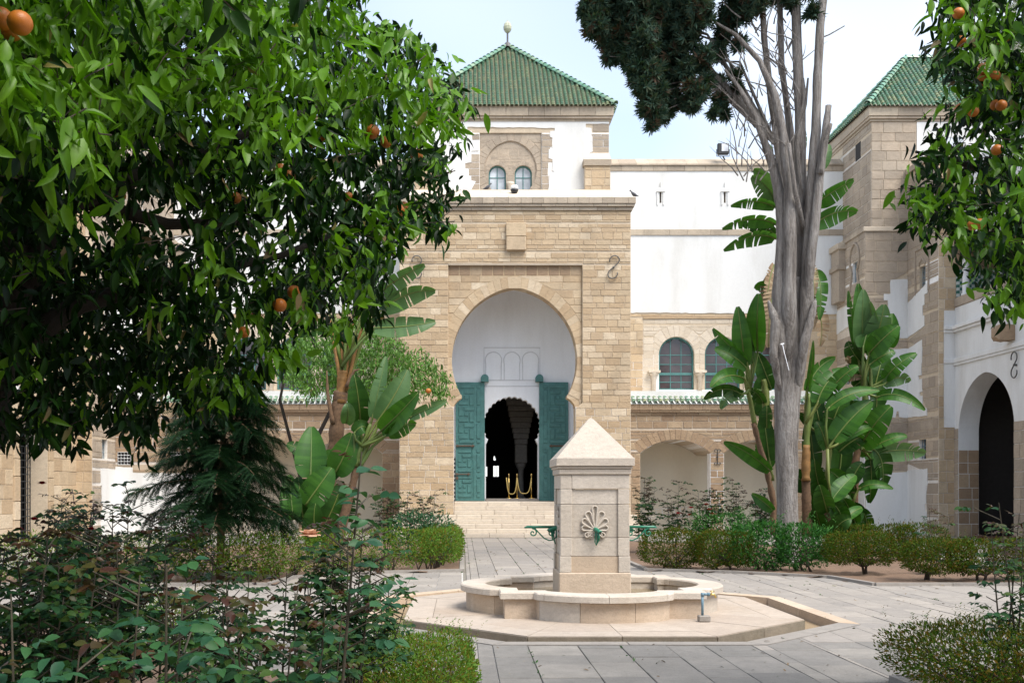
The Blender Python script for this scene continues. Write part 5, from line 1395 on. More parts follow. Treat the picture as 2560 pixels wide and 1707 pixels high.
# ------------------------------------------------------------------ small things on and near the buildings
# rope barrier posts in the doorway
sx_ = [(atx(1272.2, 41.15), 41.15), (atx(1292.6, 41.15), 41.15), (atx(1328.3, 41.15), 41.15)]
lab_s = ['brass barrier post with the rope end, leftmost of the three in the doorway', 'brass barrier post between the two hanging ropes in the doorway', 'brass barrier post beside the right jamb of the doorway']
for (x, y), lb in zip(sx_, lab_s):
    t = thing('barrier_post', lb, 'barrier post', (x, y, 1.385), 'rope barrier posts in the doorway')
    m_ = MB(); m_.lathe((x, y, 1.386), [(0.15, 0), (0.15, 0.015), (0.05, 0.045), (0.024, 0.06)], 16); m_.build('foot', M['brass'], t, smooth=True)
    m_ = MB(); m_.lathe((x, y, 1.386), [(0.024, 0.06), (0.024, 0.90)], 12); m_.build('post', M['brass'], t, smooth=True)
    m_ = MB(); m_.lathe((x, y, 2.286), [(0.03, 0), (0.035, 0.03), (0.02, 0.05), (0.035, 0.075), (0.03, 0.1), (0.0, 0.11)], 12); m_.build('knob', M['brass'], t, smooth=True)
for (a, c, dr, lb) in ((0, 1, 0.66, 'gold rope hanging between the close pair of barrier posts'), (1, 2, 0.64, 'gold rope hanging between the wider spaced barrier posts')):
    (xa, ya), (xb, yb) = sx_[a], sx_[c]
    if a == 0: xa -= 0.10
    m_ = MB(); m_.tube([(xa + (xb - xa) * i / 14 + 0.0, ya - 0.04, 2.23 - dr * (1 - (2 * i / 14 - 1) ** 4) ** 0.9) for i in range(15)], 0.022, 7)
    o = m_.build('barrier_rope', M['rope'], None, smooth=True, org=(xa, ya - .04, 2.23)); tag(o, lb, 'rope', 'ropes of the doorway barrier')
# floodlight on the parapet
c_ = at(1808, 376, 43.3)
fl_ = thing('floodlight', 'black floodlight standing on the wing parapet against the sky', 'floodlight', (c_.x, 43.4, 15.8))
m_ = MB(); m_.bbox(c_.x - 0.24, c_.x + 0.24, 43.25, 43.42, c_.z - 0.18, c_.z + 0.30, 0.03); m_.build('housing', M['black'], fl_)
m_ = MB(); m_.bbox(c_.x - 0.08, c_.x + 0.2, 43.235, 43.25, c_.z - 0.06, c_.z + 0.26, 0.005); m_.build('glass', M['lamp_glass'], fl_)
m_ = MB(); m_.tube([(c_.x - 0.27, 43.34, c_.z + 0.05), (c_.x - 0.27, 43.34, c_.z - 0.24), (c_.x + 0.27, 43.34, c_.z - 0.24), (c_.x + 0.27, 43.34, c_.z + 0.05)], 0.02, 5); m_.tube([(c_.x, 43.34, c_.z - 0.24), (c_.x + 0.1, 43.4, 15.75)], 0.03, 6); m_.build('bracket', M['black'], fl_)
# dome camera on the cornice coping
c_ = at(1286, 473, 38.9)
dc = thing('security_camera', 'white dome security camera with dark glass on the gatehouse coping', 'camera', c_)
m_ = MB(); m_.lathe((c_.x, c_.y, c_.z - 0.02), [(0.14, 0), (0.15, 0.06), (0.12, 0.15), (0.03, 0.19)], 14); m_.tube([(c_.x, c_.y, c_.z + 0.1), (c_.x, c_.y + 0.45, c_.z - 0.02)], 0.03, 6); m_.build('housing', M['white'], dc, smooth=True)
m_ = MB(); m_.lathe((c_.x, c_.y, c_.z - 0.19), [(0.02, 0), (0.1, 0.04), (0.145, 0.12), (0.148, 0.175)], 14); m_.build('dome', M['black'], dc, smooth=True)
# pigeons on the coping
def pigeon(p, face, lab):
    t = thing('pigeon', lab, 'bird', p, 'pigeons perched on the gatehouse coping')
    vs, fs, n = [], [], 10
    prof = [(-0.20, 0.005, 0.06), (-0.12, 0.03, 0.09), (-0.05, 0.065, 0.12), (0.03, 0.075, 0.15), (0.08, 0.055, 0.20), (0.10, 0.035, 0.245), (0.115, 0.038, 0.27), (0.14, 0.025, 0.28), (0.165, 0.006, 0.272)]
    for (x, r, z) in prof:
        for k in range(n):
            w = 2 * math.pi * k / n; vs.append((p.x + face * x, p.y + r * math.cos(w), p.z + z + r * math.sin(w)))
    for i in range(len(prof) - 1):
        for k in range(n): fs.append((i*n + k, i*n + (k+1) % n, (i+1)*n + (k+1) % n, (i+1)*n + k))
    m_ = MB(); m_.add(vs, fs); m_.build('body', M['pigeon'], t, smooth=True)
    m_ = MB()
    for s in (-1, 1): m_.tube([(p.x, p.y + s * 0.03, p.z + 0.09), (p.x, p.y + s * 0.03, p.z)], 0.006, 4)
    m_.build('legs', M['rust'], t)
M['pigeon'] = plain('grey pigeon feathers', (0.075, 0.075, 0.085), 0.7, var=0.4, scale=20)
pigeon(Vector((6.48, 38.5, 12.74)), -1, 'dark pigeon perched at the outer corner of the gatehouse coping')
pigeon(Vector((atx(1219, 39.7), 39.72, 13.365)), 1, 'small grey pigeon standing below the tower windows')
# ladder lying in the arcade
ld = thing('ladder', 'aluminium ladder lying on its side in the arcade', 'ladder', at(1690, 1290, 42.2))
def lp(px, py): return at(px, py, 42.2)
rails = [(lp(1618, 1274), lp(1770, 1262)), (lp(1622, 1294), lp(1772, 1290))]
for a, c in rails:
    m_ = MB(); m_.tube([a, c], 0.035, 4, flat=0.6); m_.build('rail', M['alu'], ld)
for k in range(10):
    f_ = 0.04 + k * 0.1
    m_ = MB(); m_.tube([rails[0][0].lerp(rails[0][1], f_), rails[1][0].lerp(rails[1][1], f_)], 0.02, 6); m_.build('rung', M['alu'], ld)
m_ = MB(); a, c = rails[1]; m_.tube([a, Vector((a.x, a.y, 0.0))], 0.03, 5); m_.tube([c, Vector((c.x, c.y, 0.0))], 0.03, 5); m_.build('prop', M['alu'], ld)
# ------------------------------------------------------------------ plants
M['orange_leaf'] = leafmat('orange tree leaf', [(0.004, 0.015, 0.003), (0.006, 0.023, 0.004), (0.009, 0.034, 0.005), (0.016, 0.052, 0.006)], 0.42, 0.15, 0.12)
M['orange_leaf_new_lit'] = leafmat('young lit orange tree leaf', [(0.075, 0.185, 0.010), (0.125, 0.265, 0.014), (0.095, 0.22, 0.012)], 0.36, 0.34, 0.25)  # young green, with the light on outer leaves put into the colour
M['orange_leaf_far'] = leafmat('orange tree leaf farther off', [(0.05, 0.12, 0.018), (0.09, 0.20, 0.03), (0.12, 0.25, 0.04)], 0.45, 0.28)
M['leaf_old'] = leafmat('yellowing leaf', [(0.22, 0.20, 0.06), (0.16, 0.10, 0.045), (0.28, 0.25, 0.12)], 0.55, 0.2)
M['rose_leaf'] = leafmat('rose leaf', [(0.016, 0.052, 0.022), (0.022, 0.068, 0.026), (0.030, 0.082, 0.024), (0.055, 0.095, 0.02)], 0.5, 0.2, 0.12)
M['rose_leaf_big'] = leafmat('broad rose leaf', [(0.02, 0.07, 0.036), (0.028, 0.09, 0.042), (0.036, 0.105, 0.036)], 0.45, 0.18, 0.2)
M['rose_young'] = leafmat('young reddish rose leaf', [(0.06, 0.03, 0.014), (0.06, 0.055, 0.014), (0.045, 0.06, 0.016), (0.05, 0.02, 0.014)], 0.42, 0.25, tcol=(1.5, 1.0, 0.5))
M['hedge_leaf'] = leafmat('clipped hedge leaf', [(0.032, 0.068, 0.006), (0.048, 0.092, 0.007), (0.072, 0.085, 0.008), (0.11, 0.062, 0.008), (0.024, 0.058, 0.006)], 0.65, 0.25, 0.08)
M['hedge_leaf_b'] = leafmat('fresh hedge leaf', [(0.07, 0.15, 0.022), (0.10, 0.20, 0.03), (0.11, 0.155, 0.014), (0.13, 0.085, 0.015), (0.055, 0.12, 0.01)], 0.65, 0.28, 0.08)
M['bush_leaf'] = leafmat('broad shrub leaf', [(0.017, 0.072, 0.014), (0.026, 0.10, 0.018), (0.04, 0.13, 0.02)], 0.5, 0.22, 0.12)
M['banana_leaf'] = leafmat('banana plant leaf', [(0.036, 0.11, 0.014), (0.05, 0.14, 0.018), (0.03, 0.095, 0.013)], 0.4, 0.3, 0.25)
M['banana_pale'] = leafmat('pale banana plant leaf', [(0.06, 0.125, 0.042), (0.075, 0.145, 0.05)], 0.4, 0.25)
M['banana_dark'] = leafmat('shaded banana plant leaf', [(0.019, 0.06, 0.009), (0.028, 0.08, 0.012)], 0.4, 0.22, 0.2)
M['banana_dead'] = leafmat('dry banana leaf', [(0.26, 0.185, 0.11), (0.20, 0.135, 0.08), (0.32, 0.24, 0.15)], 0.8, 0.1, tcol=(1.2, 1.0, 0.7))
M['petiole'] = leafmat('leaf stalk', [(0.11, 0.155, 0.035), (0.13, 0.15, 0.035), (0.09, 0.14, 0.035)], 0.45, 0.0)
M['sheath'] = plain('orange brown leaf sheath', (0.26, 0.13, 0.035), 0.7, var=0.6, scale=9, bump=0.3)
M['fibre'] = plain('fibrous banana trunk', (0.15, 0.085, 0.045), 0.9, var=0.7, scale=16, bump=0.8)
M['cypress'] = leafmat('cypress foliage', [(0.022, 0.052, 0.036), (0.030, 0.066, 0.043), (0.042, 0.080, 0.05), (0.055, 0.074, 0.04)], 0.7, 0.15, 0.2)
M['cypress_dry'] = leafmat('dry cypress foliage', [(0.07, 0.042, 0.022), (0.05, 0.035, 0.02)], 0.8, 0.1)
M['conifer'] = leafmat('dark conifer needles', [(0.005, 0.019, 0.008), (0.008, 0.028, 0.010), (0.014, 0.05, 0.014)], 0.6, 0.1, 0.15)
M['twig'] = plain('dark twig', (0.045, 0.03, 0.02), 0.85, var=0.5, scale=20)
M['bark_dark'] = plain('dark orange tree bark', (0.022, 0.016, 0.012), 0.9, var=0.5, scale=14, bump=0.8)
M['rose_stem'] = plain('rose stem', (0.06, 0.05, 0.03), 0.7, var=0.6, scale=12)
t_ = NT('grey cypress bark')
_n1 = t_.noise(9, 8, 0.7, stretch=(1, 1, 0.10)); _n2 = t_.noise(30, 6, 0.7, stretch=(1, 1, 0.2))
_c = t_.ramp(_n1, [(0.32, (0.10, 0.082, 0.07)), (0.45, (0.27, 0.238, 0.212)), (0.62, (0.43, 0.395, 0.365))])
_c = t_.mix(0.5, _c, t_.ramp(_n2, [(0.35, 0.5), (0.65, 1.15)]), 'MULTIPLY')
t_.set(Base_Color=_c, Roughness=0.95); t_.bump(t_.math('ADD', _n1, _n2), 1.0, 0.12); M['bark'] = t_.m
t_ = NT('orange peel'); t_.set(Base_Color=t_.mix(0.4, (0.50, 0.15, 0.014), t_.ramp(t_.noise(12, 4), [(0.3, 0.5), (0.7, 1.2)]), 'MULTIPLY'), Roughness=0.45); t_.bump(t_.noise(260, 2), 0.25, 0.003); M['orange'] = t_.m
M['petal_peach'] = leafmat('peach rose petal', [(0.72, 0.47, 0.34), (0.78, 0.56, 0.42)], 0.6, 0.3, tcol=(1, 0.8, 0.7))
M['petal_red'] = leafmat('red rose petal', [(0.42, 0.012, 0.02), (0.35, 0.008, 0.018)], 0.6, 0.15, tcol=(1, 0.3, 0.3))
M['petal_white'] = leafmat('white rose petal', [(0.75, 0.68, 0.58), (0.8, 0.74, 0.66)], 0.6, 0.2, tcol=(1, 1, 1))
M['blossom'] = leafmat('orange blossom', [(0.7, 0.7, 0.62)], 0.6, 0.2, tcol=(1, 1, 1))

def leaf_tpl(w=0.40, segs=4, fold=0.16, droop=0.25, peak=0.42, curl=0.0):
    """unit leaf along +x, normal +z"""
    v, f = [(0, 0, 0)], []
    for i in range(1, segs):
        x = i / segs
        ww = w / 2 * math.sin(math.pi * x ** (math.log(0.5) / math.log(peak))) ** 0.85
        z = -droop * x * x + curl * x ** 3
        v += [(x, -ww, z + fold * ww * 2), (x, 0, z), (x, ww, z + fold * ww * 2)]
    v.append((1, 0, -droop + curl))
    n = segs - 1
    f += [(0, 1, 2), (0, 2, 3)]
    for i in range(n - 1):
        a, b_ = 1 + 3 * i, 4 + 3 * i
        f += [(a, b_, b_ + 1), (a, b_ + 1, a + 1), (a + 1, b_ + 1, b_ + 2), (a + 1, b_ + 2, a + 2)]
    a = 1 + 3 * (n - 1); e = len(v) - 1
    f += [(a, e, a + 1), (a + 1, e, a + 2)]
    return np.array(v, float), np.array(f)
def frames(D, Nh, S, wscale=None):
    D = D / np.linalg.norm(D, axis=1, keepdims=True)
    Zv = Nh - D * np.sum(Nh * D, 1, keepdims=True)
    l = np.linalg.norm(Zv, axis=1, keepdims=True); Zv = np.where(l > 1e-4, Zv / np.maximum(l, 1e-4), np.array([0, 0, 1.0]))
    Y = np.cross(Zv, D)
    Mx = np.stack([D, Y, Zv], axis=2) * S[:, None, None]
    if wscale is not None: Mx[:, :, 1] *= wscale[:, None]
    return Mx
def split_parts(tpls, Mx, P, g):
    k = g.integers(0, len(tpls), len(P))
    return [(tpls[i][0], tpls[i][1], Mx[k == i], P[k == i]) for i in range(len(tpls))]
def leaf_objects(parent, name, tpls, Mx, P, mat, g):
    """single leaves as parts, sharing the template meshes"""
    ms = []
    for tv, tf in tpls:
        me = bpy.data.meshes.new(name); me.from_pydata([tuple(p) for p in tv], [], [tuple(map(int, t)) for t in tf])
        me.materials.append(mat); me.polygons.foreach_set('use_smooth', [True] * len(me.polygons)); ms.append(me)
    k = g.integers(0, len(tpls), len(P)); o0 = ORG[parent.name]
    for i in range(len(P)):
        o = link_mesh(name, ms[k[i]], parent)
        m4 = Matrix(Mx[i].tolist()).to_4x4(); m4.translation = Vector(P[i]) - o0
        o.matrix_basis = m4
def in_poly_px(poly, pts):
    x, y = pts[:, 0], pts[:, 1]; ins = np.zeros(len(pts), bool); n = len(poly)
    for i in range(n):
        (x0, y0), (x1, y1) = poly[i], poly[(i + 1) % n]
        if y0 == y1: continue
        c = ((y0 > y) != (y1 > y)) & (x < (x1 - x0) * (y - y0) / (y1 - y0) + x0); ins ^= c
    return ins
def at_np(px, py, d): return np.stack([(px - VX) / F * d, d, EYE + (HY - py) / F * d], 1)
K = 2560 / 2352.0
def dsp(L): return [(x * K, y * K) for x, y in L]
CIT = [leaf_tpl(0.34, 5, 0.2, 0.22), leaf_tpl(0.30, 5, 0.28, 0.45), leaf_tpl(0.37, 5, 0.14, 0.12), leaf_tpl(0.32, 5, 0.25, 0.35, curl=0.3), leaf_tpl(0.28, 5, 0.45, 0.55)]

def citrus(name, label, poly, dfun, thick, n_sprig, L, seed, trunk, holes=(), mats=('orange_leaf', 'orange_leaf_new_lit'), per=8, new_lit_frac=0.4, n_obj=300, spread=0.16, new_lit_p=lambda x, y: 0.6, extra=None, limbs=(), group=None):
    g = np.random.default_rng(seed)
    base = Vector(trunk[0][0]); t = thing(name, label, 'tree', base, group)
    xs = [p[0] for p in poly]; ys = [p[1] for p in poly]
    pts = np.zeros((0, 2))
    while len(pts) < n_sprig:
        c = np.stack([g.uniform(min(xs), max(xs), n_sprig * 2), g.uniform(min(ys), max(ys), n_sprig * 2)], 1)
        c = c[in_poly_px(poly, c)]
        for h in holes: c = c[~in_poly_px(h, c) | (g.random(len(c)) < 0.01)]
        pts = np.concatenate([pts, c])
    pts = pts[:n_sprig]
    d0 = dfun(pts[:, 0], pts[:, 1]); dep = g.random(n_sprig) ** 1.15
    C = at_np(pts[:, 0], pts[:, 1], d0 + dep * thick)
    if extra is not None:
        E_ = np.array(extra(g)); C = np.concatenate([C, E_]); dep = np.concatenate([dep, np.ones(len(E_))]); pts = np.concatenate([pts, np.full((len(E_), 2), -999.0)]); n_sprig = len(C)
    # sprig axis: outward (towards the camera at the front) and drooping
    ax = np.stack([g.normal(0.0, 0.6, n_sprig), g.normal(-0.55, 0.5, n_sprig) + dep * 0.8, g.normal(-0.35, 0.45, n_sprig)], 1)
    ax /= np.linalg.norm(ax, axis=1, keepdims=True)
    fr = dep < new_lit_frac * (0.5 + g.random(n_sprig))
    Cs = np.repeat(C, per, 0); A = np.repeat(ax, per, 0); new_lit = np.repeat(fr & (g.random(n_sprig) < new_lit_p(pts[:, 0], pts[:, 1])), per)
    n = len(Cs); s = g.uniform(-1, 1, n)
    P = Cs + A * (s * spread)[:, None] + g.normal(0, spread * 0.14, (n, 3))
    D = A * 0.6 + g.normal(0, 0.62, (n, 3)) + np.array([0, -0.12, -0.85])
    Nh = np.array([0, -0.7, 0.8]) + g.normal(0, 0.8, (n, 3))
    S = L * g.uniform(0.5, 1.25, n) * np.where(new_lit, 1.08, 1.0)
    Mx = frames(D, Nh, S, g.uniform(0.8, 1.15, n))
    # nearest leaves in the picture become single parts
    px = VX + P[:, 0] / P[:, 1] * F; py = HY - (P[:, 2] - EYE) / P[:, 1] * F
    vis_ = (px > 0) & (px < 2560) & (py > 0) & (py < 1707)
    order = np.argsort(np.where(vis_, P[:, 1] / S, 1e9)); big = np.zeros(n, bool); big[order[:n_obj]] = True
    if n_obj:
        for nw in (False, True):
            k = big & (new_lit == nw)
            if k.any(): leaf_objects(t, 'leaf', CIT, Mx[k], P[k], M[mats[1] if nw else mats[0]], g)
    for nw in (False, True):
        k = ~big & (new_lit == nw)
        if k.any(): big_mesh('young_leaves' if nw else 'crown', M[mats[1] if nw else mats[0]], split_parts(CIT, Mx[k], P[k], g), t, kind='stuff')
    k = g.integers(0, n, int(n * 0.012)); Pk = P[k] + g.normal(0, .03, (len(k), 3)); big_mesh('yellowing_leaves', M['leaf_old'], split_parts(CIT, Mx[k], Pk, g), t, kind='stuff')
    # trunk, limbs and twigs
    mb = MB()
    mb.tube([p for p, r in trunk], [r for p, r in trunk], 10); mb.build('trunk', M['bark_dark'], t, smooth=True)
    for Lm in limbs:
        mb = MB(); mb.tube([p for p, r in Lm], [r for p, r in Lm], 7); mb.build('limb', M['bark_dark'], t, smooth=True)
    tw = MB()
    for i in range(0, n_sprig, 3 if n_sprig < 1500 else 4):
        c = Vector(C[i]); a = Vector(ax[i])
        tw.tube([c - a * spread * .9 + Vector((0, 0.08, 0.02)), c, c + a * spread * .6], [L * 0.03, L * 0.022, L * 0.012], 4, caps=False)
    tw.build('twigs', M['twig'], t, kind='stuff')
    return t
def orb(parent, name, c, r, mat, seg=14):
    mb = MB(); pr = [(r * math.sin(math.pi * i / 10), -r * 0.95 * math.cos(math.pi * i / 10)) for i in range(1, 10)]
    mb.lathe(c, pr, seg); return mb.build(name, mat, parent, smooth=True)

# big orange tree over the near bed
polyA = dsp([(-330, 1000), (-330, -260), (640, -260), (812, 0), (840, 40), (905, 62), (958, 72), (1005, 130), (1055, 205), (1052, 300), (1030, 400), (1035, 520), (960, 505), (905, 545), (905, 610), (872, 660), (870, 735), (820, 755), (740, 755), (690, 740), (650, 785), (640, 850), (590, 845), (545, 890), (515, 955), (440, 950), (375, 915), (345, 965), (325, 1025), (275, 985), (235, 935), (190, 975), (150, 1000), (115, 1040), (80, 990), (30, 950), (0, 1010)])
holeA = [dsp([(150, 470), (230, 440), (330, 435), (450, 450), (470, 530), (420, 585), (370, 560), (330, 530), (250, 545), (215, 590), (170, 570)]), dsp([(20, 640), (70, 620), (110, 690), (60, 720)]), dsp([(560, 500), (640, 480), (690, 520), (640, 560)])]
def dA(px, py): return 3.15 + 2.5 * np.clip(px, -200, 1150) / 1150 + 1.5 * np.clip((py - 230) / 750, 0, 1) * np.clip(1.25 - px / 1150, 0.35, 1) + 0.25 * np.sin(px / 90.0) * np.cos(py / 110.0)
tb = at(-10, 1225, 4.9)
def over(g):                               # rest of the crown, above and beside the picture
    n = 3400; P = np.stack([g.uniform(-5.2, 0.3, n), g.uniform(1.2, 7.6, n), g.uniform(2.9, 5.2, n)], 1)
    q = ((P[:, 0] + 2.4) / 2.9) ** 2 + ((P[:, 1] - 4.6) / 3.2) ** 2 + ((P[:, 2] - 3.6) / 1.6) ** 2
    px, py = VX + P[:, 0] / P[:, 1] * F, HY - (P[:, 2] - EYE) / P[:, 1] * F
    return P[(q < 1) & ~((px > -50) & (px < 2600) & (py > -40) & (P[:, 1] > 0)) & ~((px > 760) & (py > -330) & (P[:, 1] > 0))]
trA = [((tb.x - 0.70, 4.9, 0.0), 0.14), ((tb.x - 0.42, 4.9, 0.9), 0.12), (at(-45, 1060, 4.9), 0.11), (at(5, 850, 4.9), 0.10), (at(50, 640, 4.9), 0.085), (at(60, 420, 5.0), 0.08), (at(30, 150, 5.1), 0.06), (at(30, -300, 5.2), 0.03)]
limA = [[(at(60, 700, 4.9), 0.07), (at(150, 520, 4.9), 0.055), (at(380, 430, 5.1), 0.04), (at(620, 330, 5.6), 0.025), (at(850, 250, 6.2), 0.012)],
        [(at(45, 860, 4.9), 0.07), (at(200, 760, 5.1), 0.05), (at(420, 700, 5.5), 0.035), (at(700, 640, 6.0), 0.02), (at(900, 560, 6.4), 0.01)],
        [(at(80, 560, 4.95), 0.06), (at(180, 330, 4.8), 0.045), (at(330, 120, 4.7), 0.03), (at(520, -80, 4.9), 0.015)],
        [(at(200, 500, 5.0), 0.04), (at(420, 560, 5.2), 0.03), (at(640, 560, 5.7), 0.02), (at(820, 480, 6.0), 0.01)]]
treeA = citrus('orange_tree', 'large dark orange tree with hanging fruit overhanging the near rose bed', polyA, dA, 2.8, 4700, 0.098, 101, trA, holeA, limbs=limA, extra=over, new_lit_p=lambda x, y: np.where(y < 340, 0.9, np.where(y < 650, 0.3, np.where(x > 500, 0.4, 0.08))), group='orange trees in the court')  # bright leaves get fewer lower down, imitating light on the upper crown
for (px, py, d, r) in ((50, 58, 3.25, 0.040), (2, 48, 3.35, 0.04), (28, 75, 3.4, 0.038), (799, 100, 5.0, 0.035), (915, 272, 5.4, 0.036), (931, 330, 5.35, 0.040), (966, 355, 5.4, 0.034), (816, 341, 5.1, 0.036), (781, 357, 5.3, 0.032), (701, 426, 4.9, 0.034), (723, 442, 5.0, 0.034), (1042, 388, 5.55, 0.036), (995, 527, 5.6, 0.04), (1008, 520, 5.7, 0.038), (589, 495, 4.9, 0.03), (870, 493, 5.4, 0.03), (699, 763, 4.85, 0.036), (735, 730, 5.0, 0.036), (640, 790, 5.2, 0.03), (610, 830, 4.8, 0.03), (300, 490, 4.4, 0.028)):
    orb(treeA, 'orange', at(px, py, d + (0.75 if d > 4 else 0)), r * (1.1 if d > 4 else 1), M['orange'])
# orange tree reaching in from the right
polyB = dsp([(2165, -160), (2168, 10), (2150, 60), (2140, 100), (2118, 145), (2180, 160), (2200, 215), (2215, 265), (2200, 300), (2150, 318), (2108, 335), (2120, 380), (2105, 420), (2090, 480), (2120, 525), (2160, 550), (2200, 545), (2238, 570), (2260, 630), (2258, 690), (2295, 695), (2330, 690), (2420, 700), (2520, 560), (2560, -160)])
holeB = [dsp([(2180, 315), (2225, 290), (2300, 330), (2250, 345)]), dsp([(2250, 330), (2350, 320), (2350, 350), (2290, 360)])]
tbB = at(2760, 1225, 8.0)
treeB = citrus('orange_tree', 'orange tree with clustered fruit reaching in beside the side archway', polyB, lambda px, py: 6.6 + 0.3 * np.sin(px / 60.0 + py / 80.0), 1.7, 1050, 0.11, 102,
               [((tbB.x, 8, 0), 0.14), ((tbB.x - .05, 8, 1.6), 0.12), (at(2700, 600, 8.0), 0.1), (at(2640, 200, 7.9), 0.07), (at(2600, -200, 7.8), 0.04)], holeB, n_obj=200,
               limbs=[[(at(2690, 560, 8.0), 0.06), (at(2560, 460, 7.8), 0.04), (at(2380, 400, 7.5), 0.02), (at(2290, 380, 7.3), 0.01)], [(at(2650, 260, 7.9), 0.05), (at(2520, 120, 7.7), 0.03), (at(2400, 60, 7.4), 0.012)], [(at(2695, 600, 8), 0.05), (at(2560, 600, 7.7), 0.03), (at(2420, 650, 7.4), 0.012)]], spread=0.2, group='orange trees in the court')
for (px, py, d) in ((2396, 34, 6.6), (2505, 115, 6.8), (2458, 171, 6.7), (2487, 191, 6.7), (2456, 198, 6.75), (2416, 273, 6.7), (2433, 279, 6.75), (2400, 272, 6.8), (2503, 264, 6.8), (2489, 263, 6.9), (2492, 375, 6.8), (2401, 104, 6.8), (2449, 560, 6.7), (2432, 563, 6.75), (2465, 215, 6.8), (2520, 90, 6.9)):
    orb(treeB, 'orange', at(px, py, d), 0.037, M['orange'])
g = np.random.default_rng(5)
bl = MB()
for (px, py) in ((2460, 160), (2535, 20), (2545, 120)):
    for k in range(7):
        c = at(px + g.normal(0, 10), py + g.normal(0, 9), 6.55)
        for j in range(5):
            a = j * 1.257; bl.add([c, c + Vector((math.cos(a) * .02 - .004, -.006, math.sin(a) * .02)), c + Vector((math.cos(a + .4) * .02, -.008, math.sin(a + .4) * .02))], [(0, 1, 2)])
bl.build('blossoms', M['blossom'], treeB, kind='stuff')
# bright small orange tree in front of the gatehouse corner
polyC = dsp([(640, 860), (650, 800), (700, 770), (760, 735), (840, 740), (900, 760), (930, 800), (985, 820), (1030, 870), (1025, 925), (985, 900), (950, 915), (900, 930), (820, 925), (760, 900), (700, 910)])
tbC = at(770, 1225, 32.0)
treeC = citrus('orange_tree', 'small bright green orange tree with one fruit beside the gatehouse', polyC, lambda px, py: 30.8 + 0.3 * np.sin(px / 40.0), 3.2, 1400, 0.14, 103,
               [((tbC.x, 32, 0), 0.1), ((tbC.x + .1, 32, 1.5), 0.09), ((tbC.x + .2, 32, 3.2), 0.07), (at(860, 960, 32), 0.05)], mats=('orange_leaf_far', 'orange_leaf_far'), n_obj=0, spread=0.3,
               limbs=[[((tbC.x, 32, 1.2), 0.06), (at(700, 1000, 32), 0.05), (at(720, 900, 32), 0.03)], [((tbC.x, 32, 0.9), 0.07), (at(850, 1040, 31.6), 0.05), (at(1000, 960, 31.4), 0.03)], [((tbC.x, 32, 0.5), 0.06), (at(650, 1100, 32.4), 0.05), (at(640, 950, 32.4), 0.03)]], group='orange trees in the court')
orb(treeC, 'orange', at(1071, 977, 30.6), 0.085, M['orange'])

# ------------------------------------------------------------------ cypress with bare grey stems
YC = 24.0
cyp = thing('cypress_tree', 'tall bare-stemmed cypress with grey split trunk and dark hanging foliage', 'tree', (atx(1968, YC), YC, 0))
def stem_px(pts, d=YC, name='stem', n=10, rough=0.0, k=K):
    mb = MB(); L = []
    for i in range(len(pts) - 1):
        (x0, y0, r0), (x1, y1, r1) = pts[i][:3], pts[i + 1][:3]
        z0 = pts[i][3] if len(pts[i]) > 3 else 0; z1 = pts[i + 1][3] if len(pts[i + 1]) > 3 else 0
        m_ = 5
        for j in range(m_ + (i == len(pts) - 2)):
            t = j / m_; L.append((x0 + (x1 - x0) * t, y0 + (y1 - y0) * t, r0 + (r1 - r0) * t, z0 + (z1 - z0) * t))
    P_ = [at(x * k, y * k, d + z) for x, y, r, z in L]; R_ = [r * (0.70 if name == 'stem' else 0.94) * k / F * d * (1 + RN.uniform(-rough, rough)) for x, y, r, z in L]
    if rough: P_ = [p + Vector((RN.uniform(-1, 1), RN.uniform(-1, 1), 0)) * (r * rough * 0.5) for p, r in zip(P_, R_)]
    mb.tube(P_, R_, n); return mb.build(name, M['bark'], cyp, smooth=True)
stem_px([(1810, 1330, 32), (1808, 1230, 25), (1808, 1100, 26), (1806, 1000, 28), (1808, 920, 31), (1812, 850, 32), (1818, 780, 29), (1822, 700, 26), (1824, 640, 22)], name='trunk', n=20, rough=0.05)
stem_px([(1800, 930, 8, .5), (1793, 860, 20, .2), (1788, 780, 27), (1793, 650, 25), (1799, 560, 22), (1795, 470, 19), (1775, 380, 15), (1757, 330, 12), (1735, 270, 10), (1700, 205, 7), (1665, 160, 4)], d=YC - .25, rough=0.08)
stem_px([(1810, 930, 8, .7), (1809, 850, 20, .35), (1812, 700, 24), (1815, 560, 21), (1812, 430, 18), (1800, 320, 15), (1780, 220, 13), (1745, 140, 9), (1690, 80, 6), (1640, 50, 3)], d=YC - .45, rough=0.08)
stem_px([(1820, 930, 8, .3), (1826, 840, 20, .1), (1830, 640, 24), (1838, 450, 20), (1838, 260, 18), (1830, 100, 16), (1826, -80, 13)], d=YC, rough=0.07)
stem_px([(1824, 950, 8, .5), (1836, 860, 18, .2), (1852, 700, 22), (1858, 560, 21), (1864, 430, 18), (1874, 300, 15), (1878, 170, 14), (1884, 60, 14), (1896, -60, 13)], d=YC - .3, rough=0.08)
stem_px([(1836, 840, 6, .6), (1852, 730, 14, .2), (1862, 600, 16), (1880, 430, 14), (1894, 320, 12), (1903, 243, 10)], d=YC - .5, rough=0.1)
stem_px([(1884, 400, 9), (1893, 340, 8), (1908, 285, 6)], d=YC - .6, rough=0.1)
stem_px([(1815, 560, 14), (1790, 360, 13), (1768, 200, 11), (1755, 90, 10), (1748, -60, 8)], d=YC + .3, rough=0.08)
stem_px([(1835, 470, 12), (1815, 300, 11), (1795, 150, 10), (1790, -40, 9)], d=YC + .35, rough=0.08)
stem_px([(1858, 480, 8), (1838, 420, 9), (1830, 330, 7), (1850, 240, 5), (1856, 180, 3)], d=YC - .1)
stem_px([(1848, 560, 3, .8), (1845, 520, 8, .4), (1826, 440, 8), (1812, 330, 6)], d=YC - .7)
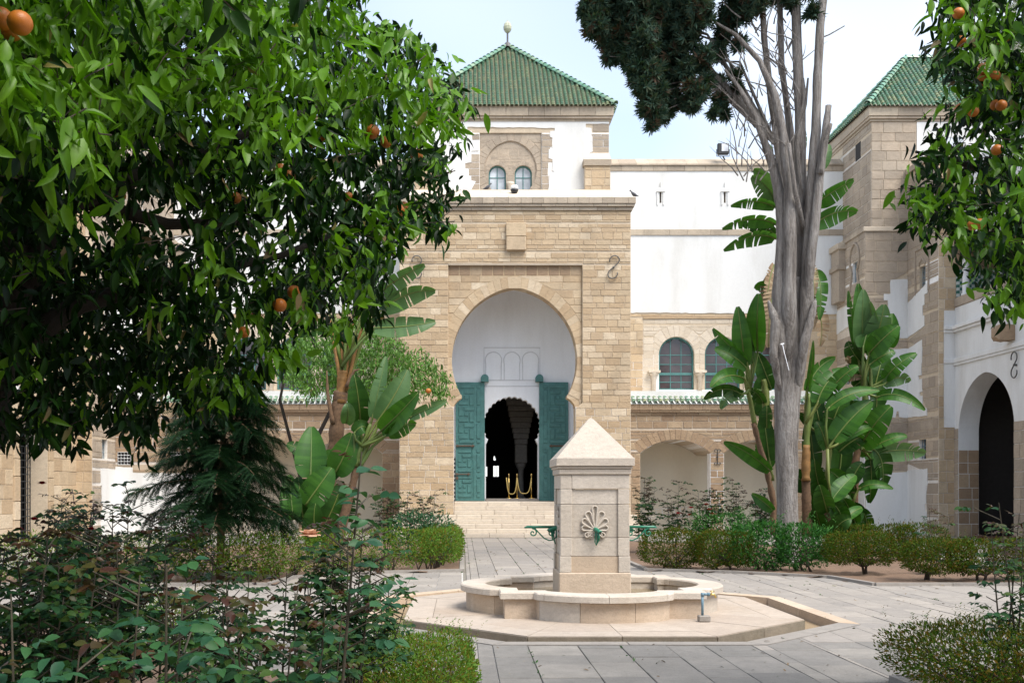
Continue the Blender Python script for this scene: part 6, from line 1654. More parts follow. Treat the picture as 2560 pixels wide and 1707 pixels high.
stem_px([(1800, 930, 4, .5), (1786, 870, 11, .2), (1776, 810, 14), (1782, 740, 17), (1768, 700, 8), (1765, 690, 3)], d=YC - .45, rough=0.12)
stem_px([(1818, 940, 4, .6), (1834, 870, 12, .25), (1846, 790, 15), (1866, 720, 12), (1872, 690, 5)], d=YC - .5, rough=0.12)
gr = random.Random(77)
tw = MB()
for i in range(110):                      # thin dead branches
    x, y = gr.uniform(1690, 1840), gr.uniform(40, 430)
    d = YC + gr.uniform(-.6, .6); L = gr.uniform(40, 130); a = gr.uniform(-2.7, -1.0)
    pts = [(x, y)]
    for k in range(4): a += gr.uniform(-.25, .25); pts.append((pts[-1][0] + math.cos(a) * L / 4, pts[-1][1] + math.sin(a) * L / 4))
    tw.tube([at(px * K, py * K, d) for px, py in pts], [0.018, 0.014, 0.011, 0.007, 0.003], 4, caps=False)
for pts in ([(1880, 90), (1905, 80), (1940, 60)], [(1838, 270), (1850, 210), (1846, 180)], [(1730, 250), (1700, 300), (1680, 250), (1700, 160)], [(1775, 380), (1740, 330), (1720, 290), (1715, 270)]):
    tw.tube([at(px * K, py * K, YC - .2) for px, py in pts], [0.02 - 0.004 * i for i in range(len(pts))], 4)
tw.build('dead_twigs', M['bark'], cyp, kind='stuff')
TUFT_v, TUFT_f = [], []
gr = random.Random(9)
for k in range(14):
    a = gr.uniform(0, 6.28); el = gr.uniform(0.2, 1.3); d = Vector((math.cos(a) * math.cos(el), math.sin(a) * math.cos(el), math.sin(el)))
    s = d.cross(Vector((0.3, 0.5, 0.8))).normalized() * 0.062; L = gr.uniform(0.5, 1.0)
    b0 = len(TUFT_v); TUFT_v += [tuple(-s * 0.4), tuple(s * 0.4), tuple(d * L * .6 + s), tuple(d * L * .6 - s), tuple(d * L)]
    TUFT_f += [(b0, b0 + 1, b0 + 2), (b0, b0 + 2, b0 + 3), (b0 + 3, b0 + 2, b0 + 4)]
TUFT = (np.array(TUFT_v), np.array(TUFT_f))
blobs = [(1350, 20, 26), (1375, 12, 34), (1365, 55, 30), (1395, 85, 30), (1410, 40, 40), (1445, 70, 42), (1425, 115, 34), (1400, 130, 18), (1455, 130, 34), (1480, 95, 40), (1462, 165, 28), (1490, 170, 34), (1480, 205, 26), (1505, 215, 30), (1490, 245, 24), (1508, 262, 22), (1497, 284, 14), (1525, 265, 14), (1530, 130, 40), (1540, 185, 24), (1548, 228, 22), (1535, 258, 13), (1520, 50, 48), (1470, 15, 46), (1570, 85, 44), (1575, 160, 26), (1590, 205, 22), (1594, 242, 16), (1574, 240, 12), (1618, 140, 26), (1622, 190, 18), (1655, 230, 18), (1640, 258, 10), (1664, 262, 9), (1652, 190, 13), (1650, 120, 22), (1600, 30, 46), (1690, 175, 13), (1675, 40, 32), (1660, 80, 24), (1700, 100, 16), (1715, 25, 26), (1745, 10, 22), (1400, -40, 80), (1560, -60, 110), (1720, -60, 80), (1690, 205, 10), (1820, 10, 14), (1868, 28, 13), (1800, -40, 50), (1880, -50, 40), (1610, 215, 14)]
g = np.random.default_rng(17); Pc, dry = [], []
for (bx_, by_, br) in blobs:
    n = int(26 + br * br * (0.19 if bx_ < 1560 else 0.12))
    u = g.normal(0, 1, (n, 3)); u /= np.linalg.norm(u, axis=1, keepdims=True); r = g.random(n) ** 0.38
    c = np.array(at(bx_ * K, by_ * K, YC + 0.3 * math.sin(bx_ * .05))); R_ = br * 0.86 * K / F * YC
    Pc.append(c + u * (r * R_)[:, None] * np.array([0.92, 1.5, 1.15]))
Pc = np.concatenate(Pc); n = len(Pc)
D = g.normal(0, 0.8, (n, 3)) + np.array([-0.2, -0.2, 0.2]); Mx = frames(D, g.normal(0, 1, (n, 3)), g.uniform(0.13, 0.30, n))
k = g.random(n) < 0.10
big_mesh('crown', M['cypress'], [(TUFT[0], TUFT[1], Mx[~k], Pc[~k])], cyp, smooth=False, kind='stuff')
big_mesh('dry_sprays', M['cypress_dry'], [(TUFT[0], TUFT[1], Mx[k], Pc[k])], cyp, smooth=False, kind='stuff')
mb = MB()
for i in range(26):
    bx_, by_, br = blobs[RN.randrange(30)]
    mb.tube([at(1780 * K, 330 * K, YC), at((1780 + bx_) / 2 * K, (200 + by_) / 2 * K - 30, YC + .1), at(bx_ * K, by_ * K, YC)], [0.05, 0.03, 0.01], 5, caps=False)
mb.build('limbs', M['bark'], cyp, kind='stuff')
mb = MB(); mb.tube([at(1797 * K, 790 * K, YC - .95), at(1802 * K, 812 * K, YC - 1.0), at(1812 * K, 850 * K, YC - 1.0)], 0.008, 6); mb.tube([at(1793 * K, 791 * K, YC - .95), at(1801 * K, 789 * K, YC - .95)], 0.016, 6)
o = mb.build('white_strap', plain('white plastic strap', (0.8, 0.8, 0.82), 0.5), cyp)
# ------------------------------------------------------------------ banana-like plants (giant bird of paradise)
def blade(parent, B, C, T, hw, mat, seed, roll=20.0, splits=3, fold=0.35, droop=0.12, pet=None, pet_r=0.03):
    """one paddle leaf along the curve B-C-T; its own mesh with folded halves and torn edges"""
    g = random.Random(seed)
    B, C, T = Vector(B), Vector(C), Vector(T)
    n = 16
    mid = [(B * (1 - t) ** 2 + C * 2 * t * (1 - t) + T * t * t) for t in [i / n for i in range(n + 1)]]
    mb = MB()
    cuts = {s: set(g.sample(range(3, n - 2), min(splits, 10))) if splits else set() for s in (-1, 1)}
    Lg = (T - B).length
    for s in (-1, 1):
        rows = []
        for i, p in enumerate(mid):
            t = i / n
            tg = (mid[min(i + 1, n)] - mid[max(i - 1, 0)]).normalized()
            view = Vector((p.x, p.y, p.z - EYE)).normalized()
            sd = tg.cross(view).normalized()
            nr = sd.cross(tg).normalized()
            a = math.radians(roll)
            sd2 = sd * math.cos(a) + nr * math.sin(a); nr2 = nr * math.cos(a) - sd * math.sin(a)
            w = hw * (math.sin(math.pi * min(1, t * 0.93 + 0.045) ** 0.72)) ** 0.62
            row = []
            for k in range(4):
                f = k / 3
                row.append(p + sd2 * (s * w * f) + nr2 * (-fold * w * f + 0.10 * w * math.sin(f * 3)) + Vector((0, 0, -droop * w * f * f)) + tg * (0.10 * w * f))
            rows.append((row, tg, w))
        for i in range(n):
            r0, t0, w0 = rows[i]; r1, t1, w1 = rows[i + 1]
            a = [q.copy() for q in r0]; b_ = [q.copy() for q in r1]
            seg = Lg / n
            if i in cuts[s]:
                op = g.uniform(0.25, 0.6)
                for k in range(4): a[k] += (b_[k] - a[k]) * (op * (k / 3)) + Vector((0, 0, -0.10 * w0 * (k / 3) * g.uniform(0.2, 1)))
            if (i + 1) in cuts[s]:
                op = g.uniform(0.0, 0.3)
                for k in range(4): b_[k] += (a[k] - b_[k]) * (op * (k / 3))
            mb.add(a + b_, [(k, k + 1, 5 + k, 4 + k) for k in range(3)])
    lf = mb.build('leaf', mat, parent, smooth=True)
    mr = MB(); mr.tube([p for p in mid], [hw * 0.07 * (1 - 0.85 * i / n) + 0.004 for i in range(n + 1)], 5)
    mr.build('midrib', M['petiole'], lf, smooth=True)
    if pet is not None:
        mp = MB(); mp.tube([pet, pet.lerp(B, 0.6) + (B - C).normalized() * 0.05, B, mid[1]], [pet_r * 1.3, pet_r, pet_r * 0.8, pet_r * 0.6], 7); mp.build('leaf_stalk', M['petiole'], parent, smooth=True)
    return lf
def plant(label, conv, leaves, trunks, base, seed, group='giant banana-like plants in the beds', fill=()):
    t = thing('banana_plant', label, 'banana plant', base, group)
    g = random.Random(seed)
    for i, lf in enumerate(leaves):
        (bx_, by_), (cx, cy), (tx, ty), hw, d, mt = lf[:6]
        roll = lf[6] if len(lf) > 6 else g.uniform(-35, 40); sp = (lf[7] if len(lf) > 7 else 1) + g.randint(0, 2)
        pet = lf[8] if len(lf) > 8 else None
        s = conv(1, 0, 1)[3]
        dd = g.uniform(-.35, .35)
        B, C, T = Vector(conv(bx_, by_, d)[:3]), Vector(conv(cx, cy, d - 0.25 + dd)[:3]), Vector(conv(tx, ty, d - 0.1 + dd * 1.6)[:3])
        P = Vector(conv(pet[0], pet[1], d)[:3]) if pet else None
        blade(t, B, C, T, hw / s / F * d * 1.2, M[mt], seed * 100 + i, roll, sp if mt == 'banana_dead' else min(sp, 4), pet=P, pet_r=0.032)
    for (rx0, rx1, ry0, ry1, d, nf) in fill:
        for k in range(nf):
            x, y = g.uniform(rx0, rx1), g.uniform(ry0, ry1); L = g.uniform(110, 190); a = g.uniform(-2.5, -0.6); dd = g.uniform(-.1, .9)
            B, C, T = Vector(conv(x, y, d + dd)[:3]), Vector(conv(x + math.cos(a) * L * .5, y + math.sin(a) * L * .6, d + dd - .1)[:3]), Vector(conv(x + math.cos(a) * L * 1.05, y + math.sin(a) * L * .8, d + dd)[:3])
            s = conv(1, 0, 1)[3]; blade(t, B, C, T, g.uniform(32, 50) / s / F * d * 1.15, M[g.choice(['banana_leaf', 'banana_dark', 'banana_dark'])], seed * 777 + k, g.uniform(-40, 40), g.randint(0, 4))
    for tr in trunks:
        mt = tr[0]; d = tr[1]; pts = tr[2]
        mb = MB(); s = conv(1, 0, 1)[3]; L = []
        for (x0, y0, r0), (x1, y1, r1) in zip(pts[:-1], pts[1:]):
            for j in range(5): f = j / 5; L.append((x0 + (x1 - x0) * f, y0 + (y1 - y0) * f, (r0 + (r1 - r0) * f) * g.uniform(0.85, 1.15)))
        L.append(pts[-1])
        mb.tube([Vector(conv(x, y, d)[:3]) for x, y, r in L], [r / s / F * d for x, y, r in L], 9)
        mb.build('trunk' if mt == 'fibre' else 'sheath', M[mt], t, smooth=True)
    return t
def conv8(x, y, d): p = at(1760 + x / 2.0103, 560 + y / 2.0103, d); return (p.x, p.y, p.z, 2.0103)
def conv3(x, y, d): p = at(1500 + x / 2.8, 340 + y / 2.8, d); return (p.x, p.y, p.z, 2.8)
def conv4(x, y, d): p = at(600 + x / 1.96, 600 + y / 1.96, d); return (p.x, p.y, p.z, 1.96)
b_, bd, bp_, dead = 'banana_leaf', 'banana_dark', 'banana_pale', 'banana_dead'
c = (230, 830)
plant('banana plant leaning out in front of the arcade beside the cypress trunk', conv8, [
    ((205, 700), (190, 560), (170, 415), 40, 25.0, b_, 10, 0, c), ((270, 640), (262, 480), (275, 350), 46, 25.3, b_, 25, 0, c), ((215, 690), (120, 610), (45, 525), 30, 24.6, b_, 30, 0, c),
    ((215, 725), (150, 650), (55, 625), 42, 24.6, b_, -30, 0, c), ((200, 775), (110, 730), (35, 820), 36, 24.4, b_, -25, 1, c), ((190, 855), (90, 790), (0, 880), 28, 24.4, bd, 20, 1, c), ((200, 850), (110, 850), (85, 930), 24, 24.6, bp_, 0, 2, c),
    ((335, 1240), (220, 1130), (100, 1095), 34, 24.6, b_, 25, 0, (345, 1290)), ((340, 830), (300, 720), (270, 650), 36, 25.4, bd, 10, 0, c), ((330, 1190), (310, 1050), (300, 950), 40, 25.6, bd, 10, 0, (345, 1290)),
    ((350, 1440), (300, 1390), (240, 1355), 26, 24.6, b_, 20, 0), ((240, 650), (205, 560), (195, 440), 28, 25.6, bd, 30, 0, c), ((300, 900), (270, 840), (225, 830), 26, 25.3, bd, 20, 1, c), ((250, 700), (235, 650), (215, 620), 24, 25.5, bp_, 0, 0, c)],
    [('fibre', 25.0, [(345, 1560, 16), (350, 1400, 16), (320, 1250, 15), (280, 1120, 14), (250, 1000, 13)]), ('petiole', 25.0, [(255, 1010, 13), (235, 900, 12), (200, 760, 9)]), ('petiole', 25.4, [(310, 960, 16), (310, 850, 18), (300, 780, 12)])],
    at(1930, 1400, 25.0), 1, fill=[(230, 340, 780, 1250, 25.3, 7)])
c = (510, 1000); c2 = (620, 1130)
plant('low banana plant with yellow-orange stalk base just right of the cypress trunk', conv8, [
    ((520, 830), (545, 700), (549, 585), 12, 25.2, b_, 0, 0, c), ((515, 840), (560, 700), (660, 672), 36, 25.2, b_, -30, 1, c), ((570, 900), (600, 780), (705, 730), 46, 25.0, b_, 20, 2, c), ((600, 880), (700, 740), (775, 715), 36, 25.2, b_, 25, 2, c),
    ((620, 930), (720, 830), (880, 835), 34, 24.8, b_, 35, 1, c2), ((640, 1030), (660, 930), (720, 850), 46, 25.4, bd, 10, 0, c2), ((650, 1090), (740, 960), (840, 890), 54, 24.8, b_, 20, 1, c2), ((700, 1090), (790, 1020), (855, 1020), 24, 24.7, b_, 40, 0, c2),
    ((590, 1050), (570, 930), (545, 850), 38, 25.6, bd, 0, 0, c), ((640, 1390), (700, 1300), (760, 1260), 40, 24.4, b_, 20, 0, c2), ((620, 1450), (600, 1370), (580, 1310), 42, 24.6, bd, 10, 0), ((700, 1490), (760, 1430), (795, 1425), 24, 24.4, b_, 20, 0), ((700, 1500), (680, 1420), (640, 1400), 40, 24.6, bd, 0, 0),
    ((560, 1240), (540, 1100), (530, 960), 40, 25.8, bd, 10, 0), ((680, 1250), (700, 1120), (690, 1000), 48, 25.8, bd, 10, 0), ((600, 1380), (560, 1280), (555, 1180), 36, 25.6, bd, 0, 0), ((640, 1560), (690, 1480), (740, 1480), 40, 24.6, bd, 10, 0), ((760, 1500), (720, 1400), (700, 1380), 36, 25.2, bd, 0, 0), ((600, 1560), (570, 1480), (560, 1420), 40, 25.4, bd, 10, 0)],
    [('fibre', 25.1, [(520, 1570, 26), (515, 1400, 25), (512, 1280, 24)]), ('sheath', 25.05, [(512, 1290, 22), (512, 1200, 22), (515, 1110, 17)]), ('petiole', 25.1, [(515, 1130, 18), (520, 1000, 14), (530, 850, 7)]), ('petiole', 25.1, [(510, 1120, 10), (545, 950, 8), (600, 880, 6)]), ('fibre', 25.4, [(625, 1570, 20), (620, 1330, 19)]), ('petiole', 25.4, [(620, 1340, 17), (625, 1200, 14), (640, 1080, 8)])],
    at(2015, 1400, 25.1), 2, fill=[(520, 720, 950, 1500, 25.2, 16)])
c = (800, 830); c2 = (790, 1130)
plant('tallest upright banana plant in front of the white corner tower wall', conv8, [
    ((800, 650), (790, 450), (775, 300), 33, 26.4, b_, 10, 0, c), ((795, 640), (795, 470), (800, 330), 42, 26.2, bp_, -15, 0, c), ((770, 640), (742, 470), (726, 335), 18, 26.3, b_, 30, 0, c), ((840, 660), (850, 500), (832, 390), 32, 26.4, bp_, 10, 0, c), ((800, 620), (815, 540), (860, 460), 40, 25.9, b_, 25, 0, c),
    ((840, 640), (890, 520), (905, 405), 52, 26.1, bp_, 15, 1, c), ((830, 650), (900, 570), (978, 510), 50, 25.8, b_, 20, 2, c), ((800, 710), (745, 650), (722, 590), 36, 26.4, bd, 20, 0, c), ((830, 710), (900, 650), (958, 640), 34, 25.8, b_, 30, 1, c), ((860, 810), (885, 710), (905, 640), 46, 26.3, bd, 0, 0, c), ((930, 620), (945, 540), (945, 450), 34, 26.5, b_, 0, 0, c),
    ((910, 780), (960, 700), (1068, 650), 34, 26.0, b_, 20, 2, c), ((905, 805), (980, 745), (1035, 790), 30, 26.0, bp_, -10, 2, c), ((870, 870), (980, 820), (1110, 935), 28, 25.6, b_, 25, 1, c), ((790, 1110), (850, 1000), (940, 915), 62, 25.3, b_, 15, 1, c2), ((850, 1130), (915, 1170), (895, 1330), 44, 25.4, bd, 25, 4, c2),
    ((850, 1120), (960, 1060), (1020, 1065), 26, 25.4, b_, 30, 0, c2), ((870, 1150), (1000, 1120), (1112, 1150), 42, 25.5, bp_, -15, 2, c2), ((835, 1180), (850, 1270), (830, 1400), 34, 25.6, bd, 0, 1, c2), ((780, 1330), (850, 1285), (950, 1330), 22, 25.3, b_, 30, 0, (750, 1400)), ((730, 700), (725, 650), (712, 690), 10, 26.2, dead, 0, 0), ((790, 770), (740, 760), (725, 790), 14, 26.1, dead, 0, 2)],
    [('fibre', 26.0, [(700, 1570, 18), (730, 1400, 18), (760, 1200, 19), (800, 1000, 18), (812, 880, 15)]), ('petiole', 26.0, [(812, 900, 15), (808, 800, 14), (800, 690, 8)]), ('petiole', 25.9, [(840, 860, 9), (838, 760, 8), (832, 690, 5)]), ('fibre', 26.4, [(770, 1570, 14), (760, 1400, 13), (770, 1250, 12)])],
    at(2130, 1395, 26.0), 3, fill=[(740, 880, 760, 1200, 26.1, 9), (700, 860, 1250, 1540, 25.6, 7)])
c = (1330, 760)
plant('old banana plant with torn and dry leaves behind the cypress stems', conv3, [
    ((1230, 620), (1080, 530), (855, 650), 48, 26.8, b_, 35, 6, c), ((1230, 500), (1080, 420), (915, 490), 42, 26.9, b_, 35, 5, c), ((1240, 480), (1180, 330), (1060, 285), 66, 27.2, bp_, 10, 3, c), ((1230, 720), (1080, 640), (865, 800), 58, 26.8, b_, 40, 6, c), ((1225, 690), (1120, 590), (990, 620), 50, 27.1, bd, 20, 5, c), ((1240, 440), (1160, 260), (1075, 235), 50, 27.3, bp_, 20, 1, c),
    ((1500, 480), (1620, 390), (1775, 305), 58, 26.9, b_, -35, 5, c), ((1490, 625), (1640, 500), (1800, 530), 62, 26.8, b_, -30, 5, c), ((1400, 130), (1405, 20), (1420, -70), 34, 27.2, bp_, 0, 1, (1380, 500)), ((1560, 230), (1590, 120), (1602, 60), 30, 27.2, bp_, 0, 1, (1400, 500)), ((1200, 160), (1180, 110), (1185, 60), 22, 27.3, bp_, 0, 0, (1330, 500)),
    ((1500, 950), (1570, 1000), (1535, 1285), 42, 26.6, b_, 20, 6), ((1215, 1120), (1150, 1010), (1085, 1070), 46, 26.6, b_, 20, 3), ((1215, 960), (1150, 1150), (1140, 1500), 60, 26.5, dead, 10, 9), ((1230, 1000), (1180, 1200), (1180, 1480), 50, 26.4, dead, -20, 9), ((1480, 1000), (1510, 1150), (1490, 1350), 36, 26.5, dead, 10, 8), ((1500, 1200), (1580, 1280), (1540, 1470), 44, 26.5, dead, 20, 6), ((1220, 900), (1170, 1020), (1160, 1250), 40, 26.6, dead, 30, 8), ((1470, 900), (1500, 960), (1500, 1120), 30, 26.7, dead, 10, 6)],
    [('fibre', 26.9, [(1330, 2450, 50), (1335, 1800, 50), (1345, 1300, 48), (1350, 1000, 44)]), ('sheath', 26.85, [(1350, 1080, 45), (1355, 860, 42), (1360, 660, 34)]), ('petiole', 26.9, [(1340, 760, 40), (1330, 600, 36), (1300, 450, 20)]), ('petiole', 26.9, [(1370, 760, 36), (1420, 600, 26), (1480, 500, 14)])],
    at(1975, 1400, 26.9), 4)
c = (500, 620)
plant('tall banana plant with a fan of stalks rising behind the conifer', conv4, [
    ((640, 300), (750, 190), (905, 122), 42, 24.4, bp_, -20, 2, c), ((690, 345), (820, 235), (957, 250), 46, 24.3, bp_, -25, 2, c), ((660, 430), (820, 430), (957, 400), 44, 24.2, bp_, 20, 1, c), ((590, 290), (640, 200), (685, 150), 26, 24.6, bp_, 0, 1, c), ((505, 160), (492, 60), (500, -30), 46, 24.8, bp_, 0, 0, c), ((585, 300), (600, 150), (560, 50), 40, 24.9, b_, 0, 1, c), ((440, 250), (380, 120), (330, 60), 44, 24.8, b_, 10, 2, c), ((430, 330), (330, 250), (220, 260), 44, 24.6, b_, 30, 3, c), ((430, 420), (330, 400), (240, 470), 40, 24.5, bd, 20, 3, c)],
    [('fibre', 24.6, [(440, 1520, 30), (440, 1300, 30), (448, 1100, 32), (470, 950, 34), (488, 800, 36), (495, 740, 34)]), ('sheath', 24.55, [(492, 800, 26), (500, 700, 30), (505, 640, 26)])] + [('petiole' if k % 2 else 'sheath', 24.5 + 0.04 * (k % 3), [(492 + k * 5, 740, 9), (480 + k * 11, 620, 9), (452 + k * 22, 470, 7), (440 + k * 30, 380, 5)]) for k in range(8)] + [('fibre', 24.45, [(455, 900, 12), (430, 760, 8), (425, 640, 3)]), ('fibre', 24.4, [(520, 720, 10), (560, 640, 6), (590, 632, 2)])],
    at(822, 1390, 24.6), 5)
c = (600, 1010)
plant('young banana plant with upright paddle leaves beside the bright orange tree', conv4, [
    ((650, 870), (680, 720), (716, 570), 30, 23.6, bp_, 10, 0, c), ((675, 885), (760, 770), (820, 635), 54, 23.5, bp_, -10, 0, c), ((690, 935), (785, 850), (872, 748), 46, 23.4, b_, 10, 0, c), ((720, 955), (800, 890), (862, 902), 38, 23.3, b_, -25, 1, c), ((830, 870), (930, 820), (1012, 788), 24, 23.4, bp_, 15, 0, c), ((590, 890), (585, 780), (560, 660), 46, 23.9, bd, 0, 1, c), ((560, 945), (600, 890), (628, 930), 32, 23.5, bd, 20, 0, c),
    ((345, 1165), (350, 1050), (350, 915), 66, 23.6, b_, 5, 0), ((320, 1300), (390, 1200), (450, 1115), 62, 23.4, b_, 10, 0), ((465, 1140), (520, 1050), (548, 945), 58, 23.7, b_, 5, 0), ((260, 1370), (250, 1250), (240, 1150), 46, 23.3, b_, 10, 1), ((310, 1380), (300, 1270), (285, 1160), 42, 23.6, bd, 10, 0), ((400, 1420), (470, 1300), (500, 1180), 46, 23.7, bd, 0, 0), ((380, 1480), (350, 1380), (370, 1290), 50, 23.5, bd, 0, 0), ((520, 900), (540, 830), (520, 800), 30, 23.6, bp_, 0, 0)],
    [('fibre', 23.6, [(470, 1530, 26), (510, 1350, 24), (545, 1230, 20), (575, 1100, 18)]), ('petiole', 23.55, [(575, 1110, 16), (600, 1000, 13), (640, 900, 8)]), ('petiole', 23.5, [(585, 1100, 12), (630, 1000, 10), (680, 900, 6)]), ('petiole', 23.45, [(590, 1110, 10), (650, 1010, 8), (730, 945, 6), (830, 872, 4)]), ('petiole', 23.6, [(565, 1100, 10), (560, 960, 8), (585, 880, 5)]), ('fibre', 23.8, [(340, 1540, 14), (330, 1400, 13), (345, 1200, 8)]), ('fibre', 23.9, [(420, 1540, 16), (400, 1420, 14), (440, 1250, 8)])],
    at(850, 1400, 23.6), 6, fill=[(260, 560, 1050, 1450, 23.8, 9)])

# ------------------------------------------------------------------ drooping conifer in the far bed
cf = thing('conifer_tree', 'dark drooping conifer with feathery branches behind the rose bushes', 'tree', (atx(550, 19.6), 19.6, 0))
mb = MB(); bx0 = atx(550, 19.6)
mb.tube([(bx0, 19.6, 0), (bx0 + .02, 19.6, 1.0), (bx0 + .05, 19.6, 2.2), (bx0 + .1, 19.6, 3.8)], [0.08, 0.075, 0.06, 0.02], 9); mb.build('trunk', M['fibre'], cf, smooth=True)
g = np.random.default_rng(31); TP, TD = [], []; bw = MB()
for k in range(46):
    a = k * 2.4 + g.uniform(-.3, .3); z = 1.15 + 2.7 * (k / 46); L = g.uniform(1.0, 1.7) * (1.15 - 0.55 * k / 46)
    dirv = np.array([math.cos(a), math.sin(a), 0.0])
    path = [np.array([bx0 + .05, 19.6, z]) + dirv * L * t + np.array([0, 0, 0.10 * math.sin(t * 3) - 0.22 * t * t]) for t in np.linspace(0, 1, 9)]
    bw.tube([tuple(p) for p in path], [0.02 - 0.002 * i for i in range(9)], 4, caps=False)
    for t in np.linspace(0.08, 1, 60):
        i = min(7, int(t * 8)); p = path[i] + (path[i + 1] - path[i]) * (t * 8 - i)
        for s in (-1, 1):
            side = np.array([-dirv[1], dirv[0], 0]) * s
            TP.append(p + g.normal(0, .015, 3)); TD.append(side * g.uniform(0.5, 1.0) + dirv * g.uniform(0.2, 0.7) + np.array([0, 0, g.uniform(-0.9, 0.15)]))
bw.build('limbs', M['fibre'], cf, kind='stuff')
TP, TD = np.array(TP), np.array(TD)
# one spray: curved rachis with needles
sv, sf = [], []
for i in range(14):
    x = i / 14
    for s in (-1, 1, 0):
        b0 = len(sv); zz = -0.35 * x * x
        tip = (x + 0.16, s * 0.10, zz + 0.05 + (0.06 if s == 0 else 0)); sv += [(x, -0.016, zz), (x + 0.04, 0.016, zz), tip]; sf.append((b0, b0 + 1, b0 + 2))
SPR = (np.array(sv), np.array(sf)); n = len(TP)
Mx = frames(TD, g.normal(0, .3, (n, 3)) + np.array([0, -.3, 1.0]), g.uniform(0.26, 0.48, n))
big_mesh('crown', M['conifer'], [(SPR[0], SPR[1], Mx, TP)], cf, smooth=False, kind='stuff')

# ------------------------------------------------------------------ hedges and shrubs
HL = [leaf_tpl(0.36, 3, 0.15, 0.1), leaf_tpl(0.30, 3, 0.2, 0.25)]
def foliage_box(g, n, c, half, rnd=0.25, shell=0.55):
    """points in a rounded box, denser towards the surface"""
    u = g.uniform(-1, 1, (n * 2, 3)); p = 3.5
    r = (np.abs(u) ** p).sum(1) ** (1 / p); k = r < 1; u = u[k][:n]; r = r[k][:n]
    push = np.where(g.random(len(u)) < shell, (0.86 + 0.16 * g.random(len(u))) / np.maximum(r, .05), 1.0)
    u = u * push[:, None]
    lump = 1 + 0.07 * np.sin(u[:, :1] * 5 + c[0] * 3) + 0.06 * np.cos(u[:, 1:2] * 6 + c[1])
    return np.array(c) + u * np.array(half) * lump, u
def hedge_mesh(t, g, P, u, L, mat, name='foliage'):
    n = len(P); D = u * 0.9 + g.normal(0, 0.6, (n, 3)) + np.array([0, 0, 0.55]); Nh = u + g.normal(0, .5, (n, 3)) + np.array([0, -.2, .5])
    Mx = frames(D, Nh, L * g.uniform(0.6, 1.25, n), g.uniform(0.8, 1.2, n)); return big_mesh(name, mat, split_parts(HL, Mx, P, g), t, kind='stuff')
def shrub(label, x, y, hw, hd, z0, z1, n, L, mat, seed, group, spikes=14, stems=3, cat='shrub', name='hedge_shrub'):
    g = np.random.default_rng(seed); rr = random.Random(seed); t = thing(name, label, cat, (x, y, 0), group)
    P, u = foliage_box(g, n, (x, y, (z0 + z1) / 2), (hw, hd, (z1 - z0) / 2)); hedge_mesh(t, g, P, u, L, mat)
    if spikes:                                     # unclipped new shoots along the top
        SP, SD = [], []
        for k in range(spikes):
            bx_ = np.array([x + g.uniform(-.95, .95) * hw, y + g.uniform(-.95, .95) * hd, z1 - 0.03]); up = np.array([g.normal(0, .25), g.normal(0, .25), 1.0]); H = g.uniform(0.4, 1.0) * L * 4.5
            for j in range(9): SP.append(bx_ + up * H * j / 9); SD.append(np.array([math.cos(j * 2.4), math.sin(j * 2.4), 0.7]))
        SP, SD = np.array(SP), np.array(SD); Mx = frames(SD, np.tile(np.array([0, -.2, 1.0]), (len(SP), 1)) + g.normal(0, .3, (len(SP), 3)), L * g.uniform(.5, .9, len(SP)))
        big_mesh('young_shoots', mat, split_parts(HL, Mx, SP, g), t, kind='stuff')
    mb = MB()
    for k in range(stems):
        bx_, by_ = x + rr.uniform(-.35, .35) * hw, y + rr.uniform(-.3, .3) * hd
        p0 = Vector((bx_, by_, 0.0)); p1 = p0 + Vector((rr.uniform(-.05, .05), rr.uniform(-.05, .05), (z0 + .05) * 0.6)); mb.tube([p0, p1], [0.03, 0.024], 6, caps=False)
        for q in range(5):
            e = Vector((x + rr.uniform(-.85, .85) * hw, y + rr.uniform(-.8, .8) * hd, z0 + (z1 - z0) * rr.uniform(0.2, 0.8))); mb.tube([p1, p1.lerp(e, .5) + Vector((0, 0, -.04)), e], [0.017, 0.011, 0.004], 5, caps=False)
    mb.build('stems', M['twig'], t, kind='stuff'); return t
# left far bed: one continuous clipped hedge round the corner
hd = thing('clipped_hedge', 'low clipped green hedge turning the corner of the bed beside the path', 'hedge', (-1.5, 22.1, 0))
g = np.random.default_rng(60); Ps, Us = [], []
path = [(-9.2, 18.95), (-4.0, 18.95), (-3.55, 20.2), (-1.9, 21.5), (-0.6, 22.15), (-0.42, 23.1), (-0.5, 25.0), (-0.7, 27.5)]
for (xa, ya), (xb, yb) in zip(path[:-1], path[1:]):
    L = math.hypot(xb - xa, yb - ya); k = max(1, int(L / 0.42))
    for j in range(k):
        f = j / k; cx, cy = xa + (xb - xa) * f, ya + (yb - ya) * f
        P, u = foliage_box(g, 900, (cx, cy, 0.50), (0.48, 0.48, 0.38 + 0.03 * math.sin(cx * 3)), shell=0.7); Ps.append(P); Us.append(u)
hedge_mesh(hd, g, np.concatenate(Ps), np.concatenate(Us), 0.06, M['hedge_leaf_b'])
mb = MB()
for i in range(60):
    k = RN.randrange(len(path) - 1); f = RN.random(); cx = path[k][0] + (path[k + 1][0] - path[k][0]) * f; cy = path[k][1] + (path[k + 1][1] - path[k][1]) * f
    for q in range(3): mb.tube([(cx, cy - .1, 0), (cx + RN.uniform(-.15, .15), cy - .15 + RN.uniform(-.1, .1), 0.3)], [0.014, 0.008], 4, caps=False)
mb.build('stems', M['twig'], hd, kind='stuff')
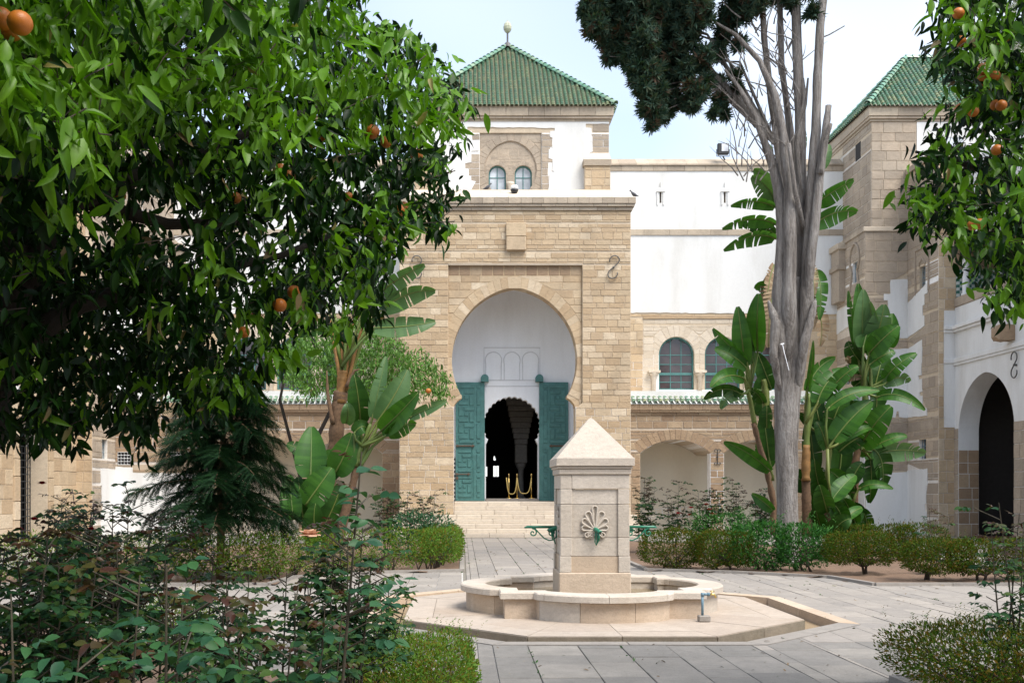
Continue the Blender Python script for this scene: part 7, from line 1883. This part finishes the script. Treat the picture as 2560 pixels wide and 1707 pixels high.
# right far bed: separate shrubs along the kerb, then a back row
rowf = [(4.55, 22.1, .55, .42, .22, .86, 'reddish clipped shrub, nearest the fountain pillar in the front row'), (5.55, 21.75, .50, .42, .25, .84, 'reddish clipped shrub second from the fountain pillar in the front row'),
        (8.05, 20.6, .55, .42, .38, .86, 'umbrella-shaped clipped shrub on a single stem near the kerb bend'), (8.9, 19.1, .55, .40, .32, .80, 'clipped shrub with forked stems standing on bare soil past the kerb bend'), (9.8, 19.15, .55, .40, .30, .80, 'clipped shrub between the forked shrub and the tall rose stem'), (10.75, 19.3, .55, .40, .28, .82, 'clipped shrub at the far right end of the front row')]
for i, (x, y, hw, hd_, z0, z1, lb) in enumerate(rowf): shrub(lb, x, y, hw * 1.2, hd_ * 1.1, z0 - .14, z1, 5800, 0.055, M['hedge_leaf'], 200 + i, 'clipped shrubs edging the far right bed', 4, 2 if i > 1 else 3)
shrub('leafy bright green shrub rising above its neighbours below the cypress', 6.35, 21.7, .62, .5, .08, 1.0, 2600, 0.085, M['bush_leaf'], 210, 'broad-leaved shrubs in the far right bed', 10, 3)
shrub('broad-leaved green shrub touching the cypress trunk', 7.2, 21.5, .55, .5, .12, .98, 2200, 0.085, M['bush_leaf'], 211, 'broad-leaved shrubs in the far right bed', 10, 3)
shrub('feathery grey-green bush behind the front shrubs under the arcade', 6.1, 24.0, .75, .6, .1, 1.15, 2600, 0.075, M['bush_leaf'], 214, 'broad-leaved shrubs in the far right bed', 30, 3)
for i, (x, y, lb) in enumerate(((9.4, 24.6, 'clipped shrub in the back row next to the banana plants'), (10.3, 24.7, 'clipped shrub in the middle of the back row before the side archway'), (11.1, 24.8, 'clipped shrub at the path end of the back row'))):
    shrub(lb, x, y, .68, .45, .12, .88, 3400, 0.066, M['hedge_leaf'], 220 + i, 'clipped shrubs in the back row', 8, 2)
shrub('glossy green shrub against the white tower wall', 9.0, 25.6, .8, .5, .1, .95, 2400, 0.085, M['bush_leaf'], 225, 'broad-leaved shrubs in the far right bed', 12, 2)
# near hedges either side of the path
shrub('pale green feathery hedge end at the bottom centre beside the paving', -0.34, 8.0, .46, 1.05, .05, .52, 15000, 0.036, M['hedge_leaf_b'], 230, 'hedge ends nearest the viewer', 150, 6, 'hedge', 'near_hedge')
shrub('rounded hedge at the bottom right corner beside the paving', 4.46, 8.3, .82, .85, .10, .60, 16000, 0.038, M['hedge_leaf'], 231, 'hedge ends nearest the viewer', 120, 8, 'hedge', 'near_hedge')
shrub('farther part of the bottom right hedge running out of the picture', 5.75, 7.9, .6, .8, .08, .52, 9000, 0.038, M['hedge_leaf_b'], 232, 'hedge ends nearest the viewer', 60, 5, 'hedge', 'near_hedge')
shrub('small round bright green shrub between the rose stems', atx(400, 10.6), 10.6, .55, .5, .1, .62, 5200, 0.04, M['hedge_leaf_b'], 233, 'hedge shrubs in the near rose bed', 30, 3)

# ------------------------------------------------------------------ roses
RL = [leaf_tpl(0.62, 4, 0.12, 0.2, 0.45), leaf_tpl(0.56, 4, 0.18, 0.35, 0.45), leaf_tpl(0.66, 4, 0.08, 0.1, 0.48)]
def rose(label, x, y, H, n_st, spread, L, seed, group, young=0.15, per_m=16, objs=False, mat='rose_leaf', lean=(0, 0), z_from=0.25, top_only=None):
    g = np.random.default_rng(seed); t = thing('rose_bush', label, 'rose bush', (x, y, 0), group)
    LP, LD, LN, LS, LY = [], [], [], [], []
    mb = MB()
    def leafspray(p, dirv, yng, k=5, sc=1.0):
        # compound leaf: stalk with k leaflets
        dirv = dirv / np.linalg.norm(dirv); side = np.cross(dirv, [0, 0, 1.0]); side /= (np.linalg.norm(side) + 1e-6); st = L * 1.7 * sc
        for j in range(k):
            if j == k - 1: q, dd = p + dirv * st, dirv
            else:
                f = 0.45 + 0.4 * (j // 2); s = 1 if j % 2 else -1; q = p + dirv * st * f; dd = dirv * 0.35 + side * s
            LP.append(q); LD.append(dd + g.normal(0, .15, 3) + np.array([0, 0, -.18])); LN.append(np.array([0, -.25, 1.0]) + g.normal(0, .35, 3)); LS.append(L * g.uniform(.75, 1.2) * sc); LY.append(yng)
    for s in range(n_st):
        a = g.uniform(0, 6.28); r = spread * math.sqrt(g.random()); h = H * g.uniform(0.65, 1.05)
        p = np.array([x + g.normal(0, .05), y + g.normal(0, .05), 0.0]); tip = np.array([x + r * math.cos(a) + lean[0] * h, y + r * math.sin(a) * 0.8 + lean[1] * h, h])
        m_ = p + (tip - p) * 0.45 + np.array([r * math.cos(a) * .25, r * math.sin(a) * .25, 0.08])
        pts = [(1 - f) ** 2 * p + 2 * f * (1 - f) * m_ + f * f * tip for f in np.linspace(0, 1, 9)]
        mb.tube([tuple(q) for q in pts], [0.011 - 0.001 * i for i in range(9)], 5, caps=False)
        nl = int(h * per_m)
        for k in range(nl):
            f = z_from + (1 - z_from) * (k + g.random()) / nl
            if top_only and f < top_only and g.random() < .8: continue
            i = min(7, int(f * 8)); q = pts[i] + (pts[i + 1] - pts[i]) * (f * 8 - i)
            w = g.uniform(0, 6.28); yng = f > 1 - young * 1.6 and g.random() < .75
            if g.random() < 0.45:                    # side shoot
                e = q + np.array([math.cos(w), math.sin(w), .5]) * g.uniform(.06, .2); mb.tube([tuple(q), tuple(e)], [0.005, 0.003], 4, caps=False)
                for z in range(2): w2 = w + g.normal(0, .9); leafspray(e, np.array([math.cos(w2), math.sin(w2), g.uniform(-.2, .4)]), yng, 5, .8 if yng else 1)
            else: leafspray(q, np.array([math.cos(w), math.sin(w), g.uniform(-.1, .5)]), yng, 5, .75 if yng else 1)
    mb.build('stems', M['rose_stem'], t, smooth=True, kind='stuff')
    LP, LD, LN, LS, LY = np.array(LP), np.array(LD), np.array(LN), np.array(LS), np.array(LY)
    Mx = frames(LD, LN, LS)
    for y_ in (False, True):
        k = LY == y_
        if not k.any(): continue
        mt = M['rose_young'] if y_ else M[mat]
        if objs: leaf_objects(t, 'leaf', RL, Mx[k][:280], LP[k][:280], mt, g)
        if not objs or k.sum() > 280: big_mesh('young_leaves' if y_ else 'leaves', mt, split_parts(RL, Mx[k][280 if objs else 0:], LP[k][280 if objs else 0:], g), t, kind='stuff')
    return t
def bloom(parent, c, r, mat, seed, name='flower'):
    g = random.Random(seed); mb = MB()
    for ring, (n, tilt, s) in enumerate(((5, 1.3, .55), (6, .95, .8), (7, .55, 1.0), (7, .2, 1.05))):
        for k in range(n):
            a = 6.283 * k / n + ring * .5; d = Vector((math.cos(a) * math.cos(tilt), math.sin(a) * math.cos(tilt), math.sin(tilt))); sd = Vector((-math.sin(a), math.cos(a), 0)); L = r * s
            p0, p1 = c + d * L * .1, c + d * L; up = Vector((0, 0, .12 * L))
            mb.add([p0 - sd * L * .12, p0 + sd * L * .12, c + d * L * .6 + sd * L * .45 + up, p1 + sd * L * .25 - up * g.random(), p1 - sd * L * .25 - up * g.random(), c + d * L * .6 - sd * L * .45 + up], [(0, 1, 2, 5), (5, 2, 3, 4)])
    return mb.build(name, mat, parent, smooth=True)
GN = 'rose bushes in the near bed'
def rb(px, d): return (px - VX) / F * d
near = [  # px at base, depth, height, stems, spread, leaf, label
    (60, 3.3, 1.52, 4, .18, .066, 'rose bush with broad bluish leaves at the bottom left corner', True, 'rose_leaf_big', .30),
    (330, 3.6, 1.80, 1, .05, .062, 'single tall rose stem with reddish tip leaves before the white wall', True, 'rose_leaf_big', .34),
    (430, 3.2, 1.42, 2, .12, .055, 'short rose stem with a pale bud among dark leaves at the bottom', True, 'rose_leaf_big', .40),
    (800, 3.9, 1.92, 1, .05, .062, 'tall leaning rose stem crossing the banana plants', True, 'rose_leaf_big', .30),
    (650, 4.1, 1.28, 7, .26, .055, 'dense rose bush with dark leaves at the bottom left of centre', False, 'rose_leaf', .2)]
for i, (px, d, H, ns, sp, L, lb, ob, mt, zf) in enumerate(near):
    t = rose(lb, rb(px, d), d, H, ns, sp, L, 300 + i, GN, young=.07, objs=ob, mat=mt, per_m=13 if ob else 22, z_from=zf, lean=(.08, 0) if i == 3 else ((.03, 0) if i == 1 else (0, 0)))
mid = [(40, 6.4, 1.59, 9, .42, .052, 'rose bush with reddish shoots before the dark gated doorway'), (215, 6.0, 1.56, 9, .36, .052, 'rose bush with tall bare stem below the side range wall'), (300, 7.6, 1.65, 9, .4, .052, 'thick dark rose bush in the middle of the near bed'), (170, 8.2, 1.59, 8, .42, .052, 'rose bush at the back of the near bed by the doorway'), (470, 7.0, 1.42, 4, .34, .052, 'open rose bush standing against the white wall'), (560, 6.2, 1.2, 4, .32, .052, 'rose bush with dark stems left of the pale flower'), (705, 6.6, 1.28, 5, .30, .052, 'rose bush carrying one peach coloured flower'), (870, 6.3, 1.50, 10, .26, .05, 'ivy-like dense rose bush beside the bottom centre hedge'), (930, 7.6, 1.12, 5, .25, .052, 'low rose bush behind the bottom centre hedge'), (-120, 5.2, 1.43, 8, .4, .052, 'rose bush cut off by the left edge of the picture')]
mid += [(95, 4.7, 1.52, 6, .3, .055, 'fresh green rose bush low at the left edge of the near bed'), (255, 5.1, 1.40, 6, .3, .055, 'leafy rose bush in front of the dark doorway side'), (515, 4.8, 1.22, 6, .28, .052, 'low leafy rose bush before the open paving'), (760, 5.3, 1.25, 6, .26, .052, 'low rose bush in front of the peach coloured flower'), (370, 6.1, 1.45, 6, .3, .052, 'rose bush rising before the conifer')]
mids = []
for i, (px, d, H, ns, sp, L, lb) in enumerate(mid): mids.append(rose(lb, rb(px, d), d, H, ns, sp, L, 320 + i, GN, young=.06, per_m=20, z_from=.45))
bloom(mids[6], at(775, 1343, 5.7), .072, M['petal_peach'], 1)
for k, (px, py) in enumerate(((47, 1325), (85, 1300), (228, 1325), (105, 1210))): bloom(mids[0], at(px, py, 6.2), .03, M['petal_red'], 10 + k, 'wilted_flower')
FN = 'roses and flowers in the far beds'
far = [(1612, 27.5, 2.0, 6, .45, 'rose bush with white flowers beside the gatehouse corner'), (1688, 27.5, 2.05, 5, .3, 'slender dark rose bush before the ladder'), (1760, 27.2, 1.7, 8, .55, 'rose bush with red flowers before the arcade pier'), (1838, 27.0, 1.95, 4, .22, 'narrow upright rose in front of the second arch'), (1895, 26.8, 2.2, 6, .35, 'tall rose beside the cypress in front of the second arch')]
fr = []
for i, (px, d, H, ns, sp, lb) in enumerate(far): fr.append(rose(lb, rb(px, d), d, H, ns, sp, .085, 350 + i, FN, young=.2, per_m=16))
for k, (px, py, m_) in enumerate(((1611, 1281, 'petal_white'), (1631, 1295, 'petal_white'))): bloom(fr[0], at(px, py, 27.1), .10, M[m_], 20 + k)
for k, (px, py) in enumerate(((1773, 1274), (1780, 1286), (1766, 1262), (1725, 1288), (1695, 1284), (1728, 1270))): bloom(fr[2], at(px, py, 26.7), .08, M['petal_red'], 30 + k)
for i, (px, d, H, ns, sp, lb) in enumerate(((1020, 26.5, 1.75, 7, .4, 'rose with red-tinged shoots below the gatehouse left jamb'), (1070, 25.5, 1.65, 7, .35, 'rose with dark shoots next to the hedge corner'), (965, 25.8, 1.8, 7, .4, 'rose between the banana plants and the gatehouse'), (480, 22.5, 1.7, 9, .6, 'dense rose bush at the white annex corner'), (440, 23.5, 1.5, 7, .5, 'rose bush before the middle of the white annex wall'))):
    rose(lb, rb(px, d), d, H, ns, sp, .08, 370 + i, FN, young=.3, per_m=16)
shrub('dense dark round bush behind the hedge corner', rb(1050, 24.6), 24.6, .75, .6, .1, 1.15, 3000, .075, M['rose_leaf_big'], 380, 'round bushes in the far left bed', 12, 3)
shrub('dark bush under the conifer in the far left bed', rb(560, 20.3), 20.3, 1.0, .6, .1, 1.15, 2600, .075, M['rose_leaf'], 381, 'round bushes in the far left bed', 20, 3)
rose('tall rose at the right edge with dark leaves before the archway', rb(2520, 8.2), 8.2, 1.72, 4, .22, .055, 390, 'roses in the near right bed', young=.15, per_m=16)
rose('pale-leaved rose before the foot of the side archway', rb(2400, 19.6), 20.6, 1.35, 5, .3, .075, 391, FN, young=.4, per_m=14)
rose('spindly rose shoot at the right end of the clipped row', rb(2510, 12.0), 11.4, 1.25, 3, .25, .055, 392, 'roses in the near right bed', young=.3, per_m=12)

# ------------------------------------------------------------------ leaf litter and weeds
g = np.random.default_rng(90); n = 2600
P = np.stack([g.uniform(-5.5, -0.2, n), g.uniform(2.6, 11.5, n), np.full(n, 0.05)], 1); ok = np.array([any(a <= p[0] <= e for a, e in poly_iv(bed_near_l, p[1])) for p in P]); P = P[ok]; n = len(P)
D = g.normal(0, 1, (n, 3)) * np.array([1, 1, .15]); Mx = frames(D, np.tile(np.array([0, 0, 1.0]), (n, 1)) + g.normal(0, .3, (n, 3)), g.uniform(.025, .07, n))
M['litter'] = leafmat('dry fallen leaves', [(0.20, 0.14, 0.08), (0.13, 0.085, 0.045), (0.28, 0.22, 0.14), (0.06, 0.09, 0.03)], .8, 0.0)
o = big_mesh('leaf_litter', M['litter'], split_parts(CIT, Mx, P, g), None, kind='stuff'); tag(o, 'dry fallen leaves scattered on the soil of the near bed', 'leaf litter')
n = 1500; WP = []
for q in random.Random(4).sample(show, min(150, len(show))):
    a, b2 = Vector((q[3][1], q[3][0], 0)), Vector((q[2][1], q[2][0], 0))
    for k in range(8): f = random.random(); p = a.lerp(b2, g.random() * .5); WP.append((p.x + g.normal(0, .012), p.y + g.normal(0, .02), 0.0))
WP = np.array(WP); n = len(WP); D = g.normal(0, .7, (n, 3)); D[:, 2] = np.abs(D[:, 2]) + .3
big = big_mesh('joint_weeds', M['bush_leaf'], split_parts(HL, frames(D, g.normal(0, 1, (n, 3)), g.uniform(.015, .04, n)), WP, g), None, kind='stuff'); tag(big, 'tiny green weeds growing in the paving joints', 'weeds')

g = np.random.default_rng(93); n = 1500
P = np.stack([g.uniform(-6, 9, n), g.uniform(9, 30, n), np.full(n, 0.012)], 1); ok = np.array([not any(any(a <= p[0] <= e for a, e in poly_iv(b2, p[1])) for b2 in beds + [chan]) for p in P]); P = P[ok]; n = len(P)
D = g.normal(0, 1, (n, 3)) * np.array([1, 1, .1]); Mx = frames(D, np.tile(np.array([0, 0, 1.0]), (n, 1)) + g.normal(0, .25, (n, 3)), g.uniform(.015, .08, n) * (g.random(n) ** .7 + .25))
o = big_mesh('fallen_leaves', M['litter'], split_parts(CIT, Mx, P, g), None, kind='stuff'); tag(o, 'few dry leaves and petals fallen on the stone paving', 'fallen leaves')
